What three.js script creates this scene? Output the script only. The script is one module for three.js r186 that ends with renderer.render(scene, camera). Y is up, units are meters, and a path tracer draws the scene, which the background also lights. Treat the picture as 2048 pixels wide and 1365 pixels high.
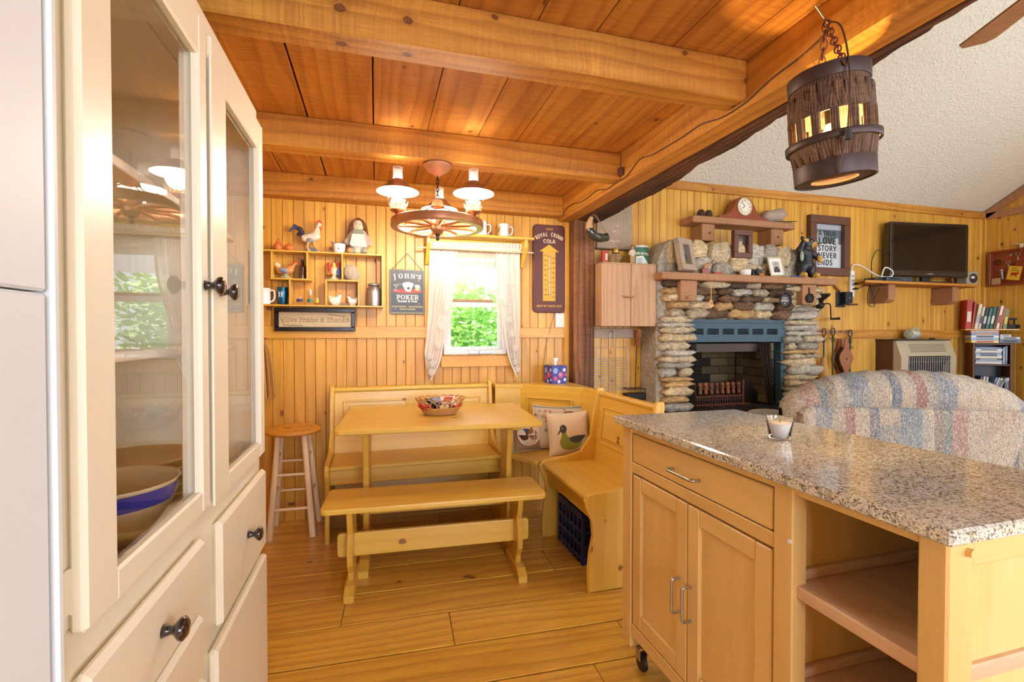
import * as THREE from 'three';
import { mergeGeometries, mergeVertices } from 'three/addons/utils/BufferGeometryUtils.js';
import { MarchingCubes } from 'three/addons/objects/MarchingCubes.js';
import { RectAreaLightUniformsLib } from 'three/addons/lights/RectAreaLightUniformsLib.js';

// ---------------------------------------------------------------- camera, sky, sun, daylight, exposure
const scene = new THREE.Scene();
const renderer = new THREE.WebGLRenderer({ antialias: true });
renderer.toneMapping = THREE.LinearToneMapping;
renderer.toneMappingExposure = 1.3;
renderer.shadowMap.enabled = true;
RectAreaLightUniformsLib.init();

const RAD = Math.PI / 180;
const camera = new THREE.PerspectiveCamera(2 * Math.atan(682.5 / 948) / RAD, 2048 / 1365, 0.05, 200);
camera.position.set(0, 1.2, 0);
camera.rotation.order = 'YXZ';
camera.rotation.set(-0.86 * RAD, -16.0 * RAD, 0);

scene.background = new THREE.Color(0.8, 0.92, 1.0);
scene.backgroundIntensity = 2.6;

const sun = new THREE.DirectionalLight(0xfff4e4, 26);
sun.position.set(2.5, 12, -2.2);
sun.target.position.set(1, 0, -4);
sun.castShadow = true;
Object.assign(sun.shadow.camera, { left: -9, right: 9, top: 9, bottom: -9, near: 0.5, far: 40 });
sun.shadow.mapSize.set(2048, 2048);
sun.shadow.bias = -0.0004;
scene.add(sun, sun.target);

function windowLight(w, h, x, y, z, tx, ty, tz, power, color = 0xdbe9ff) {
  const l = new THREE.RectAreaLight(color, power, w, h);
  l.position.set(x, y, z); l.lookAt(tx, ty, tz); scene.add(l);
}
windowLight(2.2, 1.7, 3.7, 1.35, 2.6, 3.7, 1.25, 0, 6.6);            // sliding door behind the camera, living side
windowLight(1.5, 1.1, 0.55, 1.55, 2.6, 0.55, 1.45, 0, 15);         // kitchen window behind the camera
windowLight(1.9, 1.3, 5.82, 1.55, 0.2, 0, 1.45, 0.2, 6.2);           // window in the end wall of the living room

// ---------------------------------------------------------------- helpers
let seedState = 12345;
const rnd = () => { seedState = (seedState * 1664525 + 1013904223) >>> 0; return seedState / 4294967296; };
const rr = (a, b) => a + (b - a) * rnd();
const pick = (a) => a[Math.floor(rnd() * a.length)];
const used = new Map();
function numbered(n) { const k = used.get(n) ?? 0; used.set(n, k + 1); return k ? n + '_' + String(k).padStart(3, '0') : n; }
function shade(m) { m.castShadow = true; m.receiveShadow = true; return m; }
function tag(o, label, category, group) { o.userData.label = label; o.userData.category = category; if (group) o.userData.group = group; return o; }
function thing(name, label, category, [x, y, z] = [0, 0, 0], turn = 0, group) {
  const o = new THREE.Group(); o.name = numbered(name); o.position.set(x, y, z); o.rotation.y = turn; scene.add(o);
  return tag(o, label, category, group);
}
function part(parent, name, geo, mat, label) {
  const m = shade(new THREE.Mesh(geo, mat)); m.name = name; parent.add(m); if (label) m.userData.label = label; return m;
}
const parts = (parent, name, list, m) => list.forEach((g) => part(parent, name, g, m));
function solo(name, label, category, geo, mat, [x, y, z] = [0, 0, 0], turn = 0, group) {
  const m = shade(new THREE.Mesh(geo, mat)); m.name = numbered(name); m.position.set(x, y, z); m.rotation.y = turn; scene.add(m);
  return tag(m, label, category, group);
}
function structure(name) { const o = new THREE.Group(); o.name = name; o.userData.kind = 'structure'; scene.add(o); return o; }
function structMesh(name, geo, mat) { const m = shade(new THREE.Mesh(geo, mat)); m.name = name; m.userData.kind = 'structure'; scene.add(m); return m; }
function copyThing(o, label, [x, y, z], turn = 0) {
  const c = o.clone(); c.name = numbered(o.name.replace(/_\d{3}$/, '')); c.position.set(x, y, z); c.rotation.y = turn; c.userData = { ...o.userData, label }; scene.add(c); return c;
}

// geometry
const merge = (list) => mergeGeometries(list.map((g) => { const n = g.index ? g.toNonIndexed() : g; for (const k of Object.keys(n.attributes)) if (!['position', 'normal', 'uv'].includes(k)) n.deleteAttribute(k); return n; }));
const mv = (g, x = 0, y = 0, z = 0, rx = 0, ry = 0, rz = 0) => g.applyMatrix4(new THREE.Matrix4().compose(new THREE.Vector3(x, y, z), new THREE.Quaternion().setFromEuler(new THREE.Euler(rx, ry, rz)), new THREE.Vector3(1, 1, 1)));
const sc = (g, x, y, z) => { g.scale(x, y, z); return g; };
function fromTris(tris) {
  const g = new THREE.BufferGeometry(); g.setAttribute('position', new THREE.Float32BufferAttribute(tris, 3)); g.computeVertexNormals();
  g.setAttribute('uv', new THREE.Float32BufferAttribute(new Float32Array(tris.length / 3 * 2), 2)); return g;
}
function cbox(w, h, d, c = 0.003) {                                  // box with chamfered edges, 44 triangles
  const H = [w / 2, h / 2, d / 2]; c = Math.min(c, H[0] * 0.9, H[1] * 0.9, H[2] * 0.9);
  const P = (a, s) => { const q = [0, 0, 0]; for (let i = 0; i < 3; i++) q[i] = s[i] * (i === a ? H[i] : H[i] - c); return q; }, t = [];
  const tri = (a, b, e) => {
    const n = new THREE.Vector3().subVectors(new THREE.Vector3(...b), new THREE.Vector3(...a)).cross(new THREE.Vector3().subVectors(new THREE.Vector3(...e), new THREE.Vector3(...a)));
    const m = (a[0] + b[0] + e[0]) * n.x + (a[1] + b[1] + e[1]) * n.y + (a[2] + b[2] + e[2]) * n.z; t.push(...a, ...(m > 0 ? [...b, ...e] : [...e, ...b]));
  };
  const quad = (a, b, e, f) => { tri(a, b, e); tri(a, e, f); };
  for (let a = 0; a < 3; a++) {
    const b = (a + 1) % 3, e = (a + 2) % 3;
    for (const s of [-1, 1]) {
      const S = (p, q) => { const v = [0, 0, 0]; v[a] = s; v[b] = p; v[e] = q; return v; };
      quad(P(a, S(-1, -1)), P(a, S(1, -1)), P(a, S(1, 1)), P(a, S(-1, 1)));
      for (const u of [-1, 1]) quad(P(a, S(u, -1)), P(a, S(u, 1)), P(b, S(u, 1)), P(b, S(u, -1)));
    }
  }
  for (const x of [-1, 1]) for (const y of [-1, 1]) for (const z of [-1, 1]) tri(P(0, [x, y, z]), P(1, [x, y, z]), P(2, [x, y, z]));
  return fromTris(t);
}
// uv in metres along the grain
function grain(g, axis = 'x', off = true) {
  if (g.index) g = g.toNonIndexed();
  const p = g.attributes.position, n = g.attributes.normal, uv = new Float32Array(p.count * 2), A = 'xyz'.indexOf(axis), ou = off ? rr(0, 9) : 0, ov = off ? rr(0, 9) : 0;
  const a = new THREE.Vector3(), b = new THREE.Vector3(), c = new THREE.Vector3();
  for (let i = 0; i < p.count; i += 3) {
    a.fromBufferAttribute(p, i); b.fromBufferAttribute(p, i + 1); c.fromBufferAttribute(p, i + 2);
    const nn = b.clone().sub(a).cross(c.clone().sub(a)), m = [Math.abs(nn.x), Math.abs(nn.y), Math.abs(nn.z)];
    const N = m[0] >= m[1] && m[0] >= m[2] ? 0 : m[1] >= m[2] ? 1 : 2, U = N === A ? (A + 1) % 3 : A, Vx = 3 - N - U;
    for (let k = 0; k < 3; k++) { uv[(i + k) * 2] = p.getComponent(i + k, U) + ou; uv[(i + k) * 2 + 1] = p.getComponent(i + k, Vx) + ov; }
  }
  g.setAttribute('uv', new THREE.BufferAttribute(uv, 2)); return g;
}
const wbox = (w, h, d, axis, x = 0, y = 0, z = 0, c = 0.003, rx = 0, ry = 0, rz = 0) => mv(grain(cbox(w, h, d, c), axis), x, y, z, rx, ry, rz);
const bx = (w, h, d, x = 0, y = 0, z = 0, c = 0.002, rx = 0, ry = 0, rz = 0) => mv(cbox(w, h, d, c), x, y, z, rx, ry, rz);
const cyl = (r0, r1, h, x = 0, y = 0, z = 0, seg = 20, rx = 0, rz = 0) => mv(new THREE.CylinderGeometry(r0, r1, h, seg), x, y, z, rx, 0, rz);
const lathe = (pts, seg = 28) => new THREE.LatheGeometry(pts.map((p) => new THREE.Vector2(...p)), seg);
const sph = (r, x = 0, y = 0, z = 0, sx = 1, sy = 1, sz = 1, a = 16, b = 12) => new THREE.SphereGeometry(r, a, b).scale(sx, sy, sz).translate(x, y, z);
const V = (a) => new THREE.Vector3(...a);
const tube = (pts, r, n = 24, rad = 8, closed = false, tension = 0.5) => new THREE.TubeGeometry(new THREE.CatmullRomCurve3(pts.map(V), closed, 'catmullrom', tension), n, r, rad, closed);
function rod(a, b, r0, r1 = r0, seg = 12) {
  const A = V(a), B = V(b), d = B.clone().sub(A), g = new THREE.CylinderGeometry(r1, r0, d.length(), seg);
  g.applyQuaternion(new THREE.Quaternion().setFromUnitVectors(new THREE.Vector3(0, 1, 0), d.clone().normalize())); const m = A.add(B).multiplyScalar(0.5); return g.translate(m.x, m.y, m.z);
}
function ext(pts, depth, bevel = 0.003, holes = [], spline = false) {   // outline in x, y with thickness along z, centred
  const s = new THREE.Shape();
  if (spline) s.setFromPoints(new THREE.CatmullRomCurve3(pts.map((p) => new THREE.Vector3(p[0], p[1], 0)), true, 'catmullrom', 0.5).getPoints(pts.length * 5).map((p) => new THREE.Vector2(p.x, p.y)));
  else s.setFromPoints(pts.map((p) => new THREE.Vector2(...p)));
  for (const h of holes) s.holes.push(new THREE.Path(h.map((p) => new THREE.Vector2(...p))));
  return new THREE.ExtrudeGeometry(s, { depth: depth - 2 * bevel, bevelEnabled: bevel > 0, bevelSize: bevel, bevelOffset: -bevel, bevelThickness: bevel, bevelSegments: 2, curveSegments: 10 }).translate(0, 0, -depth / 2 + bevel);
}
function roundRect(w, h, r, n = 5) {
  const o = []; for (const [sx, sy, a0] of [[1, 1, 0], [-1, 1, 90], [-1, -1, 180], [1, -1, 270]]) for (let i = 0; i <= n; i++) { const a = (a0 + 90 * i / n) * RAD; o.push([sx * (w / 2 - r) + r * Math.cos(a), sy * (h / 2 - r) + r * Math.sin(a)]); } return o;
}
function faceUV(g, w, h, cx = 0, cy = 0) { if (g.index) g = g.toNonIndexed(); const p = g.attributes.position, u = new Float32Array(p.count * 2); for (let i = 0; i < p.count; i++) { u[2 * i] = (p.getX(i) - cx) / w + 0.5; u[2 * i + 1] = (p.getY(i) - cy) / h + 0.5; } g.setAttribute('uv', new THREE.BufferAttribute(u, 2)); return g; }
const printPlate = (pts, w, h, z) => faceUV(new THREE.ShapeGeometry(new THREE.Shape(pts.map((p) => new THREE.Vector2(...p)))), w, h).translate(0, 0, z);
// smooth body from tapered capsules [ax, ay, az, ra, bx, by, bz, rb, colour]
function body(prims, k = 0.01, res = 44) {
  const lo = [9, 9, 9], hi = [-9, -9, -9];
  for (const p of prims) for (const [o, r] of [[0, p[3]], [4, p[7]]]) for (let i = 0; i < 3; i++) { lo[i] = Math.min(lo[i], p[o + i] - r); hi[i] = Math.max(hi[i], p[o + i] + r); }
  const c = lo.map((v, i) => (v + hi[i]) / 2), half = Math.max(...lo.map((v, i) => (hi[i] - v) / 2)) * 1.12 + k;
  const cap = (x, y, z, p) => { const ax = p[0], ay = p[1], az = p[2], dx = p[4] - ax, dy = p[5] - ay, dz = p[6] - az, l = dx * dx + dy * dy + dz * dz || 1e-9; const t = Math.min(1, Math.max(0, ((x - ax) * dx + (y - ay) * dy + (z - az) * dz) / l)); return Math.hypot(x - ax - dx * t, y - ay - dy * t, z - az - dz * t) - (p[3] + (p[7] - p[3]) * t); };
  const mc = new MarchingCubes(res, new THREE.MeshStandardMaterial(), false, false, 60000); mc.isolation = 0; mc.reset();
  const hs = res / 2;
  for (let iz = 0; iz < res; iz++) for (let iy = 0; iy < res; iy++) for (let ix = 0; ix < res; ix++) {
    const x = c[0] + half * (ix - hs) / hs, y = c[1] + half * (iy - hs) / hs, z = c[2] + half * (iz - hs) / hs; let d = 1e9;
    for (const p of prims) { const e = cap(x, y, z, p); const h = Math.max(k - Math.abs(d - e), 0) / k; d = Math.min(d, e) - (d < 1e8 ? h * h * k * 0.25 : 0); }
    mc.field[iz * res * res + iy * res + ix] = -d;
  }
  mc.update();
  const n = mc.count, pos = new Float32Array(n * 3), nor = new Float32Array(n * 3), col = new Float32Array(n * 3), cc = new THREE.Color();
  for (let i = 0; i < n; i++) {
    const q = [0, 1, 2].map((j) => c[j] + half * mc.positionArray[3 * i + j]); pos.set(q, 3 * i);
    let best = 1e9, b = prims[0]; for (const p of prims) { const e = cap(...q, p); if (e < best) { best = e; b = p; } }
    const e = 1e-4, gx = [0, 1, 2].map((j) => { const a = [...q], o = [...q]; a[j] += e; o[j] -= e; const f = (v) => { let d = 1e9; for (const p of prims) { const s = cap(...v, p); const h = Math.max(k - Math.abs(d - s), 0) / k; d = Math.min(d, s) - (d < 1e8 ? h * h * k * 0.25 : 0); } return d; }; return f(a) - f(o); });
    const L = Math.hypot(...gx) || 1; nor.set(gx.map((v) => v / L), 3 * i);
    cc.set(b[8] ?? '#ffffff'); col.set([cc.r, cc.g, cc.b], 3 * i);
  }
  const t = []; for (let i = 0; i < n; i += 3) { const f = (j, kk) => pos[3 * (i + j) + kk]; const ux = f(1, 0) - f(0, 0), uy = f(1, 1) - f(0, 1), uz = f(1, 2) - f(0, 2), vx = f(2, 0) - f(0, 0), vy = f(2, 1) - f(0, 1), vz = f(2, 2) - f(0, 2); const d = (uy * vz - uz * vy) * nor[3 * i] + (uz * vx - ux * vz) * nor[3 * i + 1] + (ux * vy - uy * vx) * nor[3 * i + 2]; t.push(i, ...(d >= 0 ? [i + 1, i + 2] : [i + 2, i + 1])); }
  const g = new THREE.BufferGeometry(); g.setAttribute('position', new THREE.BufferAttribute(pos, 3)); g.setAttribute('normal', new THREE.BufferAttribute(nor, 3)); g.setAttribute('color', new THREE.BufferAttribute(col, 3)); g.setIndex(t); return g;
}

// ---------------------------------------------------------------- textures and materials
const LAT = new Float32Array(256 * 256); { let s = 77; for (let i = 0; i < LAT.length; i++) { s = (s * 1664525 + 1013904223) >>> 0; LAT[i] = s / 4294967296; } }
function vn(x, y) { const xi = Math.floor(x), yi = Math.floor(y), fx = x - xi, fy = y - yi, u = fx * fx * (3 - 2 * fx), v = fy * fy * (3 - 2 * fy), g = (a, b) => LAT[((b & 255) << 8) | (a & 255)]; return (g(xi, yi) * (1 - u) + g(xi + 1, yi) * u) * (1 - v) + (g(xi, yi + 1) * (1 - u) + g(xi + 1, yi + 1) * u) * v; }
const fbm = (x, y) => 0.55 * vn(x, y) + 0.28 * vn(x * 2.1 + 7, y * 2.1 + 3) + 0.17 * vn(x * 4.3 + 1, y * 4.3 + 9);
const hex = (h) => [(h >> 16) & 255, (h >> 8) & 255, h & 255];
function dataTex(w, h, fn, srgb = true, wrap = THREE.MirroredRepeatWrapping) {
  const d = new Uint8Array(w * h * 4); for (let y = 0, i = 0; y < h; y++) for (let x = 0; x < w; x++, i += 4) { const c = fn(x / w, y / h); d[i] = Math.max(0, Math.min(255, c[0])); d[i + 1] = Math.max(0, Math.min(255, c[1])); d[i + 2] = Math.max(0, Math.min(255, c[2])); d[i + 3] = 255; }
  const t = new THREE.DataTexture(d, w, h); t.wrapS = t.wrapT = wrap; t.magFilter = THREE.LinearFilter; t.minFilter = THREE.LinearFilter; if (srgb) t.colorSpace = THREE.SRGBColorSpace; t.needsUpdate = true; return t;
}
// sawn softwood: L metres along the grain (u), B metres across (v)
function woodTex(seed, light, dark, { L = 1.6, B = 0.5, rings = 55, knots = 6, contrast = 0.55, fibre = 0.3, saw = 0, patch = 0.3, w = 1024, h = 512, knot = 0x5a2c12 } = {}) {
  let s = seed * 9973 + 5; const r = () => { s = (s * 1664525 + 1013904223) >>> 0; return s / 4294967296; };
  const K = Array.from({ length: knots }, () => ({ x: r() * L, y: r() * B, a: 0.006 + r() * 0.009 })), c0 = hex(light), c1 = hex(dark), ck = hex(knot), ox = seed * 13.7;
  return dataTex(w, h, (u, v) => {
    const x = u * L, y = v * B; let yy = y + 0.03 * (fbm(x * 1.1 + ox, y * 5) - 0.5), core = 0, halo = 0;
    for (const q of K) { const dx = (x - q.x) / (q.a * 5.5), dy = (y - q.y) / (q.a * 2.6), g = Math.exp(-(dx * dx + dy * dy)); yy += Math.sign(y - q.y) * q.a * 1.2 * g * (1 - Math.exp(-Math.abs(y - q.y) / q.a * 2)); const d = Math.hypot((x - q.x) / 1.35, y - q.y) / q.a + 0.35 * (vn(x * 160 + ox, y * 160) - 0.5); core = Math.max(core, d < 1 ? 0.75 + 0.25 * Math.sin(d * 12) : 0); halo = Math.max(halo, Math.exp(-Math.max(0, d - 1) * 1.1) * 0.55); }
    const ph = yy * rings + 2.2 * fbm(x * 0.45 + ox + 3, y * 3.2) * 2; let ring = ph - Math.floor(ph); ring = ring < 0.82 ? Math.pow(ring / 0.82, 2.2) : (1 - ring) / 0.18;
    const fib = vn(x * 22 + ox, y * 620) * 0.6 + vn(x * 60, y * 1500 + ox) * 0.4;
    let m = contrast * ring + fibre * (fib - 0.35) + patch * (fbm(x * 2.2 + ox + 5, y * 9) - 0.45) + 0.42 * halo;
    if (saw) m += saw * (vn(x * 190 + 14 * fbm(x * 3, y * 7 + ox), y * 9) - 0.5) * (0.3 + 1.4 * vn(x * 5 + ox, y * 11));
    m = Math.max(-0.25, Math.min(1.25, m)); const k = core * 0.85;
    return [0, 1, 2].map((i) => (c0[i] + (c1[i] - c0[i]) * m) * (1 - k) + ck[i] * k);
  });
}
function useTex(t, L, B) { t.repeat.set(1 / L, 1 / B); return t; }
function woodMat(seed, light, dark, o = {}, rough = 0.5, extra = {}) {
  const L = o.L ?? 1.6, B = o.B ?? 0.5, map = useTex(woodTex(seed, light, dark, o), L, B);
  return new THREE.MeshPhysicalMaterial({ map, roughness: rough, bumpMap: extra.bump ? map : null, bumpScale: extra.bump ?? 0, clearcoat: extra.coat ?? 0, clearcoatRoughness: extra.coatRough ?? 0.3 });
}
const mat = (color, roughness = 0.6, metalness = 0, o = {}) => new THREE.MeshPhysicalMaterial({ color, roughness, metalness, ...o });
function canvasMap(w, h, draw) { const c = document.createElement('canvas'); c.width = w; c.height = h; const x = c.getContext('2d'); draw(x, w, h); const t = new THREE.CanvasTexture(c); t.colorSpace = THREE.SRGBColorSpace; t.magFilter = THREE.LinearFilter; return t; }
const printed = (w, h, draw, rough = 0.5) => new THREE.MeshPhysicalMaterial({ map: canvasMap(w, h, draw), roughness: rough });
const painted = (rough = 0.5, o = {}) => new THREE.MeshPhysicalMaterial({ vertexColors: true, roughness: rough, ...o });

const M = {
  wall: woodMat(1, 0xe0ab42, 0xb67a20, { contrast: 0.34, knots: 11, rings: 12, patch: 0.5, L: 2.4, B: 0.6 }, 0.42, { coat: 0.25 }),
  wallB: woodMat(2, 0xd8a23e, 0xae721e, { contrast: 0.36, knots: 13, rings: 11, patch: 0.5, L: 2.4, B: 0.6 }, 0.42, { coat: 0.25 }),
  ceil: woodMat(3, 0xd0913f, 0x98591c, { contrast: 0.4, knots: 7, rings: 15, saw: 0.3, patch: 0.8, fibre: 0.45, L: 2, B: 0.7 }, 0.6, { bump: 0.0012 }),
  beam: woodMat(4, 0xcb8d34, 0x8e5216, { contrast: 0.42, knots: 9, rings: 18, saw: 0.28, patch: 0.8, fibre: 0.45, L: 2, B: 0.5 }, 0.6, { bump: 0.0012 }),
  floor: woodMat(5, 0xe0b046, 0x98621e, { contrast: 0.34, knots: 8, rings: 18, fibre: 0.5, patch: 0.5, L: 2.4, B: 0.7 }, 0.28, { coat: 0.5, coatRough: 0.2 }),
  pine: woodMat(6, 0xe8bf50, 0xcd9a30, { contrast: 0.26, knots: 5, rings: 14, L: 2, B: 0.6 }, 0.34, { coat: 0.35 }),
  pineB: woodMat(7, 0xe0b446, 0xc08c2a, { contrast: 0.3, knots: 4, rings: 15, L: 2, B: 0.6 }, 0.34, { coat: 0.35 }),
  maple: woodMat(8, 0xe4c07c, 0xcb9e4e, { contrast: 0.16, knots: 0, rings: 9, fibre: 0.3, patch: 0.5, L: 1.6, B: 0.5 }, 0.45),
  mapleRaw: woodMat(9, 0xd9b893, 0xb58a62, { contrast: 0.22, knots: 0, rings: 12, patch: 0.5, L: 1.6, B: 0.5 }, 0.55),
  barn: woodMat(10, 0xc79f78, 0x96704f, { contrast: 0.35, knots: 3, rings: 22, fibre: 0.5, L: 1.4, B: 0.5 }, 0.7, { bump: 0.001 }),
  rough: woodMat(11, 0x8d5c36, 0x3d2210, { contrast: 0.5, knots: 3, rings: 22, fibre: 0.7, saw: 0.2, patch: 1.1, L: 1.6, B: 0.5 }, 0.75, { bump: 0.002 }),
  cedar: woodMat(12, 0xb4845a, 0x7d5335, { contrast: 0.45, knots: 3, rings: 60, fibre: 0.5, saw: 0.3, L: 1.6, B: 0.5 }, 0.7, { bump: 0.001 }),
  grey: woodMat(13, 0xb9a48e, 0x857260, { contrast: 0.5, knots: 2, rings: 70, fibre: 0.6, L: 1.4, B: 0.5 }, 0.75, { bump: 0.001 }),
  dark: woodMat(14, 0x6b4128, 0x3a2114, { contrast: 0.4, knots: 0, rings: 50, L: 1.2, B: 0.4, w: 512, h: 256 }, 0.5),
  red: woodMat(15, 0x9a4426, 0x5f2211, { contrast: 0.35, knots: 0, rings: 40, L: 1, B: 0.4, w: 512, h: 256 }, 0.3, { coat: 0.5 }),
  hub: woodMat(16, 0x77583c, 0x32221a, { contrast: 0.7, knots: 0, rings: 140, fibre: 0.9, saw: 0.3, patch: 0.8, L: 0.8, B: 0.3 }, 0.85, { bump: 0.003 }),
  aspen: woodMat(17, 0xecd6ae, 0xd3b283, { contrast: 0.3, knots: 3, rings: 40, fibre: 0.4, L: 1, B: 0.3, w: 512, h: 256 }, 0.6),
  bark: woodMat(18, 0x6e4426, 0x24120a, { contrast: 0.6, knots: 3, rings: 30, fibre: 0.9, patch: 1.4, L: 1, B: 0.4 }, 0.9, { bump: 0.006 }),
  gap: mat(0x3a2110, 0.9),
  cream: mat(0xe8dcbf, 0.38, 0, { clearcoat: 0.3, clearcoatRoughness: 0.3 }),
  creamIn: mat(0xe8dcbf, 0.5),
  whitePaint: mat(0xdcdedb, 0.5),
  knob: mat(0x231512, 0.12, 0, { clearcoat: 1, clearcoatRoughness: 0.08 }),
  glass: new THREE.MeshPhysicalMaterial({ color: 0xffffff, roughness: 0, transmission: 1, thickness: 0, ior: 1.5 }),
  solidGlass: new THREE.MeshPhysicalMaterial({ color: 0xffffff, roughness: 0.02, transmission: 1, thickness: 0.01, ior: 1.45 }),
  iron: mat(0x2a2624, 0.55, 0.6),
  black: mat(0x16171a, 0.4),
  rust: mat(0x6b3a26, 0.85, 0.2),
  steel: mat(0xb4b2ae, 0.32, 0.95),
  zinc: mat(0xa9a9a6, 0.4, 0.85),
  copper: mat(0xc08a64, 0.3, 0.85),
  brass: mat(0xa98b4e, 0.35, 0.9),
  white: mat(0xf0eee8, 0.5),
  china: mat(0xf3efe6, 0.2, 0, { clearcoat: 0.6 }),
  mortar: null, stucco: null,
};
{
  const st = dataTex(512, 512, (u, v) => { const a = fbm(u * 90, v * 90) * 255; return [a, a, a]; }, false); st.repeat.set(1.2, 1.2);
  M.stucco = new THREE.MeshStandardMaterial({ color: 0xe2e0d0, roughness: 0.95, bumpMap: st, bumpScale: 0.006 });
  const mt = dataTex(512, 512, (u, v) => { const a = fbm(u * 40, v * 40), b = vn(u * 220, v * 220); return [120 + 70 * a + 25 * b, 112 + 66 * a + 25 * b, 100 + 58 * a + 22 * b]; }); mt.repeat.set(1.6, 1.6);
  M.mortar = new THREE.MeshStandardMaterial({ map: mt, roughness: 0.95, bumpMap: mt, bumpScale: 0.006 });
}

// ---------------------------------------------------------------- the setting
const ZW = -3.297, XR = 5.9, XL = -0.95, ZB = 2.7, EAVE = 2.43, RIDGE = -0.3, SLOPE = 0.6, YC = 2.195;
const roofY = (z) => EAVE + SLOPE * (z < RIDGE ? z - ZW : (ZW - RIDGE) * -1 - (z - RIDGE));
function wp(parent, name, geo, m, label) { parent.updateMatrixWorld(true); geo.applyMatrix4(parent.matrixWorld.clone().invert()); return part(parent, name, geo, m, label); }
const wps = (parent, name, list, m) => list.forEach((g) => wp(parent, name, g, m));
const wb = (x0, x1, y0, y1, z0, z1, c = 0.002) => bx(x1 - x0, y1 - y0, z1 - z0, (x0 + x1) / 2, (y0 + y1) / 2, (z0 + z1) / 2, c);
const ww = (axis, x0, x1, y0, y1, z0, z1, c = 0.003) => wbox(x1 - x0, y1 - y0, z1 - z0, axis, (x0 + x1) / 2, (y0 + y1) / 2, (z0 + z1) / 2, c);

{ // floor: wide boards running along the back wall, a little out of square with it
  const f = structure('floor'); f.rotation.y = -2.4 * RAD; f.position.set(0.2, 0, -2.1);
  wp(f, 'subfloor', wb(-1.5, 6.6, -0.12, -0.03, -3.9, 3.4), M.gap);
  const seams = [-3.7, -3.45, -3.2, -2.968, -2.74, -2.5, -2.265, -2.03, -1.805, -1.585]; for (let z = -1.36; z < 3.2; z += 0.225) seams.push(z);
  for (let i = 0; i + 1 < seams.length; i++) {
    const cuts = [-1.5]; let x = i === 7 ? 0.30 : -1.5 + rr(1.2, 2.6); while (x < 6.2) { cuts.push(x); x += rr(2.2, 3.2); } cuts.push(6.6);
    for (let k = 0; k + 1 < cuts.length; k++) { const g = ww('x', cuts[k] + 0.001, cuts[k + 1] - 0.001, -0.03, rr(-0.0008, 0.0008), seams[i] + 0.0035, seams[i + 1] - 0.0035, 0.003); g.translate(-0.2, 0, 2.1); part(f, 'floor_plank', g, M.floor); }
  }
}
{ // back wall of tongue-and-groove boards, with the window and the firebox cut through
  const w = structure('wall_back'), W0 = 0.45, W1 = 0.9, Wb = 1.055, Wt = 1.735, zc = ZW - 0.012, zo = ZW - 0.14;
  wp(w, 'wall_core', merge([wb(XL - 0.1, W0, 0, EAVE, zo, zc), wb(W0, W1, 0, Wb, zo, zc), wb(W0, W1, Wt, EAVE, zo, zc), wb(W1, 2.2, 0, EAVE, zo, zc), wb(2.2, 3.2, 1.32, EAVE, zo, zc), wb(2.2, 3.2, 0, 0.55, zo, zc), wb(3.2, XR + 0.1, 0, EAVE, zo, zc)]), M.gap);
  const bw = 0.0635;
  for (let i = 0, x = XL; x < XR; i++, x += bw) {
    const x1 = Math.min(x + bw, XR), inWin = x1 > W0 && x < W1, inFire = x > 2.12 && x1 < 3.38, m = rnd() < 0.5 ? M.wall : M.wallB;
    const add = (a, b) => { if (b - a > 0.02) wp(w, 'board', ww('y', x + 0.0008, x1 - 0.0008, a, b, zc, ZW, 0.003), m); };
    if (!inFire) add(0, inWin ? Wb : 1.205);
    add(inFire ? 1.75 : inWin ? Wt : 1.207, EAVE);
  }
}
const gable = (z0, z1, y0) => [[z0, y0], [z1, y0], [z1, roofY(z1) - 0.0], [RIDGE, roofY(RIDGE)], [z0, roofY(z0)]];
{ // end wall of the living room
  const w = structure('wall_right');
  wp(w, 'wall_core', mv(ext(gable(ZW - 0.14, ZB + 0.1, 0), 0.1, 0, [[[-0.75, 0.9], [1.15, 0.9], [1.15, 2.2], [-0.75, 2.2]]]), XR + 0.063, 0, 0, 0, -Math.PI / 2, 0), M.gap);
  for (let z = ZW; z < 2.69; z += 0.065) { const z1 = Math.min(z + 0.065, ZB), win = z1 > -0.75 && z < 1.15, m = rnd() < 0.5 ? M.wall : M.wallB, top = roofY((z + z1) / 2) + 0.02; for (const [a, b] of win ? [[0, 0.9], [2.2, top]] : [[0, 1.207], [1.209, top]]) wp(w, 'board', ww('y', XR, XR + 0.012, a, b, z + 0.0006, z1 - 0.0006, 0.0022), m); }
}
{ const w = structure('wall_left');
  wp(w, 'wall_core', mv(ext(gable(ZW - 0.14, ZB + 0.1, 0), 0.1, 0), XL - 0.063, 0, 0, 0, -Math.PI / 2, 0), M.gap);
  for (let z = ZW; z < 2.69; z += 0.065) wp(w, 'board', ww('y', XL - 0.012, XL, 0, YC, z + 0.0006, z + 0.0644, 0.0022), rnd() < 0.5 ? M.wall : M.wallB);
}
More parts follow.
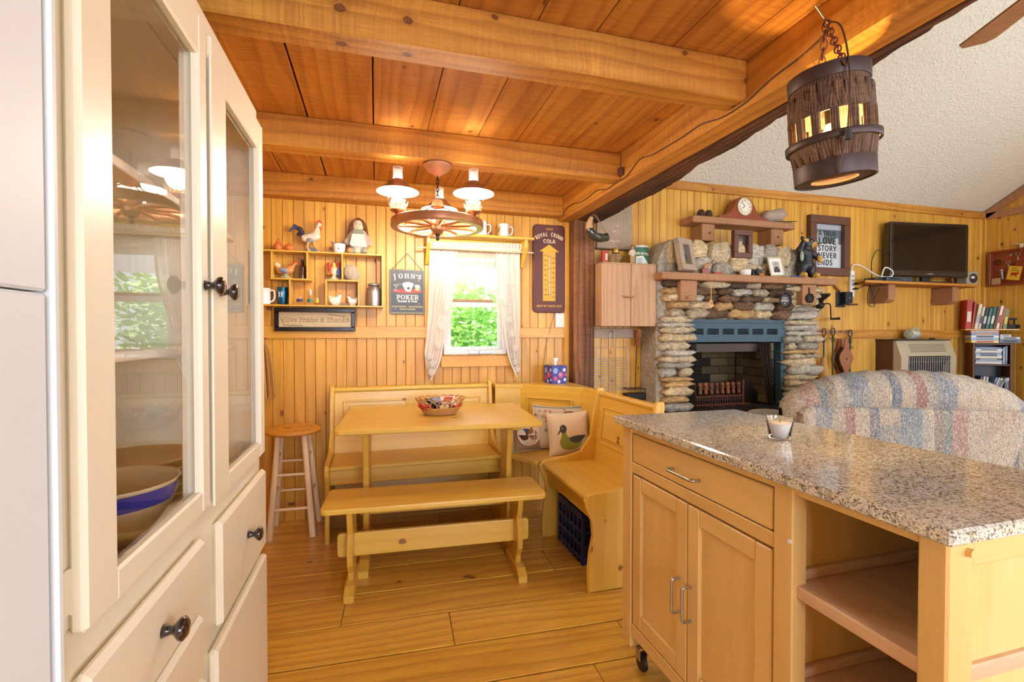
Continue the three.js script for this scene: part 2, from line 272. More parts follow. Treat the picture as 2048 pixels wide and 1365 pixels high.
{ const w = structure('wall_front'), a = [[-0.2, 1.3, 1.0, 2.1], [2.6, 4.8, 0.5, 2.2]], z0 = ZB, z1 = ZB + 0.12;
  wp(w, 'wall_core', merge([wb(XL - 0.1, -0.2, 0, EAVE, z0, z1), wb(-0.2, 1.3, 0, 1, z0, z1), wb(-0.2, 1.3, 2.1, EAVE, z0, z1), wb(1.3, 2.6, 0, EAVE, z0, z1), wb(2.6, 4.8, 0, 0.5, z0, z1), wb(2.6, 4.8, 2.2, EAVE, z0, z1), wb(4.8, XR + 0.1, 0, EAVE, z0, z1)]), M.wallB);
  a.forEach(([x0, x1, y0, y1], i) => { const g = structure('window_' + (i + 2)); wp(g, 'frame', merge([wb(x0, x0 + 0.05, y0, y1, z0, z0 + 0.08), wb(x1 - 0.05, x1, y0, y1, z0, z0 + 0.08), wb(x0 + 0.05, x1 - 0.05, y0, y0 + 0.05, z0, z0 + 0.08), wb(x0 + 0.05, x1 - 0.05, y1 - 0.05, y1, z0, z0 + 0.08), wb((x0 + x1) / 2 - 0.03, (x0 + x1) / 2 + 0.03, y0, y1, z0, z0 + 0.08)]), M.whitePaint); wp(g, 'pane', new THREE.PlaneGeometry(x1 - x0, y1 - y0).translate((x0 + x1) / 2, (y0 + y1) / 2, z0 + 0.04), M.glass); });
}
{ const g = structure('window_4'), x0 = XR + 0.01; wp(g, 'frame', merge([wb(x0, x0 + 0.08, 0.9, 2.2, -0.75, -0.7), wb(x0, x0 + 0.08, 0.9, 2.2, 1.1, 1.15), wb(x0, x0 + 0.08, 0.9, 0.95, -0.7, 1.1), wb(x0, x0 + 0.08, 2.15, 2.2, -0.7, 1.1), wb(x0, x0 + 0.08, 1.53, 1.58, -0.7, 1.1)]), M.whitePaint); wp(g, 'pane', new THREE.PlaneGeometry(1.9, 1.3).rotateY(Math.PI / 2).translate(x0 + 0.04, 1.55, 0.2), M.glass); }
{ // vaulted plaster ceiling under the roof: two slopes
  const len = XR - XL + 0.4, cx = (XR + XL) / 2;
  for (const s of [1, -1]) {
    const run = s > 0 ? RIDGE - ZW + 0.15 : ZB - RIDGE + 0.15, L = Math.hypot(run, run * SLOPE), a = Math.atan(SLOPE);
    const g = new THREE.BoxGeometry(len, 0.1, L); g.translate(0, 0.05, 0); mv(g, 0, 0, 0, s * -a * -1 * -1, 0, 0);
    const zm = s > 0 ? RIDGE - run / 2 : RIDGE + run / 2; g.translate(cx, roofY(RIDGE) - SLOPE * run / 2, zm);
    const u = g.attributes.uv, p = g.attributes.position; for (let i = 0; i < u.count; i++) u.setXY(i, p.getX(i), p.getZ(i));
    structMesh(s > 0 ? 'ceiling' : 'ceiling_001', g, M.stucco);
  }
}
{ // boards of the loft floor, seen from the kitchen as its ceiling
  const c = structure('ceiling_002'), seams = [XL, -0.8, -0.55, -0.298, -0.007, 0.246, 0.499, 0.703, 0.992, 1.2, 1.3];
  for (let i = 0; i + 1 < seams.length; i++) { const gap = i === 2 || i === 3 ? 0.004 : 0.0016; wp(c, 'board', ww('z', seams[i] + gap, seams[i + 1] - gap, YC, YC + 0.03, ZW, ZB, 0.002), M.ceil); }
  wp(c, 'loft_deck', wb(XL, 1.42, YC + 0.031, YC + 0.06, ZW, ZB), M.gap);
}
const joistNames = ['rough-sawn ceiling joist tight against the back wall', 'rough-sawn ceiling joist that carries the wagon wheel lamp', 'rough-sawn ceiling joist nearest in view, above the cupboard top', 'rough-sawn ceiling joist above the viewer', 'rough-sawn ceiling joist behind the viewer'];
[[-3.296, -3.19], [-2.455, -2.353], [-1.535, -1.432], [-0.61, -0.51], [0.31, 0.41]].forEach(([a, b], i) => {
  const t = solo('ceiling_joist', joistNames[i], 'beam', grain(cbox(1.3 - XL, 0.143, b - a, 0.006), 'x'), M.beam, [(1.3 + XL) / 2, 2.052 + 0.0715, (a + b) / 2], 0, 'joists across the kitchen ceiling');
});
{ // girder with its bark-edged slab
  const t = thing('girder_beam', 'long main beam between kitchen and living room with bark-edged outer slab', 'beam', [1.36, 2.03, -0.3]);
  wp(t, 'beam', ww('z', 1.3, 1.42, 2.03, 2.32, ZW, ZB, 0.008), M.beam);
  const edge = [[-3.296, 1.6], [-2.95, 1.61], [-2.75, 1.585], [-2.5, 1.6], [-2.2, 1.575], [-2.0, 1.535], [-1.8, 1.545], [-1.5, 1.505], [-1.25, 1.515], [-1.0, 1.47], [-0.82, 1.452], [-0.5, 1.5], [0, 1.53], [1, 1.5], [2, 1.55], [2.69, 1.54]];
  const curve = new THREE.CatmullRomCurve3(edge.map(([z, x]) => new THREE.Vector3(x, -z, 0))).getPoints(150).map((p, i) => [p.x + 0.012 * (vn(i * 0.7, 3) - 0.5), p.y]);
  wp(t, 'bark_slab', grain(mv(ext([[1.42, 3.296], ...curve, [1.42, -2.69]], 0.07, 0.008), 0, 2.066, 0, -Math.PI / 2, 0, 0), 'z'), M.bark, 'dark rough wany-edged slab with bark');
}
solo('support_post', 'dark reddish rough-hewn post at the back wall under the main beam', 'post', grain(cbox(0.165, 2.03, 0.106, 0.01), 'y'), M.rough, [1.4675, 1.015, ZW + 0.0535]);
const trim = (n, geo, m) => structMesh('trim_' + n, geo, m);
trim(1, ww('y', 1.348, 1.384, 0, 2.03, ZW, ZW + 0.018), M.wall);
trim(2, ww('x', 1.62, XR, 2.353, 2.42, ZW, ZW + 0.02), M.beam);
trim(3, ww('x', XL, 0.43, 1.17, 1.25, ZW, ZW + 0.016), M.wallB);
trim(4, ww('x', 0.92, 1.347, 1.17, 1.245, ZW, ZW + 0.016), M.wallB);
trim(5, ww('x', 1.551, 1.93, 1.168, 1.242, ZW, ZW + 0.018), M.grey);
trim(6, ww('x', 1.932, 2.04, 1.168, 1.242, ZW, ZW + 0.016), M.wallB);
trim(7, ww('x', 3.46, XR, 1.158, 1.237, ZW, ZW + 0.018), M.beam);
trim(8, ww('z', XR - 0.02, XR, 2.345, 2.41, ZW + 0.02, ZB), M.cedar);
trim(9, mv(grain(cbox(0.02, 0.075, 3.5, 0.003), 'z'), XR - 0.01, roofY(RIDGE) - SLOPE * 1.5 - 0.05, RIDGE - 1.5, -Math.atan(SLOPE), 0, 0), M.cedar);
trim(10, ww('x', 0.43, 0.94, 0.968, 1.047, ZW, ZW + 0.02), M.wallB);
trim(11, ww('y', XR - 0.025, XR, 1.3, 2.36, ZW, ZW + 0.025), M.wall);
{ // painted wall end beside the cupboard
  const w = structure('wall_partition');
  wp(w, 'plank', wb(-0.9, -0.338, 1.245, 2.194, -0.625, -0.1, 0.003), M.whitePaint);
  wp(w, 'plank', wb(-0.9, -0.338, 0, 1.243, -0.624, -0.1, 0.003), M.whitePaint);
  wp(w, 'bead_strip', wb(-0.9, -0.335, 0, 2.194, -0.642, -0.63, 0.003), M.whitePaint);
}
{ // double-hung window
  const g = structure('window_1'), zf = ZW - 0.03;
  wp(g, 'frame', merge([wb(0.45, 0.482, 1.055, 1.735, ZW - 0.1, ZW + 0.012), wb(0.868, 0.9, 1.055, 1.735, ZW - 0.1, ZW + 0.012), wb(0.4501, 0.8999, 1.0551, 1.09, ZW - 0.099, ZW + 0.015), wb(0.482, 0.868, 1.71, 1.735, ZW - 0.1, ZW + 0.0115)]), M.whitePaint);
  const sash = (n, y0, y1, z, b) => { const s = wp(g, n, merge([wb(0.482, 0.505, y0, y1, z - 0.02, z), wb(0.845, 0.868, y0, y1, z - 0.02, z), wb(0.505, 0.845, y0, y0 + b, z - 0.02, z), wb(0.505, 0.845, y1 - 0.035, y1, z - 0.02, z)]), M.whitePaint); const p = new THREE.PlaneGeometry(0.34, y1 - y0 - b - 0.035).translate(0.675, (y0 + b + y1 - 0.035) / 2, z - 0.01); part(s, 'pane', p, M.glass); };
  sash('lower_sash', 1.09, 1.425, ZW - 0.02, 0.02); sash('upper_sash', 1.40, 1.71, ZW - 0.05, 0.03);
  wp(g, 'lock_stick', ww('x', 0.505, 0.81, 1.428, 1.446, ZW - 0.04, ZW - 0.012), M.barn, 'loose wooden stick on the sash');
  const l = wp(g, 'lift_latch', merge([wb(0.62, 0.80, 1.062, 1.082, ZW + 0.015, ZW + 0.02), wb(0.70, 0.722, 1.058, 1.086, ZW + 0.015, ZW + 0.026)]), M.steel, 'metal window latch');
}

// outside: shrubs and grass beyond the window
structMesh('ground_outside', new THREE.BoxGeometry(40, 0.1, 40).translate(2, -0.35, -23.6), mat(0x5f7a3a, 0.95));
{
  const leaf = new THREE.BufferGeometry(); leaf.setAttribute('position', new THREE.Float32BufferAttribute([0, 0, 0, 0.022, 0.008, 0.05, 0, 0.012, 0.11, 0, 0, 0, 0, 0.012, 0.11, -0.022, 0.008, 0.05], 3)); leaf.computeVertexNormals();
  const leafMats = [0xb4d592, 0x9cc67e, 0xc8e2a4].map((c) => new THREE.MeshPhysicalMaterial({ color: c, roughness: 0.7, transmission: 0.35, thickness: 0, side: THREE.DoubleSide }));
  const spots = [[0.35, -4.9, 1.0, 'low leafy shrub outside at the left edge of the lower pane'], [0.95, -4.7, 0.85, 'low leafy shrub outside just below the lower pane middle'], [1.5, -5.0, 1.1, 'leafy shrub outside at the right edge of the lower pane'], [0.6, -6.0, 1.7, 'taller shrub outside filling the left of the upper pane'], [1.35, -6.1, 1.9, 'taller shrub outside filling the right of the upper pane'], [1.0, -7.6, 2.6, 'young tree standing behind the shrubs outside']];
  spots.forEach(([x, z, h, label], i) => {
    const t = thing('shrub', label, 'shrub', [x, -0.3, z], 0, 'shrubs outside the window');
    part(t, 'stem', merge([rod([0, 0, 0], [0.05, h * 0.7, 0], 0.02, 0.008), rod([0, h * 0.2, 0], [0.25, h * 0.8, 0.1], 0.012, 0.005), rod([0, h * 0.2, 0], [-0.25, h * 0.85, -0.05], 0.012, 0.005)]), M.cedar);
    const n = 4200, im = shade(new THREE.InstancedMesh(leaf, leafMats[i % 3], n)); im.name = 'foliage'; im.userData.kind = 'stuff'; const m = new THREE.Matrix4();
    for (let k = 0; k < n; k++) { const a = rr(0, 6.28), q = Math.sqrt(rnd()) * 0.62, y = rr(0.05, 1.0) * h * 1.1; m.compose(new THREE.Vector3(Math.cos(a) * q, y, Math.sin(a) * q * 0.8), new THREE.Quaternion().setFromEuler(new THREE.Euler(rr(-1.2, 0.6), rr(0, 6.28), rr(-0.7, 0.7))), new THREE.Vector3().setScalar(rr(0.6, 1.5))); im.setMatrixAt(k, m); }
    t.add(im);
  });
}

// ---------------------------------------------------------------- cream cupboard with glass doors
{
  const t = thing('china_cupboard', 'tall cream painted cupboard with glass doors and dark round knobs', 'cupboard', [-0.565, 0, -1.15]);
  const X = -0.358, XBk = -0.79, Z0 = -0.645, Z1 = -1.66, TOP = 1.9;
  wp(t, 'carcass', merge([wb(XBk, XBk + 0.015, 0.02, TOP, Z1, Z0), wb(XBk, X - 0.02, 0.02, TOP, Z0 - 0.018, Z0), wb(XBk, X - 0.02, 0.02, TOP, Z1, Z1 + 0.018), wb(XBk, X - 0.02, TOP - 0.02, TOP, Z1, Z0), wb(XBk, X - 0.02, 0.0, 0.08, Z1, Z0), wb(XBk, X - 0.02, 0.77, 0.79, Z1, Z0)]), M.creamIn);
  wp(t, 'face_frame', merge([wb(X - 0.02, X, 0, 0.842, Z1, Z0), wb(X - 0.02, X, 0.842, 1.83, Z0 - 0.058, Z0), wb(X - 0.02, X, 0.842, 1.83, -1.158, -1.1), wb(X - 0.02, X, 0.842, 1.83, Z1, Z1 + 0.02), wb(X - 0.02, X, 1.83, TOP, Z1, Z0)]), M.cream);
  for (const y of [1.17, 1.5]) wp(t, 'shelf', wb(XBk + 0.015, X - 0.06, y - 0.018, y, Z1 + 0.018, Z0 - 0.018), M.creamIn);
  const door = (z0, z1, s0, s1, y0, y1, zk, yk) => {           // z0 is the end near the viewer
    const ga = z0 - s0, gb = z1 + s1, d = wp(t, 'glass_door', merge([wb(X, X + 0.02, y0, y1, ga, z0, 0.006), wb(X, X + 0.02, y0, y1, z1, gb, 0.006), wb(X, X + 0.0192, y0, y0 + 0.045, gb - 0.004, ga + 0.004, 0.004), wb(X, X + 0.0192, y1 - 0.085, y1, gb - 0.004, ga + 0.004, 0.004)]), M.cream);
    const q = new THREE.PlaneGeometry(ga - gb, y1 - y0 - 0.13).rotateY(Math.PI / 2).translate(X + 0.006, (y0 + 0.045 + y1 - 0.085) / 2, (ga + gb) / 2);
    const inv = d.parent.matrixWorld.clone().invert(); part(d, 'pane', q.applyMatrix4(inv), M.glass);
    part(d, 'knob', knobGeo.clone().translate(X + 0.02, yk, zk).applyMatrix4(inv), M.knob, 'dark glossy knob');
  };
  const knobGeo = lathe([[0, 0], [0.011, 0], [0.008, 0.008], [0.007, 0.014], [0.012, 0.019], [0.0185, 0.025], [0.019, 0.031], [0.012, 0.036], [0, 0.037]], 24).rotateZ(-Math.PI / 2);
  door(-0.688, -1.137, 0.078, 0.048, 0.835, 1.845, -1.115, 1.3);
  door(-1.162, -1.648, 0.11, 0.055, 0.825, 1.845, -1.215, 1.295);
  wp(t, 'astragal', wb(X + 0.02, X + 0.026, 0.83, 1.79, -1.164, -1.142, 0.003), M.cream);
  const drawer = (z0, z1, y0, y1, knob = true) => { const d = wp(t, 'drawer', wb(X, X + 0.022, y0, y1, z1, z0, 0.009), M.cream); if (knob) part(d, 'knob', knobGeo.clone().translate(X + 0.022, (y0 + y1) / 2, (z0 + z1) / 2).applyMatrix4(t.matrixWorld.clone().invert()), M.knob, 'dark glossy knob'); };
  drawer(-0.685, -1.1, 0.645, 0.785); drawer(-0.685, -1.09, 0.515, 0.635); drawer(-0.685, -1.1, 0.12, 0.5);
  drawer(-1.2, -1.652, 0.535, 0.775);
  wp(t, 'cupboard_door', wb(X, X + 0.022, 0.08, 0.505, -1.655, -1.165, 0.007), M.cream);
  for (const y of [0.89, 1.75]) { const h = wp(t, 'hinge', merge([wb(X, X + 0.003, y - 0.028, y + 0.028, -0.692, -0.672), cyl(0.004, 0.004, 0.056, X + 0.004, y, -0.692, 10)]), M.cream); }
  // inside
  const b = thing('mixing_bowl', 'yellow ware mixing bowl with blue rim band inside the cupboard', 'bowl', [-0.5, 0.791, -1.1]);
  part(b, 'bowl', lathe([[0, 0.0], [0.05, 0], [0.055, 0.006], [0.075, 0.03], [0.1, 0.07], [0.113, 0.118], [0.116, 0.12], [0.113, 0.122], [0.106, 0.118], [0.092, 0.07], [0.05, 0.012], [0, 0.01]], 40), mat(0xd9b98c, 0.25, 0, { clearcoat: 0.5 }));
  part(b, 'blue_band', lathe([[0.1052, 0.082], [0.1152, 0.114]], 40), mat(0x1b2a8c, 0.25, 0, { clearcoat: 0.5, side: THREE.DoubleSide }));
  for (let i = 0; i < 5; i++) solo('wicker_plate', ['lowest wicker plate in the cupboard stack', 'second wicker plate from below in the cupboard stack', 'middle wicker plate in the cupboard stack', 'second wicker plate from the top in the cupboard stack', 'topmost wicker plate in the cupboard stack'][i], 'plate', lathe([[0, 0], [0.075, 0], [0.13, 0.016], [0.132, 0.02], [0.128, 0.02], [0.074, 0.006], [0, 0.006]], 32), mat(0xb98a54, 0.7), [-0.58, 0.791 + i * 0.0205, -1.4], 0, 'wicker plates stacked in the cupboard');
}

// ---------------------------------------------------------------- kitchen island on casters
{
  const t = thing('kitchen_island', 'light maple rolling kitchen island with drawer, doors and open shelves', 'island', [1.1, 0, -1.02]);
  const X = 0.86, X2 = 1.34, Zf = -1.54, Zn = -0.52, yt = 0.872;
  const post = (x, z, w = 0.055, d = 0.055) => wp(t, 'post', ww('y', x, x + w, 0.09, yt, z - d, z, 0.004), M.maple);
  post(X, Zf + 0.06, 0.055, 0.06); post(X, Zn, 0.06, 0.045); post(X2 - 0.055, Zf + 0.06); post(X2 - 0.055, Zn);
  wp(t, 'divider_post', ww('y', X, X + 0.04, 0.12, yt, -0.86, -0.808, 0.003), M.maple);
  wp(t, 'divider_panel', ww('y', X + 0.04, X2, 0.12, yt, -0.85, -0.835), M.maple);
  wp(t, 'rail', ww('z', X + 0.004, X + 0.03, 0.853, yt, -1.48, -0.565, 0.002), M.maple);
  wp(t, 'rail', ww('z', X + 0.002, X + 0.03, 0.715, 0.75, -1.48, -0.86, 0.002), M.maple);
  wp(t, 'rail', ww('z', X + 0.002, X + 0.03, 0.135, 0.178, -1.48, -0.86, 0.002), M.maple);
  const dr = wp(t, 'drawer', ww('z', X + 0.002, X + 0.024, 0.753, 0.85, -1.472, -0.866, 0.003), M.maple);
  const pull = (a, b, out) => { const o = out; return tube([a, [a[0] - o * 0.75, a[1], a[2]], [a[0] - o, a[1] + (b[1] - a[1]) * 0.07, a[2] + (b[2] - a[2]) * 0.07], [b[0] - o, b[1] - (b[1] - a[1]) * 0.07, b[2] - (b[2] - a[2]) * 0.07], [b[0] - o * 0.75, b[1], b[2]], b], 0.0042, 40, 10, false, 0.2); };
  const inv = () => { t.updateMatrixWorld(true); return t.matrixWorld.clone().invert(); };
  part(dr, 'handle', pull([X + 0.002, 0.793, -1.235], [X + 0.002, 0.793, -1.115], 0.028).applyMatrix4(inv()), M.steel, 'bent steel bar handle');
  for (const [z0, z1, hz] of [[-1.47, -1.172, -1.2], [-1.168, -0.866, -1.15]]) {
    const d = wp(t, 'door', merge([ww('y', X + 0.002, X + 0.024, 0.182, 0.708, z0, z0 + 0.05), ww('y', X + 0.002, X + 0.024, 0.182, 0.708, z1 - 0.05, z1), ww('z', X + 0.003, X + 0.024, 0.182, 0.235, z0 + 0.05, z1 - 0.05), ww('z', X + 0.003, X + 0.024, 0.66, 0.708, z0 + 0.05, z1 - 0.05)]), M.maple);
    part(d, 'door_panel', ww('y', X + 0.012, X + 0.02, 0.235, 0.66, z0 + 0.045, z1 - 0.045, 0.001).applyMatrix4(inv()), M.maple);
    part(d, 'handle', pull([X + 0.002, 0.478, hz], [X + 0.002, 0.378, hz], 0.03).applyMatrix4(inv()), M.steel, 'bent steel bar handle');
  }
  for (const y of [0.655, 0.435, 0.19]) wp(t, 'shelf', ww('z', X + 0.012, X2 - 0.02, y - 0.028, y, -0.835, Zn - 0.01, 0.003), M.mapleRaw);
  for (const y of [0.655, 0.435]) wp(t, 'shelf_cleat', ww('x', X + 0.04, X2 - 0.04, y, y + 0.022, -0.835, -0.82), M.mapleRaw);
  wp(t, 'back_panel', ww('y', X2 - 0.012, X2 - 0.004, 0.15, yt, Zf + 0.05, Zn - 0.05), mat(0xd8dcdc, 0.6));
  wp(t, 'side_panel', ww('y', X + 0.05, X2 - 0.05, 0.15, yt, Zf + 0.02, Zf + 0.03), M.maple);
  wp(t, 'end_panel', ww('y', X + 0.05, X2 - 0.05, 0.15, 0.83, Zn - 0.03, Zn - 0.02), M.maple);
  wp(t, 'end_rail', ww('x', X + 0.06, X2 - 0.055, 0.825, yt, Zn - 0.035, Zn - 0.003), M.maple);
  wp(t, 'end_rail', ww('x', X + 0.06, X2 - 0.055, 0.12, 0.18, Zn - 0.035, Zn - 0.003), M.maple);
  wp(t, 'dowel', cyl(0.007, 0.007, 0.01, X + 0.043, 0.853, Zn + 0.004, 16, Math.PI / 2), M.maple);
  wp(t, 'dowel', cyl(0.005, 0.005, 0.004, X - 0.001, 0.75, -0.815, 16, 0, Math.PI / 2), M.white);
  const granite = dataTex(1024, 512, (u, v) => { const a = vn(u * 430, v * 215), b = vn(u * 400 + 9, v * 200), c = fbm(u * 210 + 40, v * 105); let g = 214 + 56 * (a - 0.5) + 36 * (c - 0.5); if (b > 0.745) g = 70 + 60 * a; else if (c > 0.61) g = 158; const w = fbm(u * 60 + 3, v * 30); return [g + 2 + 14 * (w - 0.45), g - 1 + 6 * (w - 0.45), g - 14 - 12 * (w - 0.45)]; }); granite.repeat.set(1 / 1.1, 1 / 0.55);
  wp(t, 'granite_top', grain(mv(cbox(0.535, 0.026, 1.065, 0.004), 0, 0, 0), 'z').translate(1.105, 0.887, -1.035), new THREE.MeshPhysicalMaterial({ map: granite, roughness: 0.12, clearcoat: 0.4, clearcoatRoughness: 0.05 }), 'speckled grey granite worktop');
  for (const [x, z] of [[X + 0.045, Zf + 0.05], [X + 0.03, Zn - 0.03], [X2 - 0.03, Zf + 0.05], [X2 - 0.03, Zn - 0.03]]) {
    const c = wp(t, 'caster', merge([bx(0.045, 0.004, 0.045, x, 0.088, z), bx(0.003, 0.045, 0.03, x - 0.013, 0.062, z + 0.008), bx(0.003, 0.045, 0.03, x + 0.013, 0.062, z + 0.008)]), M.steel);
    part(c, 'wheel', mv(lathe([[0, -0.009], [0.024, -0.009], [0.031, -0.006], [0.032, 0], [0.031, 0.006], [0.024, 0.009], [0, 0.009]], 28), x, 0.0325, z + 0.012, 0, 0, Math.PI / 2).applyMatrix4(inv()), M.black, 'black rubber wheel');
  }
  const c = thing('jar_candle', 'white candle in a clear glass tumbler on the granite', 'candle', [1.105, 0.9005, -1.085]);
  part(c, 'glass_cup', lathe([[0, 0], [0.024, 0], [0.027, 0.003], [0.036, 0.062], [0.034, 0.062], [0.0255, 0.006], [0, 0.006]], 36), M.solidGlass);
  part(c, 'wax', lathe([[0, 0.0065], [0.0245, 0.0065], [0.0308, 0.045], [0.02, 0.044], [0, 0.044]], 30), mat(0xf8f6f0, 0.5, 0, { transmission: 0.15, thickness: 0 }));
  part(c, 'wick', rod([0, 0.044, 0], [0.001, 0.056, 0], 0.0008), M.black);
}

// ---------------------------------------------------------------- trestle table, bench, corner settle, stool
{
  const t = thing('trestle_table', 'pine trestle dining table with a wicker basket on it', 'table', [0.335, 0, -2.66], -3.6 * RAD);
  part(t, 'table_top', grain(mv(ext(roundRect(1.02, 0.7, 0.03), 0.028, 0.008), 0, 0.736, 0, Math.PI / 2, 0, 0), 'x'), M.pine);
  for (const s of [-1, 1]) {
    const x = s * 0.385;
    const prof = [[-0.045, 0.06], [0.045, 0.06], [0.05, 0.1], [0.075, 0.17], [0.085, 0.3], [0.07, 0.38], [0.075, 0.5], [0.1, 0.62], [0.11, 0.7], [-0.11, 0.7], [-0.1, 0.62], [-0.075, 0.5], [-0.07, 0.38], [-0.085, 0.3], [-0.075, 0.17], [-0.05, 0.1]];
    part(t, 'leg', grain(mv(ext(prof.map(([a, b]) => [a * 1.15, b]), 0.03, 0.004), x, 0, 0, 0, Math.PI / 2, 0), 'y'), M.pineB);
    part(t, 'foot', grain(mv(ext([[-0.27, 0], [0.27, 0], [0.27, 0.035], [0.2, 0.062], [-0.2, 0.062], [-0.27, 0.035]], 0.05, 0.004), x, 0, 0, 0, Math.PI / 2, 0), 'z'), M.pineB);
    part(t, 'batten', wbox(0.05, 0.024, 0.56, 'z', x, 0.711, 0), M.pineB);
  }
  part(t, 'stretcher', wbox(0.85, 0.085, 0.024, 'x', 0, 0.26, 0, 0.006), M.pineB);
}
{
  const t = thing('trestle_bench', 'low pine trestle bench in front of the table', 'bench', [0.285, 0, -2.34], -3.4 * RAD);
  part(t, 'seat', grain(mv(ext(roundRect(1.045, 0.3, 0.03), 0.026, 0.007), 0, 0.408, 0, Math.PI / 2, 0, 0), 'x'), M.pine);
  for (const s of [-1, 1]) {
    const x = s * 0.4;
    part(t, 'leg', grain(mv(ext([[-0.055, 0.05], [0.055, 0.05], [0.06, 0.09], [0.1, 0.14], [0.105, 0.24], [0.08, 0.28], [0.1, 0.33], [0.115, 0.394], [-0.115, 0.394], [-0.1, 0.33], [-0.08, 0.28], [-0.105, 0.24], [-0.1, 0.14], [-0.06, 0.09]], 0.026, 0.004), x, 0, 0, 0, Math.PI / 2, 0), 'y'), M.pineB);
    part(t, 'foot', grain(mv(ext([[-0.155, 0], [0.155, 0], [0.155, 0.03], [0.11, 0.055], [-0.11, 0.055], [-0.155, 0.03]], 0.045, 0.004), x, 0, 0, 0, Math.PI / 2, 0), 'z'), M.pineB);
  }
  part(t, 'stretcher', grain(mv(ext(roundRect(0.93, 0.11, 0.015), 0.024, 0.004), 0, 0.2, 0), 'x'), M.pine);
}
function settleEnd(depth, flip = 1) {        // end board: x from the front (0) to the back (depth), y up
  return ext([[0.015, 0], [0.07, 0.0], [depth - 0.06, 0.0], [depth, 0.0], [depth + 0.02, 0.42], [depth + 0.055, 0.85], [depth + 0.05, 0.87], [depth + 0.02, 0.872], [depth + 0.008, 0.86], [depth - 0.005, 0.8], [depth - 0.04, 0.58], [depth - 0.1, 0.495], [depth - 0.2, 0.47], [0.05, 0.462], [0.008, 0.45], [-0.005, 0.425], [0.0, 0.39], [0.03, 0.33], [0.036, 0.26], [0.02, 0.18], [0.012, 0.1]], 0.026, 0.005, [], false);
}
function settleBack(t, len, withPanels) {   // local: seat front towards +z at z = 0, back at z = -0.36; x from 0 to len
  part(t, 'seat', wbox(len - 0.052, 0.024, 0.36, 'x', len / 2, 0.428, -0.19, 0.006), M.pine);
  part(t, 'apron', wbox(len - 0.052, 0.085, 0.02, 'x', len / 2, 0.37, -0.05, 0.003), M.pineB);
  part(t, 'back_board', wbox(len - 0.052, 0.4, 0.018, 'x', len / 2, 0.635, -0.375, 0.003, -0.09), M.pine);
  part(t, 'top_rail', grain(mv(new THREE.CylinderGeometry(0.019, 0.019, len - 0.05, 16).rotateZ(Math.PI / 2), len / 2, 0.838, -0.392), 'x'), M.pine);
  const n = withPanels; for (let i = 0; i < n; i++) {
    const w = (len - 0.12 - 0.05 * (n - 1)) / n - 0.05, x = 0.085 + w / 2 + i * (w + 0.1), fr = (a, b, c2, d) => wbox(c2, d, 0.01, 'x', x + a, 0.66 + b, -0.366 - b * 0.09, 0.004, -0.09);
    part(t, 'panel_moulding', merge([fr(0, 0.105, w, 0.014), fr(0, -0.105, w, 0.014), fr(-w / 2, 0, 0.014, 0.224), fr(w / 2, 0, 0.014, 0.224)]), M.pine);
    part(t, 'raised_panel', wbox(w - 0.06, 0.15, 0.012, 'x', x, 0.66, -0.364, 0.005, -0.09), M.pine);
  }
  part(t, 'lower_back', wbox(len - 0.06, 0.3, 0.014, 'x', len / 2, 0.25, -0.33, 0.003), M.pineB);
}
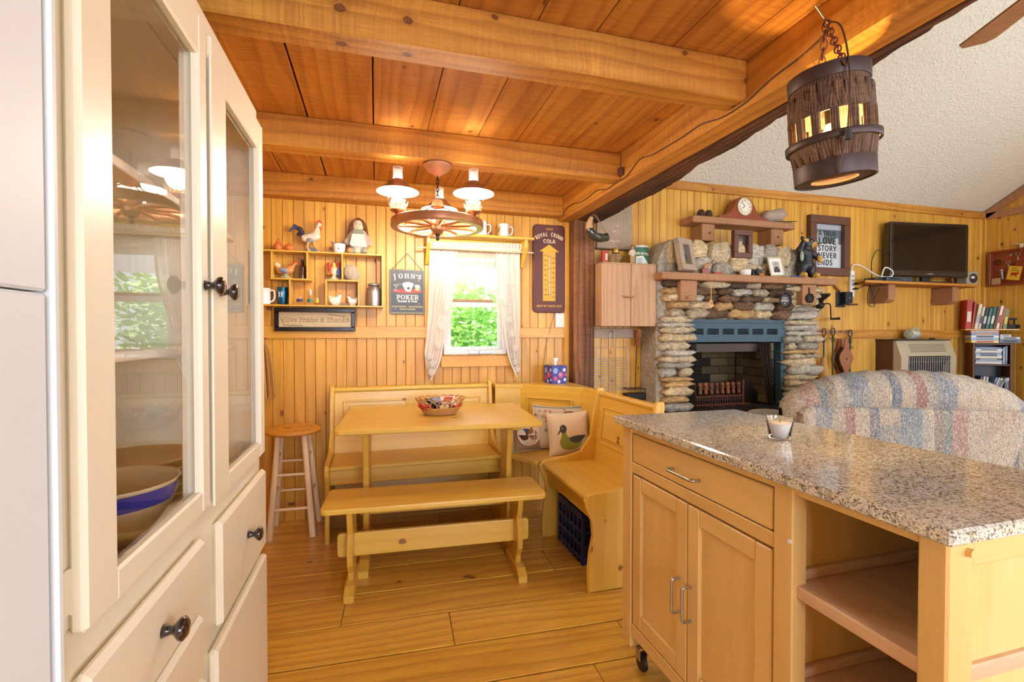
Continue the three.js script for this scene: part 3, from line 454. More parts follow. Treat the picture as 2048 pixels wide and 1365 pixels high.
{
  const t = thing('settle_bench', 'long pine settle along the back wall behind the table', 'bench', [-0.285, 0, -2.85]);
  settleBack(t, 1.06, 2);
  for (const x of [0.013, 1.047]) part(t, 'end_board', grain(mv(settleEnd(0.36), x, 0, 0, 0, Math.PI / 2, 0), 'y'), M.pine);
  const r = thing('settle_bench', 'short pine settle at the right, beside the island', 'bench', [0.925, 0, -2.645], -Math.PI / 2);
  settleBack(r, 0.655, 1);
  for (const x of [0.013, 0.642]) part(r, 'end_board', grain(mv(settleEnd(0.36), x, 0, 0, 0, Math.PI / 2, 0), 'y'), M.pine);
  part(r, 'peg', sph(0.006, 0.657, 0.33, -0.1, 0.5, 1, 1), M.pineB);
  // corner unit
  const c = thing('corner_seat', 'pine corner seat joining the two settles, with cushions', 'bench', [1.1, 0, -3.0]);
  const poly = (pts, y, th, m, n) => wp(c, n, grain(mv(ext(pts.map(([x, z]) => [x, -z]), th, 0.004), 0, y, 0, -Math.PI / 2, 0, 0), 'x'), m);
  poly([[0.79, -2.87], [0.905, -2.662], [1.29, -2.662], [1.3, -2.8], [1.0, -3.15], [0.79, -3.19]], 0.43, 0.024, M.pine, 'seat');
  poly([[0.79, -3.18], [0.975, -3.13], [1.29, -2.83], [1.305, -2.655], [1.345, -2.655], [1.345, -3.185], [1.34, -3.275], [0.79, -3.275]], 0.838, 0.026, M.pine, 'corner_shelf');
  const wallSeg = (a, b, n, y0 = 0.44, y1 = 0.826, m = M.pine) => { const L = Math.hypot(b[0] - a[0], b[1] - a[1]), an = Math.atan2(-(b[1] - a[1]), b[0] - a[0]); return wp(c, n, wbox(L, y1 - y0, 0.018, 'x', (a[0] + b[0]) / 2, (y0 + y1) / 2, (a[1] + b[1]) / 2, 0.002, 0, an, 0), m); };
  wallSeg([0.79, -3.18], [0.965, -3.145], 'back_board'); wallSeg([0.965, -3.145], [1.285, -2.845], 'back_board'); wallSeg([1.285, -2.845], [1.305, -2.665], 'back_board');
  { const an = Math.atan2(-0.3, 0.32) * -1 + 0, cx = 1.118, cz = -2.988, s = (dx, y, w, h) => wbox(w, h, 0.012, 'x', 0, 0, 0, 0.004).translate(dx, y, 0.011).rotateY(-Math.atan2(0.3, 0.32) * -1 * -1).translate(cx, 0, cz);
    const rot = Math.atan2(-(0.3), 0.32); const S = (dx, y, w, h) => mv(wbox(w, h, 0.012, 'x', dx, y, 0.011, 0.004), cx, 0, cz, 0, rot, 0);
    wp(c, 'panel_moulding', merge([S(0, 0.765, 0.32, 0.012), S(-0.16, 0.64, 0.012, 0.26), S(0.16, 0.64, 0.012, 0.26)]), M.pine); wp(c, 'raised_panel', S(0, 0.63, 0.25, 0.2), M.pine); }
  wp(c, 'support_leg', wb(1.2, 1.28, 0, 0.418, -2.85, -2.77), M.pineB); wp(c, 'support_leg', wb(0.8, 0.84, 0, 0.418, -3.17, -3.1), M.pineB);
}
{
  const t = thing('bar_stool', 'backless stool with pale log legs and painted round seat', 'stool', [-0.485, 0, -3.12]);
  const seatMap = canvasMap(512, 512, (x, w) => { x.fillStyle = '#d79a3c'; x.fillRect(0, 0, w, w); for (let i = 0; i < 90; i++) { x.strokeStyle = `rgba(150,95,25,${0.05 + 0.1 * rnd()})`; x.beginPath(); const y = rnd() * w; x.moveTo(0, y); x.lineTo(w, y + 10 * rnd()); x.stroke(); }
    x.fillStyle = '#5a7a3c'; for (let i = 0; i < 14; i++) { const a = i / 14 * 6.283; x.beginPath(); x.ellipse(256 + 190 * Math.cos(a), 256 + 190 * Math.sin(a), 26, 10, a + 1.2, 0, 7); x.fill(); }
    x.fillStyle = '#6b2f1c'; x.beginPath(); x.ellipse(200, 265, 52, 26, 0.3, 0, 7); x.fill(); x.fillStyle = '#a8431f'; x.beginPath(); x.ellipse(310, 245, 46, 22, -0.3, 0, 7); x.fill(); x.fillStyle = '#54703a'; x.beginPath(); x.ellipse(390, 215, 48, 12, -0.3, 0, 7); x.fill(); x.strokeStyle = '#c9a63a'; x.lineWidth = 7; x.beginPath(); x.arc(256, 220, 90, 0.7, 2.2); x.stroke(); });
  part(t, 'seat', lathe([[0, 0.6], [0.135, 0.6], [0.152, 0.606], [0.156, 0.617], [0.152, 0.628], [0.14, 0.632], [0, 0.632]], 44), mat(0xd79a3c, 0.4, 0, { clearcoat: 0.4 }));
  part(t, 'seat_painting', new THREE.CircleGeometry(0.142, 40).rotateX(-Math.PI / 2).translate(0, 0.6326, 0), new THREE.MeshPhysicalMaterial({ map: seatMap, roughness: 0.4 }), 'painted fruit and leaves');
  const ends = [[-0.115, 0.11, -0.07, 0.075], [0.12, 0.11, 0.07, 0.075], [0.13, -0.13, 0.075, -0.075], [-0.125, -0.13, -0.075, -0.075]];
  for (const [a, b, c, d] of ends) part(t, 'leg', grain(rod([a, 0, b], [c, 0.602, d], 0.019, 0.016, 14), 'y'), M.aspen);
  const at = (i, y) => { const [a, b, c, d] = ends[i], k = y / 0.602; return [a + (c - a) * k, y, b + (d - b) * k]; };
  for (const [i, j, y0] of [[0, 1, 0.17], [0, 1, 0.37], [2, 3, 0.22], [2, 3, 0.41], [1, 2, 0.25], [1, 2, 0.46], [0, 3, 0.25], [0, 3, 0.46]]) part(t, 'rung', grain(rod(at(i, y0), at(j, y0), 0.0085, 0.0085, 10), 'x'), M.aspen);
}

// ---------------------------------------------------------------- things on the table and the settles
{
  const t = thing('wicker_basket', 'oval open-weave wicker basket on the table', 'basket', [0.345, 0.7505, -2.66], -0.06);
  const cane = mat(0xc58d45, 0.55, 0, { clearcoat: 0.3 }), ring = (rx, rz, y, wv, ph, n = 16, r = 0.0035) => tube(Array.from({ length: 64 }, (_, i) => { const a = i / 64 * 6.2832, w = wv * Math.sin(a * n + ph); return [(rx + w) * Math.cos(a), y, (rz + w) * Math.sin(a)]; }), r, 128, 6, true);
  part(t, 'base', sc(cyl(0.08, 0.08, 0.006, 0, 0.004, 0, 32), 1, 1, 0.72), cane);
  for (let i = 0; i < 6; i++) part(t, 'weave_ring', ring(0.085 + i * 0.0055, 0.062 + i * 0.0055, 0.006 + i * 0.007, 0.003, i % 2 ? 0 : Math.PI, 14), cane);
  for (let i = 0; i < 18; i++) { const a = i / 18 * 6.2832, b = a + 0.75, p = (q, k, y) => [(0.118 + k) * Math.cos(q), y, (0.092 + k) * Math.sin(q)]; part(t, 'loop', tube([p(a, -0.01, 0.038), p(a + 0.1, 0.005, 0.07), p((a + b) / 2, 0.02, 0.094), p(b - 0.1, 0.005, 0.07), p(b, -0.01, 0.038)], 0.0032, 18, 6), cane); }
  const packs = [['#26304f', '#8d93b8', 'dark blue printed packet leaning in the basket', -0.03, 0.07, 0.0, 0.5], ['#b3262a', '#f0e0d8', 'red and white card packet at the left of the basket', -0.075, 0.055, 0.01, 0.9], ['#ece8e6', '#b8463f', 'white card packet lying across the basket', 0.035, 0.072, -0.005, -0.35], ['#a52a26', '#d8c8b8', 'red packet at the right rim of the basket', 0.07, 0.055, 0.012, -0.8], ['#2a2622', '#c9b58a', 'black packet at the bottom of the basket', 0.01, 0.035, 0.02, 0.2]];
  for (const [c1, c2, label, x, y, z, a] of packs) {
    const o = thing('card_packet', label, 'packet', [0.345 + x, 0.7505 + y, -2.66 + z], a, 'packets in the basket'); o.rotation.z = 0.25 * (x > 0 ? 1 : -1); o.rotation.x = 0.5;
    part(o, 'box', bx(0.09, 0.02, 0.06, 0, 0, 0, 0.002), mat(c1, 0.45)); part(o, 'printed_label', bx(0.05, 0.0012, 0.045, 0.01, 0.0107, 0, 0.0004), mat(c2, 0.5));
  }
}
{ // cushions: a pillow is two bulging faces
  function pillow(w, h, d) { const g = new THREE.PlaneGeometry(1, 1, 22, 22), f = (s) => { const q = g.clone(), p = q.attributes.position; for (let i = 0; i < p.count; i++) { const u = p.getX(i) * 2, v = p.getY(i) * 2, e = (1 - Math.pow(Math.abs(u), 3.2)) * (1 - Math.pow(Math.abs(v), 3.2)), pin = 1 - 0.07 * (1 - u * u) * Math.abs(v) ** 3 - 0.0, pin2 = 1 - 0.07 * (1 - v * v) * Math.abs(u) ** 3; p.setXYZ(i, u * w / 2 * pin2, v * h / 2 * pin, s * d / 2 * Math.pow(Math.max(e, 0), 0.6) + 0.003 * (vn(u * 5 + 9, v * 5) - 0.5) * e); } q.computeVertexNormals(); return q; }; return [f(1), f(-1)]; }
  const duckBody = (x, cx, cy, k, cols, face = -1) => { x.save(); x.translate(cx, cy); x.scale(face * k, k); x.fillStyle = cols[0]; x.beginPath(); x.moveTo(-150, -20); x.bezierCurveTo(-150, 60, -100, 120, 30, 110); x.bezierCurveTo(130, 100, 140, 20, 110, -20); x.bezierCurveTo(90, -60, 95, -90, 100, -110); x.lineTo(40, -110); x.bezierCurveTo(45, -60, 20, -30, -20, -25); x.closePath(); x.fill(); x.fillStyle = cols[1]; x.beginPath(); x.moveTo(-215, -45); x.bezierCurveTo(-120, -60, -30, -50, 10, -20); x.bezierCurveTo(-10, 40, -100, 50, -140, 10); x.closePath(); x.fill(); x.fillStyle = cols[2]; x.beginPath(); x.ellipse(72, -135, 42, 48, 0, 0, 7); x.fill(); x.beginPath(); x.moveTo(105, -140); x.lineTo(150, -75); x.lineTo(140, -70); x.lineTo(95, -110); x.fill(); x.fillStyle = '#e8dccb'; x.beginPath(); x.arc(85, -140, 6, 0, 7); x.fill(); for (let i = 0; i < 160; i++) { x.fillStyle = `rgba(30,28,26,${0.15 + 0.3 * rnd()})`; x.fillRect(-190 + rnd() * 180, -48 + rnd() * 70, 7, 3); } x.restore(); };
  const cloth = (x, w, h, c) => { x.fillStyle = c; x.fillRect(0, 0, w, h); for (let i = 0; i < 5000; i++) { x.fillStyle = `rgba(150,115,80,${rnd() * 0.07})`; x.fillRect(rnd() * w, rnd() * h, 9, 2); } };
  const mats = [
    printed(512, 512, (x, w, h) => { cloth(x, w, h, '#e9d6b6'); duckBody(x, 250, 330, 1, ['#8a9440', '#4d4a48', '#4b4a44']); }, 0.9),
    printed(512, 512, (x, w, h) => { cloth(x, w, h, '#a58a62'); for (let i = 0; i < 60; i++) { x.fillStyle = i % 2 ? 'rgba(70,40,25,.35)' : 'rgba(220,200,160,.4)'; x.fillRect(i * 9, 0, 4, h); } x.fillStyle = '#ecdcc0'; x.beginPath(); x.arc(250, 235, 205, 0, 7); x.fill(); x.strokeStyle = '#8c2a1f'; x.lineWidth = 11; x.stroke(); duckBody(x, 250, 190, 0.55, ['#a06a3c', '#4a5a78', '#46608a'], 1); duckBody(x, 170, 280, 0.5, ['#5a3520', '#3a2a22', '#2c3c68'], 1); duckBody(x, 320, 290, 0.48, ['#b08a62', '#8d6a48', '#a8845c'], 1); x.strokeStyle = '#9a6a38'; x.lineWidth = 5; for (let i = 0; i < 9; i++) { x.beginPath(); x.moveTo(190 + i * 14, 425); x.lineTo(130 + i * 28, 330); x.stroke(); } }, 0.9),
    printed(512, 512, (x, w, h) => { cloth(x, w, h, '#cdbfa4'); x.fillStyle = '#79828a'; x.fillRect(0, 0, w, 20); for (let i = 0; i < 26; i++) { x.fillStyle = pick(['#8f9a6a', '#b2735a', '#9a5a48', '#7c8c78']); x.globalAlpha = 0.6; x.beginPath(); x.ellipse(rnd() * w, 30 + rnd() * 300, 16 + rnd() * 20, 12, rnd() * 3, 0, 7); x.fill(); } x.globalAlpha = 1; for (const [r, c] of [[95, '#5a4638'], [80, '#b87a4a'], [62, '#3d6a68'], [40, '#5a8a78']]) { x.fillStyle = c; x.beginPath(); x.arc(390, 150, r, Math.PI, 7); x.fill(); } }, 0.9),
  ];
  [['cream throw cushion with a green-breasted duck, foremost on the corner seat', 1.155, 0.575, -2.745, 0.26, 0.27, 0.11, -0.2, -0.22, 0], ['throw cushion with three flying ducks in a red circle', 0.945, 0.545, -2.935, 0.215, 0.215, 0.09, -0.15, 0.1, 1], ['patterned cushion standing behind the duck cushions', 1.13, 0.59, -2.885, 0.32, 0.28, 0.07, -0.12, -0.45, 2]].forEach(([label, x, y, z, w, h, d, tilt, turn, k]) => {
    const t = thing('throw_cushion', label, 'cushion', [x, y, z], turn, 'cushions on the corner seat'); t.rotation.order = 'YXZ'; t.rotation.x = tilt; if (k === 0) t.rotation.z = 0.06;
    const [f, b] = pillow(w, h, d); part(t, 'front', f, mats[k]); part(t, 'back', b, mat(k === 1 ? 0x8f754f : 0xdccaa9, 0.9, 0, { side: THREE.DoubleSide }));
    const e = []; for (let i = 0; i < 40; i++) { const q = i / 40 * 4, sd = Math.floor(q), u = (q - sd) * 2 - 1, pn = 1 - 0.07 * (1 - u * u); e.push([[u * w / 2, h / 2 * pn, 0], [w / 2 * pn, -u * h / 2, 0], [-u * w / 2, -h / 2 * pn, 0], [-w / 2 * pn, u * h / 2, 0]][sd]); }
    part(t, 'piping', tube(e, 0.003, 120, 6, true), mat(0xe6d6b8, 0.8));
  });
}
{ // tissue box
  const t = thing('tissue_box', 'blue floral tissue cube on the corner shelf', 'tissue box', [1.225, 0.8515, -3.15], 0.12);
  const pr = printed(256, 256, (x, w, h) => { x.fillStyle = '#3d3f92'; x.fillRect(0, 0, w, h); const blob = (c, cx, cy, r, n = 6) => { x.fillStyle = c; for (let i = 0; i < n; i++) { const a = i / n * 6.283; x.beginPath(); x.ellipse(cx + r * Math.cos(a), cy + r * Math.sin(a), r * 0.75, r * 0.6, a, 0, 7); x.fill(); } }; blob('#8fb8e0', 60, 70, 26); blob('#d2527a', 150, 130, 28); blob('#d2527a', 60, 180, 22); blob('#f0e8f0', 210, 60, 16); blob('#f0e8f0', 120, 225, 15); blob('#8fb8e0', 140, 125, 12); blob('#f0e8f0', 220, 200, 14); blob('#d2527a', 235, 130, 14); });
  part(t, 'box', new THREE.BoxGeometry(0.118, 0.125, 0.118).translate(0, 0.0625, 0), pr);
  const g = new THREE.PlaneGeometry(0.06, 0.06, 10, 10), p = g.attributes.position; for (let i = 0; i < p.count; i++) { const x = p.getX(i), y = p.getY(i); p.setXYZ(i, x * (0.25 + 8 * (y + 0.03)) * 0.9, y * 0.9, 0.013 * Math.sin(x * 190 + y * 60) * (0.3 + 8 * (y + 0.03))); } g.computeVertexNormals();
  part(t, 'tissue', g.translate(0, 0.15, 0), mat(0xf7f6f2, 0.9, 0, { side: THREE.DoubleSide }));
}
{ // blue crate under the right settle
  const t = thing('storage_crate', 'dark blue plastic lattice crate under the right settle', 'crate', [1.14, 0.001, -2.4]);
  const m = mat(0x1c2a66, 0.4), W = 0.24, D = 0.33, H = 0.27;
  part(t, 'bottom', bx(W, 0.012, D, 0, 0.006, 0), m);
  for (const [nx, nz, L] of [[-1, 0, D], [1, 0, D], [0, 1, W], [0, -1, W]]) { const l = []; for (const y of [0.03, 0.1, 0.17, 0.25]) l.push(bx(L, y === 0.25 ? 0.04 : 0.02, 0.008, 0, y, 0)); const n = Math.round(L / 0.055); for (let i = 0; i <= n; i++) l.push(bx(0.012, H, 0.01, -L / 2 + 0.006 + i * (L - 0.012) / n, H / 2, 0)); part(t, 'lattice_side', mv(merge(l), nx * W / 2, 0, nz * D / 2, 0, nx ? Math.PI / 2 : 0, 0), m); }
  part(t, 'inner_liner', bx(W - 0.02, 0.2, D - 0.02, 0, 0.12, 0, 0.004), M.black);
}

// ---------------------------------------------------------------- window dressing
{
  const lace = canvasMap(512, 512, (x, w, h) => { x.fillStyle = '#fff'; x.fillRect(0, 0, w, h); x.fillStyle = '#000'; for (let j = 0; j < 32; j++) for (let i = 0; i < 32; i++) { x.beginPath(); x.arc(i * 16 + (j % 2 ? 8 : 0), j * 16 + 8, 4.9, 0, 7); x.fill(); } x.fillStyle = '#fff'; }); lace.wrapS = lace.wrapT = THREE.RepeatWrapping; lace.colorSpace = THREE.NoColorSpace; lace.repeat.set(1 / 0.16, 1 / 0.16);
  const net = new THREE.MeshPhysicalMaterial({ color: 0xf6f0e6, roughness: 0.9, alphaMap: lace, transparent: true, side: THREE.DoubleSide });
  const sheer = net.clone(); sheer.alphaMap = canvasMap(512, 512, (x, w, h) => { x.fillStyle = '#fff'; x.fillRect(0, 0, w, h); x.fillStyle = '#000'; for (let j = 0; j < 32; j++) for (let i = 0; i < 32; i++) { x.beginPath(); x.arc(i * 16 + (j % 2 ? 8 : 0), j * 16 + 8, 6.8, 0, 7); x.fill(); } }); sheer.alphaMap.wrapS = sheer.alphaMap.wrapT = THREE.RepeatWrapping; sheer.alphaMap.colorSpace = THREE.NoColorSpace; sheer.alphaMap.repeat.set(1 / 0.16, 1 / 0.16);
  const solid = new THREE.MeshPhysicalMaterial({ color: 0xf4eee2, roughness: 0.9, side: THREE.DoubleSide, transmission: 0.2, thickness: 0 });
  function sheet(inner, outer, nu, nv, z0, amp, waves) {           // curves of [x, y] from top to bottom
    const ci = new THREE.CatmullRomCurve3(inner.map(([x, y]) => new THREE.Vector3(x, y, 0))), co = new THREE.CatmullRomCurve3(outer.map(([x, y]) => new THREE.Vector3(x, y, 0))), pos = [], uv = [], idx = [];
    for (let j = 0; j <= nv; j++) { const v = j / nv, a = co.getPoint(v), b = ci.getPoint(v); for (let i = 0; i <= nu; i++) { const u = i / nu; pos.push(a.x + (b.x - a.x) * u, a.y + (b.y - a.y) * u, z0 + amp * Math.sin(u * waves * 6.283 + 1.3 * Math.sin(v * 3)) * (0.6 + 0.6 * v) + 0.004 * Math.sin(u * waves * 17 + v * 7)); uv.push(pos.at(-3), pos.at(-2)); if (i < nu && j < nv) { const k = j * (nu + 1) + i; idx.push(k, k + 1, k + nu + 1, k + 1, k + nu + 2, k + nu + 1); } } }
    const g = new THREE.BufferGeometry(); g.setAttribute('position', new THREE.Float32BufferAttribute(pos, 3)); g.setAttribute('uv', new THREE.Float32BufferAttribute(uv, 2)); g.setIndex(idx); g.computeVertexNormals(); return g;
  }
  const edgeTrim = (pts, z) => tube(pts.map(([x, y]) => [x, y, z]), 0.006, 60, 6), rosette = (x, y, z, r) => merge([0, 1, 2, 3, 4, 5].map((i) => new THREE.TorusGeometry(r * 0.42, 0.0022, 5, 14).translate(x + r * 0.6 * Math.cos(i * 1.047), y + r * 0.6 * Math.sin(i * 1.047), z)).concat([new THREE.TorusGeometry(r * 1.15, 0.002, 5, 24).translate(x, y, z)]));
  for (const [label, inner, outer, roses] of [
    ['white lace curtain panel at the left of the window', [[0.53, 1.79], [0.53, 1.6], [0.505, 1.45], [0.47, 1.3], [0.44, 1.15], [0.415, 1.02], [0.352, 0.885]], [[0.35, 1.8], [0.345, 1.6], [0.34, 1.45], [0.335, 1.3], [0.322, 1.15], [0.312, 1.06], [0.345, 0.888]], [[0.345, 1.05], [0.37, 1.0], [0.40, 1.12], [0.42, 1.25], [0.36, 0.94], [0.45, 1.36]]],
    ['white lace curtain panel at the right of the window', [[0.815, 1.79], [0.82, 1.6], [0.845, 1.45], [0.865, 1.3], [0.885, 1.15], [0.91, 1.02], [0.968, 0.888]], [[0.99, 1.81], [0.985, 1.6], [0.985, 1.45], [0.985, 1.3], [0.985, 1.15], [0.99, 1.05], [0.97, 0.89]], [[0.95, 1.1], [0.93, 1.2], [0.955, 1.0], [0.9, 1.3], [0.965, 0.95], [0.87, 1.42]]]]) {
    const t = thing('lace_curtain', label, 'curtain', [inner[0][0], 1.8, ZW + 0.07], 0, 'lace curtains at the window');
    wp(t, 'lace_panel', sheet(inner, outer, 60, 60, ZW + 0.055, 0.011, 4), net);
    wp(t, 'lace_edging', edgeTrim(inner, ZW + 0.06), solid);
    wps(t, 'rose_motif', (roses.map(([x, y]) => rosette(x, y, ZW + 0.07, 0.018))), solid);
  }
  const v = thing('lace_valance', 'ruffled lace valance across the top of the window', 'valance', [0.67, 1.8, ZW + 0.07]);
  wp(v, 'lace_panel', sheet([[0.99, 1.8], [0.99, 1.7], [0.985, 1.56]], [[0.35, 1.79], [0.355, 1.7], [0.36, 1.55]], 140, 16, ZW + 0.045, 0.007, 17), sheer);
  wp(v, 'ruffle_header', sheet([[0.995, 1.842], [0.995, 1.81], [0.992, 1.795]], [[0.347, 1.825], [0.347, 1.8], [0.35, 1.785]], 200, 5, ZW + 0.062, 0.012, 26), solid);
  wp(v, 'rod_pocket', tube([[0.35, 1.785, ZW + 0.06], [0.67, 1.79, ZW + 0.062], [0.99, 1.795, ZW + 0.06]], 0.012, 40, 10), solid);
  const s = thing('window_shelf', 'pine shelf with slanted brackets above the window', 'shelf', [0.665, 1.85, ZW]);
  wp(s, 'board', ww('x', 0.262, 1.066, 1.856, 1.874, ZW, ZW + 0.15, 0.004), M.pineB);
  wp(s, 'back_rail', ww('x', 0.32, 1.02, 1.815, 1.856, ZW, ZW + 0.018), M.pineB);
  for (const x of [0.335, 1.01]) wp(s, 'bracket', grain(mv(ext([[0, 1.675], [0.03, 1.675], [0.14, 1.8], [0.14, 1.856], [0, 1.856]], 0.024, 0.003), x, 0, ZW, 0, -Math.PI / 2, 0), 'y'), M.pineB);
  solo('curtain_rod', 'pale wooden curtain rod sticking out past the shelf brackets', 'rod', rod([-0.41, 0, 0], [0.41, 0, 0], 0.006), M.aspen, [0.663, 1.775, ZW + 0.1]);
  // mugs on that shelf
  const mug = (name, label, x, z, r, h, m, turn, group, draw) => { const t = thing(name, label, 'mug', [x, 1.875, z], turn, group); part(t, 'cup', lathe([[0, 0], [r * 0.92, 0], [r, 0.004], [r, h], [r - 0.003, h + 0.001], [r - 0.005, h - 0.004], [r - 0.005, 0.006], [0, 0.005]], 32), m); part(t, 'handle', tube([[r - 0.002, h * 0.82, 0], [r + 0.022, h * 0.84, 0], [r + 0.03, h * 0.55, 0], [r + 0.018, h * 0.28, 0], [r - 0.002, h * 0.2, 0]], 0.0045, 24, 8), m); if (draw) part(t, 'printed_band', new THREE.CylinderGeometry(r + 0.0004, r + 0.0004, h * 0.8, 32, 1, true).translate(0, h * 0.5, 0), draw); return t; };
  mug('coffee_mug', 'white mug with a rooster picture on the window shelf', 0.862, ZW + 0.075, 0.037, 0.092, M.china, 0, 'mugs', new THREE.MeshPhysicalMaterial({ roughness: 0.25, map: canvasMap(512, 128, (x, w, h) => { x.fillStyle = '#f2ede0'; x.fillRect(0, 0, w, h); for (const o of [0, 256]) { x.strokeStyle = '#6a5636'; x.lineWidth = 3; x.strokeRect(o + 60, 14, 130, 100); x.fillStyle = '#e6d6ae'; x.fillRect(o + 64, 18, 122, 92); x.fillStyle = '#2c2c34'; x.beginPath(); x.ellipse(o + 125, 70, 32, 20, -0.3, 0, 7); x.fill(); x.beginPath(); x.ellipse(o + 98, 50, 12, 24, 0.5, 0, 7); x.fill(); x.fillStyle = '#b03020'; x.beginPath(); x.arc(o + 98, 30, 8, 0, 7); x.fill(); x.fillStyle = '#33343c'; x.beginPath(); x.ellipse(o + 158, 50, 10, 26, 0.5, 0, 7); x.fill(); } }) }));
  mug('coffee_mug', 'plain white mug on the window shelf beside the wheel lamp', 0.70, ZW + 0.08, 0.04, 0.1, M.china, 0, 'mugs');
}

// ---------------------------------------------------------------- cubby shelf and what stands on it
{
  const F = ZW + 0.117, c = thing('cubby_shelf', 'pine wall shelf divided into open cubbies', 'shelf', [-0.35, 1.38, ZW]);
  const H = (x0, x1, y) => wp(c, 'shelf_board', ww('x', x0, x1, y - 0.01, y, ZW, F, 0.0015), M.pineB), U = (x, y0, y1) => wp(c, 'upright', ww('y', x - 0.005, x + 0.005, y0, y1, ZW, F, 0.0015), M.pineB);
  H(-0.86, 0.046, 1.714); H(-0.86, 0.046, 1.381); U(0.041, 1.381, 1.704); U(-0.855, 1.381, 1.704); U(-0.61, 1.543, 1.704); U(-0.409, 1.543, 1.704); U(-0.204, 1.543, 1.704); H(-0.615, -0.389, 1.543); U(-0.509, 1.381, 1.533); H(-0.306, -0.1, 1.543); U(-0.301, 1.381, 1.533); U(-0.105, 1.381, 1.533);
  const Z = ZW + 0.062, T = 1.7145, Mi = 1.5435, Bo = 1.3815, orange = mat(0xd97a3c, 0.4);
  for (const [x, w, h, label] of [[-0.58, 0.026, 0.075, 'tall orange glazed ceramic gourd on the cubby shelf'], [-0.518, 0.029, 0.052, 'squat orange ceramic pumpkin on the cubby shelf']]) {
    const t = thing('ceramic_gourd', label, 'gourd', [x, T, Z + 0.01]); const g = new THREE.SphereGeometry(1, 40, 16), p = g.attributes.position; for (let i = 0; i < p.count; i++) { const a = Math.atan2(p.getZ(i), p.getX(i)), r = 0.88 + 0.12 * Math.abs(Math.cos(a * 4)), y = p.getY(i), tp = h > 0.06 ? 1 - 0.35 * (y + 0.2) : 1; p.setXYZ(i, p.getX(i) * w * r * tp, (y + 0.96) * h * 0.45, p.getZ(i) * w * r * tp); } g.computeVertexNormals();
    part(t, 'flesh', g, orange); part(t, 'stem', rod([0, h * 0.86, 0], [0.004, h * 1.02, 0], 0.005, 0.003), mat(0xa85a2c, 0.5));
  }
  const P = (a, ra, b, rb, col) => [...a, ra, ...b, rb, col];
  { // tall rooster
    const t = thing('rooster_figurine', 'tall white rooster figurine with dark blue tail on top of the cubby shelf', 'figurine', [-0.395, T + 0.0022, Z]);
    const w = '#ddd3bd', g = '#8a8a84', k = '#2c3350', r = '#b8341f', y = '#c9a06a';
    part(t, 'body', body([P([-0.03, 0.085, 0], 0.024, [0.03, 0.1, 0], 0.027, w), P([0.03, 0.1, 0], 0.025, [0.045, 0.16, 0], 0.013, w), P([0.045, 0.165, 0], 0.014, [0.05, 0.178, 0], 0.013, w), P([-0.03, 0.085, 0], 0.02, [0.0, 0.075, 0.01], 0.018, g), P([-0.035, 0.09, 0], 0.014, [-0.06, 0.14, 0], 0.013, k), P([-0.06, 0.14, 0], 0.013, [-0.09, 0.155, 0.006], 0.011, k), P([-0.09, 0.155, 0.006], 0.011, [-0.118, 0.125, 0.008], 0.006, '#3a4a78'), P([-0.05, 0.12, 0], 0.011, [-0.075, 0.11, -0.006], 0.007, k), P([0.062, 0.172, 0], 0.006, [0.075, 0.166, 0], 0.002, y), P([0.05, 0.158, 0.004], 0.008, [0.056, 0.145, 0.004], 0.006, r), P([-0.01, 0.065, 0.01], 0.01, [-0.02, 0.03, 0.012], 0.005, y), P([-0.02, 0.03, 0.012], 0.005, [-0.012, 0.008, 0.012], 0.006, y), P([0.015, 0.07, -0.008], 0.01, [0.025, 0.035, -0.01], 0.005, y), P([0.025, 0.035, -0.01], 0.005, [0.04, 0.008, -0.01], 0.006, y), P([-0.03, 0.006, 0], 0.008, [0.05, 0.006, 0], 0.008, g), P([-0.01, 0.02, -0.004], 0.012, [0.03, 0.012, 0.004], 0.01, '#6d6e66')], 0.008, 56), painted(0.45));
    part(t, 'comb', ext([[0.035, 0.185], [0.036, 0.2], [0.042, 0.195], [0.046, 0.21], [0.052, 0.199], [0.058, 0.208], [0.062, 0.194], [0.066, 0.198], [0.066, 0.18], [0.05, 0.178]], 0.006, 0.0015), mat(0xc03a22, 0.4));
  }
  { // rag doll: generic cloth doll with brown yarn hair
    const t = thing('rag_doll', 'seated cloth rag doll with brown yarn hair and white apron', 'doll', [-0.108, T, Z]);
    part(t, 'head', sph(0.036, 0, 0.185, 0.004, 0.95, 1.08, 0.75, 24, 18), mat(0xdcc6a6, 0.9));
    const hair = []; for (let i = 0; i < 46; i++) { const a = -0.35 + (Math.PI + 0.7) * i / 45, x = Math.cos(a), y = Math.sin(a); hair.push(tube([[x * 0.008, 0.223, 0.005], [x * 0.037, 0.192 + y * 0.037, 0.018 - (i % 3) * 0.014], [x * 0.052, 0.172 + y * 0.018, 0.004 - (i % 3) * 0.008], [x * 0.056 + 0.004 * Math.sin(i), 0.125, 0.008]], 0.0056, 10, 5)); }
    part(t, 'yarn_hair', merge(hair), mat(0x6e4526, 0.95));
    part(t, 'dress', body([P([0, 0.145, 0], 0.03, [0, 0.06, 0.002], 0.05, '#bfb4a2'), P([-0.03, 0.135, 0], 0.022, [-0.068, 0.075, 0.01], 0.02, '#b9a694'), P([0.03, 0.135, 0], 0.022, [0.068, 0.075, 0.01], 0.02, '#b9a694'), P([0, 0.045, 0.01], 0.048, [0, 0.03, 0.012], 0.03, '#c9c2b2'), P([-0.03, 0.03, 0.015], 0.026, [-0.035, 0.022, 0.03], 0.02, '#8d8d80'), P([0.03, 0.03, 0.015], 0.026, [0.035, 0.022, 0.03], 0.02, '#8d8d80')], 0.015, 40), painted(0.95));
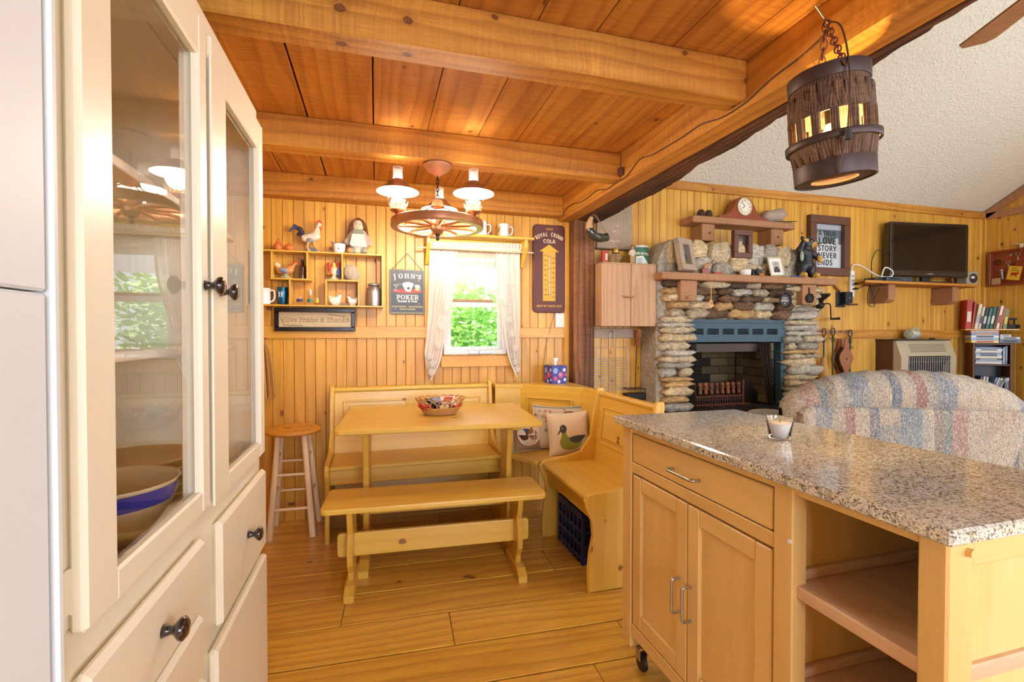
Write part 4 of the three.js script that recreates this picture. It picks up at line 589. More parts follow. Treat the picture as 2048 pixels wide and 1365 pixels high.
    part(t, 'bib', ext([[-0.026, 0.152], [0.026, 0.152], [0.036, 0.12], [-0.036, 0.12]], 0.004, 0.001).translate(0, 0, 0.05), mat(0x7c8270, 0.95)); part(t, 'apron', ext([[-0.036, 0.122], [0.036, 0.122], [0.05, 0.055], [0.035, 0.042], [-0.035, 0.042], [-0.05, 0.055]], 0.004, 0.001).translate(0, 0, 0.056), mat(0xd6cebf, 0.95));
    parts(t, 'eye', ([sph(0.003, -0.011, 0.19, 0.03), sph(0.003, 0.011, 0.19, 0.03)]), M.black); part(t, 'nose', ext([[-0.004, 0.176], [0.004, 0.176], [0, 0.183]], 0.002, 0.0004).translate(0, 0, 0.032), mat(0xc86a3c, 0.8)); part(t, 'mouth', tube([[-0.01, 0.17, 0.029], [0, 0.166, 0.03], [0.01, 0.17, 0.029]], 0.001, 10, 5), mat(0x7a3a2a, 0.8));
    solo('gingerbread_basket', 'tiny brown basket in front of the rag doll', 'basket', lathe([[0, 0], [0.016, 0], [0.02, 0.01], [0.018, 0.026], [0.012, 0.03], [0, 0.03]], 20), mat(0xb98a5c, 0.8), [-0.158, T, Z + 0.045]);
  }
  { const t = thing('tin_pail', 'small white tin pail with a printed rooster beside the doll', 'pail', [-0.224, T, Z + 0.02]); part(t, 'pail', lathe([[0, 0], [0.034, 0], [0.04, 0.055], [0.041, 0.057], [0.039, 0.057], [0.033, 0.004], [0, 0.004]], 32), M.china); part(t, 'printed_label', faceUV(new THREE.CylinderGeometry(0.0395, 0.0355, 0.04, 20, 1, true, -0.6, 1.2).translate(0, 0.03, 0), 0.046, 0.04, 0, 0.03), new THREE.MeshPhysicalMaterial({ roughness: 0.4, map: canvasMap(128, 128, (x) => { x.fillStyle = '#f3efe6'; x.fillRect(0, 0, 128, 128); x.strokeStyle = '#33406a'; x.lineWidth = 4; x.beginPath(); x.arc(64, 70, 50, 3.5, 5.9); x.stroke(); x.fillStyle = '#a8542a'; x.beginPath(); x.ellipse(64, 85, 22, 13, 0, 0, 7); x.fill(); x.fillStyle = '#2a2a2a'; x.fillRect(52, 55, 8, 22); x.fillRect(30, 114, 70, 6); }) })); part(t, 'rim', new THREE.TorusGeometry(0.0405, 0.0016, 8, 32).rotateX(Math.PI / 2).translate(0, 0.057, 0), M.steel); part(t, 'spoon_handle', tube([[-0.03, 0.03, 0.0], [-0.036, 0.06, 0], [-0.045, 0.075, 0.004]], 0.005, 12, 8), mat(0x8a72b8, 0.4), 'purple spoon handle'); }
  { const t = solo('hen_figurine', 'brown painted hen figurine in the upper left cubby', 'figurine', body([P([-0.03, 0.05, 0], 0.024, [0.02, 0.052, 0], 0.025, '#c98f52'), P([0.025, 0.055, 0], 0.02, [0.05, 0.088, 0], 0.011, '#c07a3e'), P([0.05, 0.092, 0], 0.01, [0.055, 0.098, 0], 0.008, '#c9603a'), P([-0.03, 0.06, 0], 0.018, [-0.05, 0.09, 0], 0.014, '#d8c8a0'), P([-0.045, 0.06, 0], 0.014, [-0.062, 0.07, 0], 0.012, '#a8562e'), P([0.0, 0.045, 0.018], 0.014, [-0.02, 0.05, 0.02], 0.011, '#7488a0'), P([0.05, 0.105, 0], 0.005, [0.046, 0.114, 0], 0.003, '#c03022'), P([0.06, 0.096, 0], 0.004, [0.07, 0.092, 0], 0.002, '#d8a040'), P([0, 0.03, 0], 0.012, [0, 0.01, 0], 0.014, '#9aa070'), P([-0.02, 0.007, 0], 0.009, [0.02, 0.007, 0], 0.009, '#b8a878')], 0.012, 50), painted(0.35), [-0.54, Mi + 0.0025, Z]); }
  { const t = thing('amber_bottle', 'small dark brown glass bottle beside the hen', 'bottle', [-0.441, Mi, Z + 0.01]); part(t, 'glass', lathe([[0, 0], [0.018, 0], [0.02, 0.003], [0.02, 0.07], [0.017, 0.082], [0.009, 0.092], [0.009, 0.106], [0, 0.106]], 28), mat(0x4a1f12, 0.15, 0, { clearcoat: 0.8 })); part(t, 'cap', cyl(0.0105, 0.0105, 0.016, 0, 0.113, 0, 20), M.black); }
  { const b = P, t = thing('rooster_figurine', 'squat bright rooster figurine with red and blue plumage in the middle cubby', 'figurine', [-0.256, Mi + 0.0025, Z]);
    part(t, 'body', body([b([0, 0.045, 0], 0.02, [0, 0.075, 0], 0.018, '#e0d0a8'), b([-0.02, 0.06, 0], 0.014, [-0.034, 0.1, 0], 0.01, '#c0402a'), b([0.02, 0.06, -0.005], 0.014, [0.03, 0.105, -0.005], 0.011, '#c8482c'), b([0.03, 0.07, 0], 0.012, [0.04, 0.045, 0], 0.009, '#4a5a94'), b([0.022, 0.05, 0.008], 0.012, [0.03, 0.03, 0.006], 0.008, '#5870a8'), b([-0.02, 0.045, 0.006], 0.012, [-0.036, 0.035, 0.005], 0.01, '#b06a34'), b([0, 0.085, 0.01], 0.013, [0, 0.1, 0.012], 0.011, '#d8b050'), b([0, 0.11, 0.01], 0.006, [0.004, 0.118, 0.008], 0.004, '#c02a20'), b([0, 0.03, 0], 0.011, [0, 0.012, 0], 0.013, '#d8cfa8'), b([-0.018, 0.007, 0], 0.009, [0.018, 0.007, 0], 0.009, '#c9bf98')], 0.008, 50), painted(0.35)); }
  { const g = new THREE.IcosahedronGeometry(1, 2), p = g.attributes.position; for (let i = 0; i < p.count; i++) { const x = p.getX(i), y = p.getY(i), z = p.getZ(i), n = 0.8 + 0.4 * vn(x * 2 + 5, y * 2 + z * 2 + 8); p.setXYZ(i, (x * n - 0.15 * y) * 0.046, Math.max(-0.052, y * n * 0.056), z * n * 0.02); } g.translate(0, 0.052, 0).computeVertexNormals(); solo('rock_slab', 'grey speckled rock leaning in a cubby', 'rock', g, new THREE.MeshStandardMaterial({ map: M.mortar.map, roughness: 0.9 }), [-0.15, Mi, Z]); }
  { const t = thing('drinking_tumbler', 'blue metal tumbler marked with a white H', 'tumbler', [-0.558, Bo, Z]); part(t, 'cup', lathe([[0, 0], [0.022, 0], [0.026, 0.004], [0.033, 0.07], [0.031, 0.108], [0.029, 0.108], [0.029, 0.1], [0, 0.1]], 32), mat(0x1f5f82, 0.25, 0.6)); part(t, 'letter', faceUV(new THREE.CylinderGeometry(0.0345, 0.0318, 0.045, 12, 1, true, -0.75, 0.95).translate(0, 0.062, 0), 0.034, 0.045, -0.006, 0.062), new THREE.MeshPhysicalMaterial({ roughness: 0.4, map: canvasMap(128, 160, (x) => { x.fillStyle = '#1f5f82'; x.fillRect(0, 0, 128, 160); x.fillStyle = '#eef2f2'; x.font = 'bold 140px serif'; x.textAlign = 'center'; x.fillText('H', 62, 128); }) })); }
  { const t = thing('coffee_mug', 'white mug half hidden behind the cupboard edge', 'mug', [-0.665, Bo, Z], 0, 'mugs'); part(t, 'cup', lathe([[0, 0], [0.036, 0], [0.039, 0.004], [0.039, 0.1], [0.035, 0.1], [0.035, 0.006], [0, 0.006]], 30), M.china); part(t, 'handle', tube([[0.036, 0.085, 0.01], [0.058, 0.085, 0.012], [0.064, 0.055, 0.012], [0.055, 0.025, 0.012], [0.036, 0.015, 0.01]], 0.0055, 24, 8), M.china); }
  [['#2c3560', -0.457, 0.025, 0.05, 'small drinking glass with a dark blue oval'], ['#177a72', -0.398, 0.02, 0.098, 'tall narrow glass with a teal oval'], ['#c9c020', -0.358, 0.018, 0.044, 'small drinking glass with a yellow oval']].forEach(([c, x, r, h, label]) => { const t = thing('shot_glass', label, 'glass', [x, Bo, Z + 0.01], 0, 'small glasses in the lower cubby'); part(t, 'glass', lathe([[0, 0], [r * 0.9, 0], [r, h], [r - 0.002, h], [r * 0.88 - 0.002, 0.006], [0, 0.006]], 26), M.glass); part(t, 'painted_oval', new THREE.CylinderGeometry(r * 0.985, r * 0.93, 0.018, 20, 1, true, -0.9, 1.8).translate(0, Math.min(h, 0.05) * 0.55, 0), mat(c, 0.4, 0, { side: THREE.DoubleSide })); });
  for (const [x, s, label, f] of [[-0.25, 1, 'white ceramic hen at the left of the lower right cubby', 1], [-0.145, 0.86, 'white ceramic hen at the right of the lower right cubby', -1]]) solo('hen_figurine', label, 'figurine', body([P([-0.018 * f, 0.03, 0], 0.02, [0.012 * f, 0.032, 0], 0.022, '#efeae0'), P([0.016 * f, 0.04, 0], 0.015, [0.026 * f, 0.06, 0], 0.01, '#f2eee6'), P([0.028 * f, 0.068, 0], 0.005, [0.026 * f, 0.075, 0], 0.003, '#c8503a'), P([0.034 * f, 0.06, 0], 0.003, [0.04 * f, 0.058, 0], 0.0015, '#d8a850'), P([-0.02 * f, 0.04, 0], 0.013, [-0.034 * f, 0.056, 0], 0.008, '#efeae0'), P([-0.012, 0.009, 0], 0.011, [0.012, 0.009, 0], 0.011, '#e0d6c2')], 0.01, 40).scale(s, s, s), painted(0.3), [x, Bo + 0.0022, Z]);
  solo('pebble', 'smooth grey pebble between the white hens', 'pebble', sph(0.02, 0, 0.008, 0, 1, 0.42, 0.6), mat(0x8a8784, 0.5), [-0.197, Bo, Z + 0.03]);
  { const t = thing('milk_can', 'galvanized miniature milk can at the right end of the cubby shelf', 'can', [-0.013, Bo, Z]); part(t, 'can', lathe([[0, 0], [0.045, 0], [0.046, 0.002], [0.046, 0.1], [0.044, 0.112], [0.03, 0.128], [0.03, 0.134], [0, 0.134]], 36), M.zinc); part(t, 'lid', lathe([[0.034, 0.132], [0.038, 0.136], [0.038, 0.143], [0.034, 0.147], [0, 0.15]], 32), M.zinc); parts(t, 'hoop', ([0.012, 0.1].map((y) => new THREE.TorusGeometry(0.0465, 0.0015, 6, 36).rotateX(Math.PI / 2).translate(0, y, 0))), M.steel); }
}
{ // framed sampler, pub sign, thermometer sign, switch plate, cord
  const t = thing('framed_sampler', 'black framed sampler that reads Give Praise & Thanks', 'framed sign', [-0.371, 1.291, ZW + 0.016 + 0.012]);
  const w = 0.484, h = 0.148, fr = 0.027, bar = (a, b, cw, ch) => bx(cw, ch, 0.022, a, b, 0, 0.004);
  part(t, 'frame', merge([bar(0, h / 2 - fr / 2, w, fr), bar(0, -h / 2 + fr / 2, w, fr), bar(-w / 2 + fr / 2, 0, fr, h - 2 * fr), bar(w / 2 - fr / 2, 0, fr, h - 2 * fr)]), mat(0x17151c, 0.25, 0, { clearcoat: 0.4 }));
  part(t, 'print', new THREE.PlaneGeometry(w - 2 * fr, h - 2 * fr).translate(0, 0, 0.002), printed(1024, 224, (x, W, H) => { x.fillStyle = '#bfae88'; x.fillRect(0, 0, W, H); for (let i = 0; i < 3000; i++) { x.fillStyle = `rgba(90,75,50,${rnd() * 0.12})`; x.fillRect(rnd() * W, rnd() * H, 3, 3); } x.strokeStyle = '#3a3228'; x.lineWidth = 3; x.font = 'italic 92px serif'; x.textAlign = 'center'; x.strokeText('Give Praise & Thanks', W / 2, 148); x.lineWidth = 3; x.strokeStyle = '#5a4a38'; const vine = (a, b, n) => { x.beginPath(); for (let i = 0; i <= n; i++) { const q = a[0] + (b[0] - a[0]) * i / n, y = a[1] + (b[1] - a[1]) * i / n + 8 * Math.sin(i * 1.4); i ? x.lineTo(q, y) : x.moveTo(q, y); } x.stroke(); for (let i = 0; i < n; i++) { x.beginPath(); x.ellipse(a[0] + (b[0] - a[0]) * i / n, a[1] + (b[1] - a[1]) * i / n + 8, 11, 5, i, 0, 7); x.stroke(); } }; vine([700, 25], [960, 60], 14); vine([60, 190], [330, 200], 14); vine([30, 90], [60, 180], 5); vine([975, 80], [990, 140], 4); }, 0.6));
}
{ const t = thing('pub_sign', 'hanging black metal sign with playing cards and drinks beside the window', 'sign', [0.204, 1.484, ZW + 0.012]);
  const w = 0.231, h = 0.302, out = roundRect(w, h, 0.012);
  part(t, 'plate', ext(out, 0.006, 0.0015), mat(0x33302e, 0.4, 0.3));
  part(t, 'print', printPlate(roundRect(w - 0.004, h - 0.004, 0.01), w, h, 0.0033), printed(768, 1004, (x, W, H) => { x.fillStyle = '#3a4146'; x.fillRect(0, 0, W, H); x.strokeStyle = '#c9c38a'; x.lineWidth = 5; x.strokeRect(16, 16, W - 32, H - 32); x.textAlign = 'center'; x.fillStyle = '#e8e4d2'; x.font = 'bold 140px serif'; ['J', 'O', 'H', 'N', '’', 'S'].forEach((c, i) => { const p = [120, 245, 375, 505, 585, 650][i]; x.save(); x.translate(p, 215 - 20 * Math.cos((p - 384) / 200)); x.rotate((p - 384) / 1400); x.fillText(c, 0, 0); x.restore(); }); x.fillStyle = '#b8372a'; x.beginPath(); x.ellipse(395, 485, 330, 44, 0, 0, 7); x.fill(); for (let i = -2; i <= 2; i++) { x.save(); x.translate(400, 480); x.rotate(i * 0.22); x.fillStyle = '#f0ece2'; x.strokeStyle = '#888'; x.lineWidth = 3; x.fillRect(-52, -200, 104, 150); x.strokeRect(-52, -200, 104, 150); x.restore(); } x.save(); x.translate(410, 420); x.rotate(0.1); x.fillStyle = '#f5f2ea'; x.fillRect(-62, -90, 124, 165); x.fillStyle = '#222'; x.beginPath(); x.moveTo(0, -40); x.bezierCurveTo(60, 10, 30, 40, 0, 15); x.bezierCurveTo(-30, 40, -60, 10, 0, -40); x.fill(); x.fillRect(-6, 10, 12, 34); x.restore(); x.strokeStyle = '#e6e2d0'; x.lineWidth = 6; x.beginPath(); x.moveTo(90, 345); x.lineTo(190, 345); x.lineTo(140, 395); x.closePath(); x.moveTo(140, 395); x.lineTo(140, 470); x.moveTo(110, 472); x.lineTo(170, 472); x.stroke(); x.fillStyle = '#d9b06a'; x.fillRect(560, 375, 90, 100); x.fillStyle = '#f2ecdc'; x.fillRect(552, 340, 106, 50); x.strokeRect(650, 395, 28, 60); x.fillStyle = '#f0ece0'; x.font = 'bold 140px serif'; x.fillText('POKER', 390, 670); x.font = 'bold 70px serif'; x.fillText('Room & Pub', 390, 735); x.fillStyle = '#e2c66a'; x.font = 'bold 50px serif'; x.fillText('Good Games ♥ Good Drinks', 390, 848); x.fillText('♦ Great Friends ♦', 390, 905); x.fillStyle = '#e8e4d2'; for (const [a, b] of [[640, 250], [95, 455], [225, 330], [645, 770], [125, 885]]) { x.fillRect(a - 14, b - 2, 28, 4); x.fillRect(a - 2, b - 14, 4, 28); } x.fillStyle = '#c9c060'; x.fillRect(40, 965, W - 80, 8); }, 0.4));
  part(t, 'hanger_wire', tube([[-0.09, 0.146, 0.004], [-0.098, 0.158, 0.004], [-0.085, 0.165, 0.004], [-0.045, 0.21, 0.003], [-0.006, 0.25, 0.002], [0.002, 0.262, 0.001], [0.012, 0.25, 0.002], [0.045, 0.21, 0.003], [0.085, 0.165, 0.004], [0.098, 0.158, 0.004], [0.09, 0.146, 0.004]], 0.0018, 80, 6), M.iron);
}
{ const w = 0.25, h = 0.645, t = thing('thermometer_sign', 'tall brown metal cola sign with a yellow arrow thermometer', 'sign', [1.224, 1.678, ZW + 0.012]);
  part(t, 'plate', ext(roundRect(w, h, 0.035), 0.016, 0.005), mat(0x5a2c22, 0.45, 0.2));
  part(t, 'print', printPlate(roundRect(w - 0.012, h - 0.012, 0.03), w, h, 0.0084), printed(640, 1650, (x, W, H) => { x.fillStyle = '#5d2f24'; x.fillRect(0, 0, W, H); for (let i = 0; i < 2500; i++) { x.fillStyle = `rgba(${rnd() < 0.5 ? '30,14,10' : '130,80,60'},${rnd() * 0.12})`; x.fillRect(rnd() * W, rnd() * H, 2 + rnd() * 8, 2 + rnd() * 6); } x.textAlign = 'center'; x.fillStyle = '#c99a3a'; x.font = 'italic bold 46px sans-serif'; x.fillText('DRINK', 320, 100); x.fillStyle = '#e6d8b4'; x.font = 'bold 92px sans-serif'; 'ROYAL CROWN'.split('').forEach((c, i) => { const a = (i - 5) * 0.112; x.save(); x.translate(320 + 440 * Math.sin(a), 655 - 440 * Math.cos(a)); x.rotate(a); x.scale(0.8, 1.1); x.fillText(c, 0, 0); x.restore(); }); x.font = 'bold 96px sans-serif'; x.fillText('COLA', 320, 345); x.fillStyle = '#dba62a'; x.beginPath(); x.moveTo(320, 370); x.lineTo(520, 505); x.lineTo(445, 505); x.lineTo(445, 1430); x.lineTo(195, 1430); x.lineTo(195, 505); x.lineTo(122, 505); x.closePath(); x.fill(); x.fillStyle = '#4a3212'; x.font = 'bold 38px sans-serif'; for (let i = 0; i < 9; i++) { const y = 590 + i * 92; x.fillText(String(120 - i * 20), 240, y); x.fillText(String(110 - i * 20), 405, y + 46); x.fillRect(270, y - 14, 26, 4); x.fillRect(345, y + 32, 26, 4); } x.fillStyle = '#dba62a'; x.font = 'italic bold 54px sans-serif'; x.fillText('BEST BY TASTE-TEST', 322, 1545); }, 0.5));
  part(t, 'thermometer_tube', rod([0, -0.2, 0.012], [0, 0.11, 0.012], 0.004), M.steel, 'glass thermometer tube'); parts(t, 'bracket', ([0.09, 0.0, -0.1, -0.19].map((y) => bx(0.02, 0.004, 0.004, 0, y, 0.014, 0.001))), M.black);
}
{ const t = thing('switch_plate', 'white wall switch plate below the cola sign', 'switch', [1.316, 1.3015, ZW + 0.003]); part(t, 'plate', bx(0.07, 0.107, 0.005, 0, 0, 0, 0.002), M.white); part(t, 'toggle', bx(0.008, 0.022, 0.012, 0, 0, 0.006, 0.002), M.white); parts(t, 'screw', ([0.038, -0.038].map((y) => cyl(0.003, 0.003, 0.002, 0, y, 0.003, 10, Math.PI / 2))), M.steel); }
solo('extension_cord', 'thin dark cord hanging on the wall below the cola sign', 'cord', tube([[0.02, 0.1, 0], [0.025, 0.0, 0.012], [-0.005, -0.12, 0.012], [-0.035, -0.25, 0.004], [-0.05, -0.4, 0.003], [-0.055, -0.5, 0.004]], 0.0018, 60, 6), M.black, [1.235, 1.345, ZW + 0.004]);
{ const t = thing('straw_broom', 'bundle of golden straw hanging behind the cupboard edge', 'straw', [-0.675, 0.9, ZW + 0.06]); const l = []; for (let i = 0; i < 70; i++) { const a = rr(-1, 1), b = rr(-1, 1); l.push(tube([[a * 0.012, 0.28, b * 0.012], [a * 0.05, 0.15, b * 0.03], [a * 0.065 + 0.01, -0.1, b * 0.04]], 0.0022, 8, 4)); } part(t, 'straw', merge(l), mat(0xd2a052, 0.8)); part(t, 'binding', new THREE.TorusGeometry(0.02, 0.006, 8, 20).rotateX(Math.PI / 2).translate(0, 0.27, 0), mat(0x8a5a2c, 0.8)); }

// ---------------------------------------------------------------- wagon wheel chandelier
const bulbGlow = new THREE.MeshStandardMaterial({ color: 0xfff4de, emissive: 0xffe6bd, emissiveIntensity: 22, roughness: 0.5 });
const chimneyGlass = new THREE.MeshPhysicalMaterial({ color: 0xffffff, roughness: 0.06, transmission: 0.9, thickness: 0, ior: 1.5 });
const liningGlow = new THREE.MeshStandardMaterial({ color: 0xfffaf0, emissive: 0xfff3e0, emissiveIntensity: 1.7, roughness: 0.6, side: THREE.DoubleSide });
{
  const C = [0.3, 1.73, -2.405], t = thing('wheel_chandelier', 'copper wagon wheel chandelier with three oil-lamp style lights', 'chandelier', C);
  const wheelWood = mat(0x9a5a34, 0.35, 0, { clearcoat: 0.4 });
  part(t, 'wheel_rim', lathe([[0.196, 0], [0.228, 0], [0.23, 0.003], [0.23, 0.033], [0.228, 0.036], [0.196, 0.036], [0.196, 0]], 72), mat(0xb07a52, 0.32, 0.55));
  for (let i = 0; i < 10; i++) { const a = (i + 0.5) / 10 * 6.2832, d = (r, y) => [r * Math.cos(a), y, r * Math.sin(a)]; part(t, 'spoke', merge([rod(d(0.03, 0.016), d(0.09, 0.016), 0.006, 0.011), rod(d(0.09, 0.016), d(0.16, 0.016), 0.011, 0.007), sph(0.0085, ...d(0.163, 0.016)), rod(d(0.165, 0.016), d(0.198, 0.016), 0.0065, 0.0075)]), wheelWood); }
  part(t, 'hub', lathe([[0, -0.03], [0.018, -0.03], [0.024, -0.026], [0.026, -0.018], [0.032, -0.012], [0.036, 0.0], [0.036, 0.036], [0.03, 0.045], [0, 0.05]], 32), M.copper);
  part(t, 'finial', lathe([[0, -0.062], [0.007, -0.058], [0.009, -0.05], [0.006, -0.042], [0.012, -0.034], [0.012, -0.03], [0, -0.03]], 20), M.black);
  part(t, 'upper_cone', lathe([[0.036, 0.106], [0.034, 0.112], [0.025, 0.14], [0.012, 0.146], [0, 0.147]], 28), M.copper);
  for (let i = 0; i < 3; i++) { const a = (100 + i * 120) * RAD; part(t, 'scroll_arm', tube([[0.03 * Math.cos(a), 0.107, -0.03 * Math.sin(a)], [0.07 * Math.cos(a), 0.085, -0.07 * Math.sin(a)], [0.12 * Math.cos(a), 0.055, -0.12 * Math.sin(a)], [0.2 * Math.cos(a), 0.037, -0.2 * Math.sin(a)]], 0.003, 24, 6), M.iron); }
  for (let i = 0; i < 6; i++) part(t, 'chain_link', mv(new THREE.TorusGeometry(0.0095, 0.0022, 8, 18).scale(0.75, 1.35, 1), 0, 0.158 + i * 0.0195, 0, 0, i % 2 ? Math.PI / 2 : 0.3, 0), M.iron);
  part(t, 'canopy', lathe([[0, 0.262], [0.014, 0.262], [0.02, 0.27], [0.05, 0.289], [0.068, 0.31], [0.072, 0.3215], [0, 0.3215]], 40), mat(0xc79c7a, 0.4, 0.4));
  for (const ph of [160, 42, -80]) {
    const a = ph * RAD, x = 0.21 * Math.cos(a), z = 0.21 * Math.sin(a);
    const l = part(t, 'oil_lamp', merge([lathe([[0, 0.0], [0.012, 0], [0.014, 0.012], [0.03, 0.016], [0.036, 0.022], [0.036, 0.03], [0, 0.03]], 28)].map((g) => g.translate(x, 0.036, z))), M.copper);
    const gal = []; for (let i = 0; i < 14; i++) { const b = i / 14 * 6.2832; gal.push(bx(0.004, 0.022, 0.0015, x + 0.0365 * Math.cos(b), 0.077, z + 0.0365 * Math.sin(b), 0.0005, 0, -b + Math.PI / 2, 0)); } gal.push(new THREE.TorusGeometry(0.0365, 0.002, 6, 28).rotateX(Math.PI / 2).translate(x, 0.088, z));
    part(l, 'gallery', merge(gal), M.brass);
    part(l, 'glass_globe', lathe([[0.034, 0.066], [0.044, 0.085], [0.05, 0.105], [0.047, 0.125], [0.035, 0.142], [0.025, 0.15], [0.0235, 0.2]], 32).translate(x, 0, z), M.glass);
    part(l, 'chimney', lathe([[0.0215, 0.2], [0.0235, 0.2], [0.0235, 0.26], [0.0242, 0.264], [0.0215, 0.264], [0.0215, 0.2]], 32).translate(x, 0, z), chimneyGlass, 'clear glass chimney');
    part(l, 'shade', lathe([[0.025, 0.206], [0.04, 0.196], [0.06, 0.172], [0.099, 0.148]], 40).translate(x, 0, z), mat(0x8d5636, 0.35, 0.6, { side: THREE.DoubleSide }));
    part(l, 'shade_lining', lathe([[0.026, 0.2035], [0.039, 0.193], [0.058, 0.1695], [0.0985, 0.1465]], 40).translate(x, 0, z), liningGlow, 'glowing white shade lining');
    part(l, 'bulb', sph(0.024, x, 0.128, z, 1, 1.25, 1), bulbGlow, 'lit bulb');
    const p = new THREE.PointLight(0xffeedb, 1.2, 0, 2); p.position.set(C[0] + x, C[1] + 0.128, C[2] + z); p.castShadow = true; p.shadow.radius = 2.2; p.shadow.bias = -0.001; scene.add(p);
  }
}
{ // wagon hub lantern hanging from the girder
  const C = [1.268, 1.64, -1.06], t = thing('hub_lantern', 'hanging lantern made from an old wooden wagon wheel hub', 'lantern', C); t.rotation.z = 0.1;
  const shell = (r0, y0, r1, y1, th = 0.012) => lathe([[r0 - th, y0], [r0, y0], [r1, y1], [r1 - th, y1], [r0 - th, y0]], 48);
  const N = 14;
  part(t, 'lower_staves', grain(lathe([[0.078, 0.04], [0.094, 0.04], [0.104, 0.085], [0.107, 0.1], [0.09, 0.1], [0.078, 0.04]], 48), 'y'), M.hub);
  part(t, 'upper_staves', grain(lathe([[0.088, 0.175], [0.107, 0.175], [0.102, 0.22], [0.094, 0.268], [0.078, 0.268], [0.088, 0.175]], 48), 'y'), M.hub);
  for (let i = 0; i < N; i++) { const a = (i + 0.25) / N * 6.2832; part(t, 'stave', mv(grain(cbox(0.0195, 0.082, 0.018, 0.003), 'y'), 0.098 * Math.cos(a), 0.1375, 0.098 * Math.sin(a), 0, -a + Math.PI / 2, 0), M.hub); }
  for (let i = 0; i < 26; i++) { const a = i / 26 * 6.2832 + rr(-0.05, 0.05); part(t, 'wood_splinter', mv(grain(cbox(rr(0.012, 0.02), rr(0.045, 0.058), 0.008, 0.003), 'y'), 0.099 * Math.cos(a), 0.068, 0.099 * Math.sin(a), 0.22 * Math.sin(a), -a + Math.PI / 2, 0.22 * Math.cos(a) * -1), M.hub); }
  for (let i = 0; i < 22; i++) { const a = i / 22 * 6.2832 + rr(-0.05, 0.05); part(t, 'wood_splinter', mv(grain(cbox(rr(0.014, 0.024), rr(0.05, 0.075), 0.007, 0.003), 'y'), 0.1015 * Math.cos(a), 0.215, 0.1015 * Math.sin(a), 0, -a + Math.PI / 2, 0), M.hub); }
  const band = (r, y, h, m) => part(t, 'iron_band', lathe([[r - 0.006, y], [r, y], [r + 0.001, y + h], [r - 0.006, y + h], [r - 0.006, y]], 56), m);
  const bandMat = mat(0x4a3c38, 0.5, 0.55); band(0.1, 0, 0.047, bandMat); band(0.1005, 0.262, 0.036, bandMat); band(0.1165, 0.094, 0.018, bandMat);
  part(t, 'lower_plate', lathe([[0.058, 0.003], [0.095, 0.003], [0.095, 0.008], [0.058, 0.012], [0.058, 0.003]], 48), M.hub);
  part(t, 'bulb', sph(0.022, 0, 0.13, 0, 1, 1.4, 1), new THREE.MeshStandardMaterial({ color: 0xffe8b8, emissive: 0xffc868, emissiveIntensity: 9 }), 'lit bulb'); part(t, 'lamp_socket', cyl(0.014, 0.014, 0.05, 0, 0.185, 0, 18), M.black);
  const p = new THREE.PointLight(0xffd08c, 0.9, 0, 2); p.position.set(C[0] - 0.013, C[1] + 0.13, C[2]); p.castShadow = true; p.shadow.bias = -0.001; scene.add(p);
  const nail = [0.045, 0.47, -0.03], links = (a, b, n, sag) => { for (let i = 0; i < n; i++) { const u = (i + 0.5) / n, q = [0, 1, 2].map((k) => a[k] + (b[k] - a[k]) * u); q[1] -= sag * 4 * u * (1 - u); const dir = V(b).sub(V(a)).normalize(), g = new THREE.TorusGeometry(0.0125, 0.0024, 8, 18).scale(0.7, 1.25, 1).rotateY(i % 2 ? Math.PI / 2 : 0).applyQuaternion(new THREE.Quaternion().setFromUnitVectors(new THREE.Vector3(0, 1, 0), dir)).translate(...q); part(t, 'chain_link', g, M.rust); } };
  links(nail, [-0.05, 0.28, 0.09], 10, 0.005); links(nail, [0.06, 0.285, -0.085], 9, 0.01); links([0.065, 0.285, -0.085], [0.1, 0.16, -0.06], 5, 0);
  part(t, 'nail', rod([nail[0] + 0.01, nail[1] + 0.0, nail[2] - 0.005], [nail[0] - 0.05, nail[1] + 0.035, nail[2] + 0.01], 0.0028, 0.0028), M.steel);
  part(t, 'lamp_cord', tube([[0.04, 0.465, -0.02], [0.0, 0.4, 0.05], [-0.055, 0.25, 0.106], [-0.075, 0.1, 0.105], [-0.08, 0.03, 0.085], [-0.075, 0.0, 0.075]], 0.0024, 50, 6), mat(0x4a3220, 0.6)); part(t, 'cord_switch', bx(0.014, 0.032, 0.012, -0.076, 0.09, 0.108, 0.002), M.black);
}
{ // brown cord stapled along the girder, plug at the joist end
  const t = thing('lamp_wire', 'brown wire stapled along the main beam to the post', 'wire', [1.29, 2.1, -1.1]), pts = [[1.29, 2.1, -1.09]]; for (let z = -1.2; z > -3.2; z -= 0.12) pts.push([1.2955, 2.075 + 0.03 * (vn(z * 6, 2) - 0.5) - (Math.abs(z + 1.48) < 0.13 || Math.abs(z + 2.4) < 0.13 ? 0.035 : 0), z]); pts.push([1.2955, 2.05, -3.2]);
  wp(t, 'wire', tube(pts, 0.0024, 160, 6), mat(0x4a3020, 0.6)); wp(t, 'plug', bx(0.02, 0.045, 0.025, 1.285, 2.085, -2.33, 0.004), mat(0x5a3a28, 0.5));
}

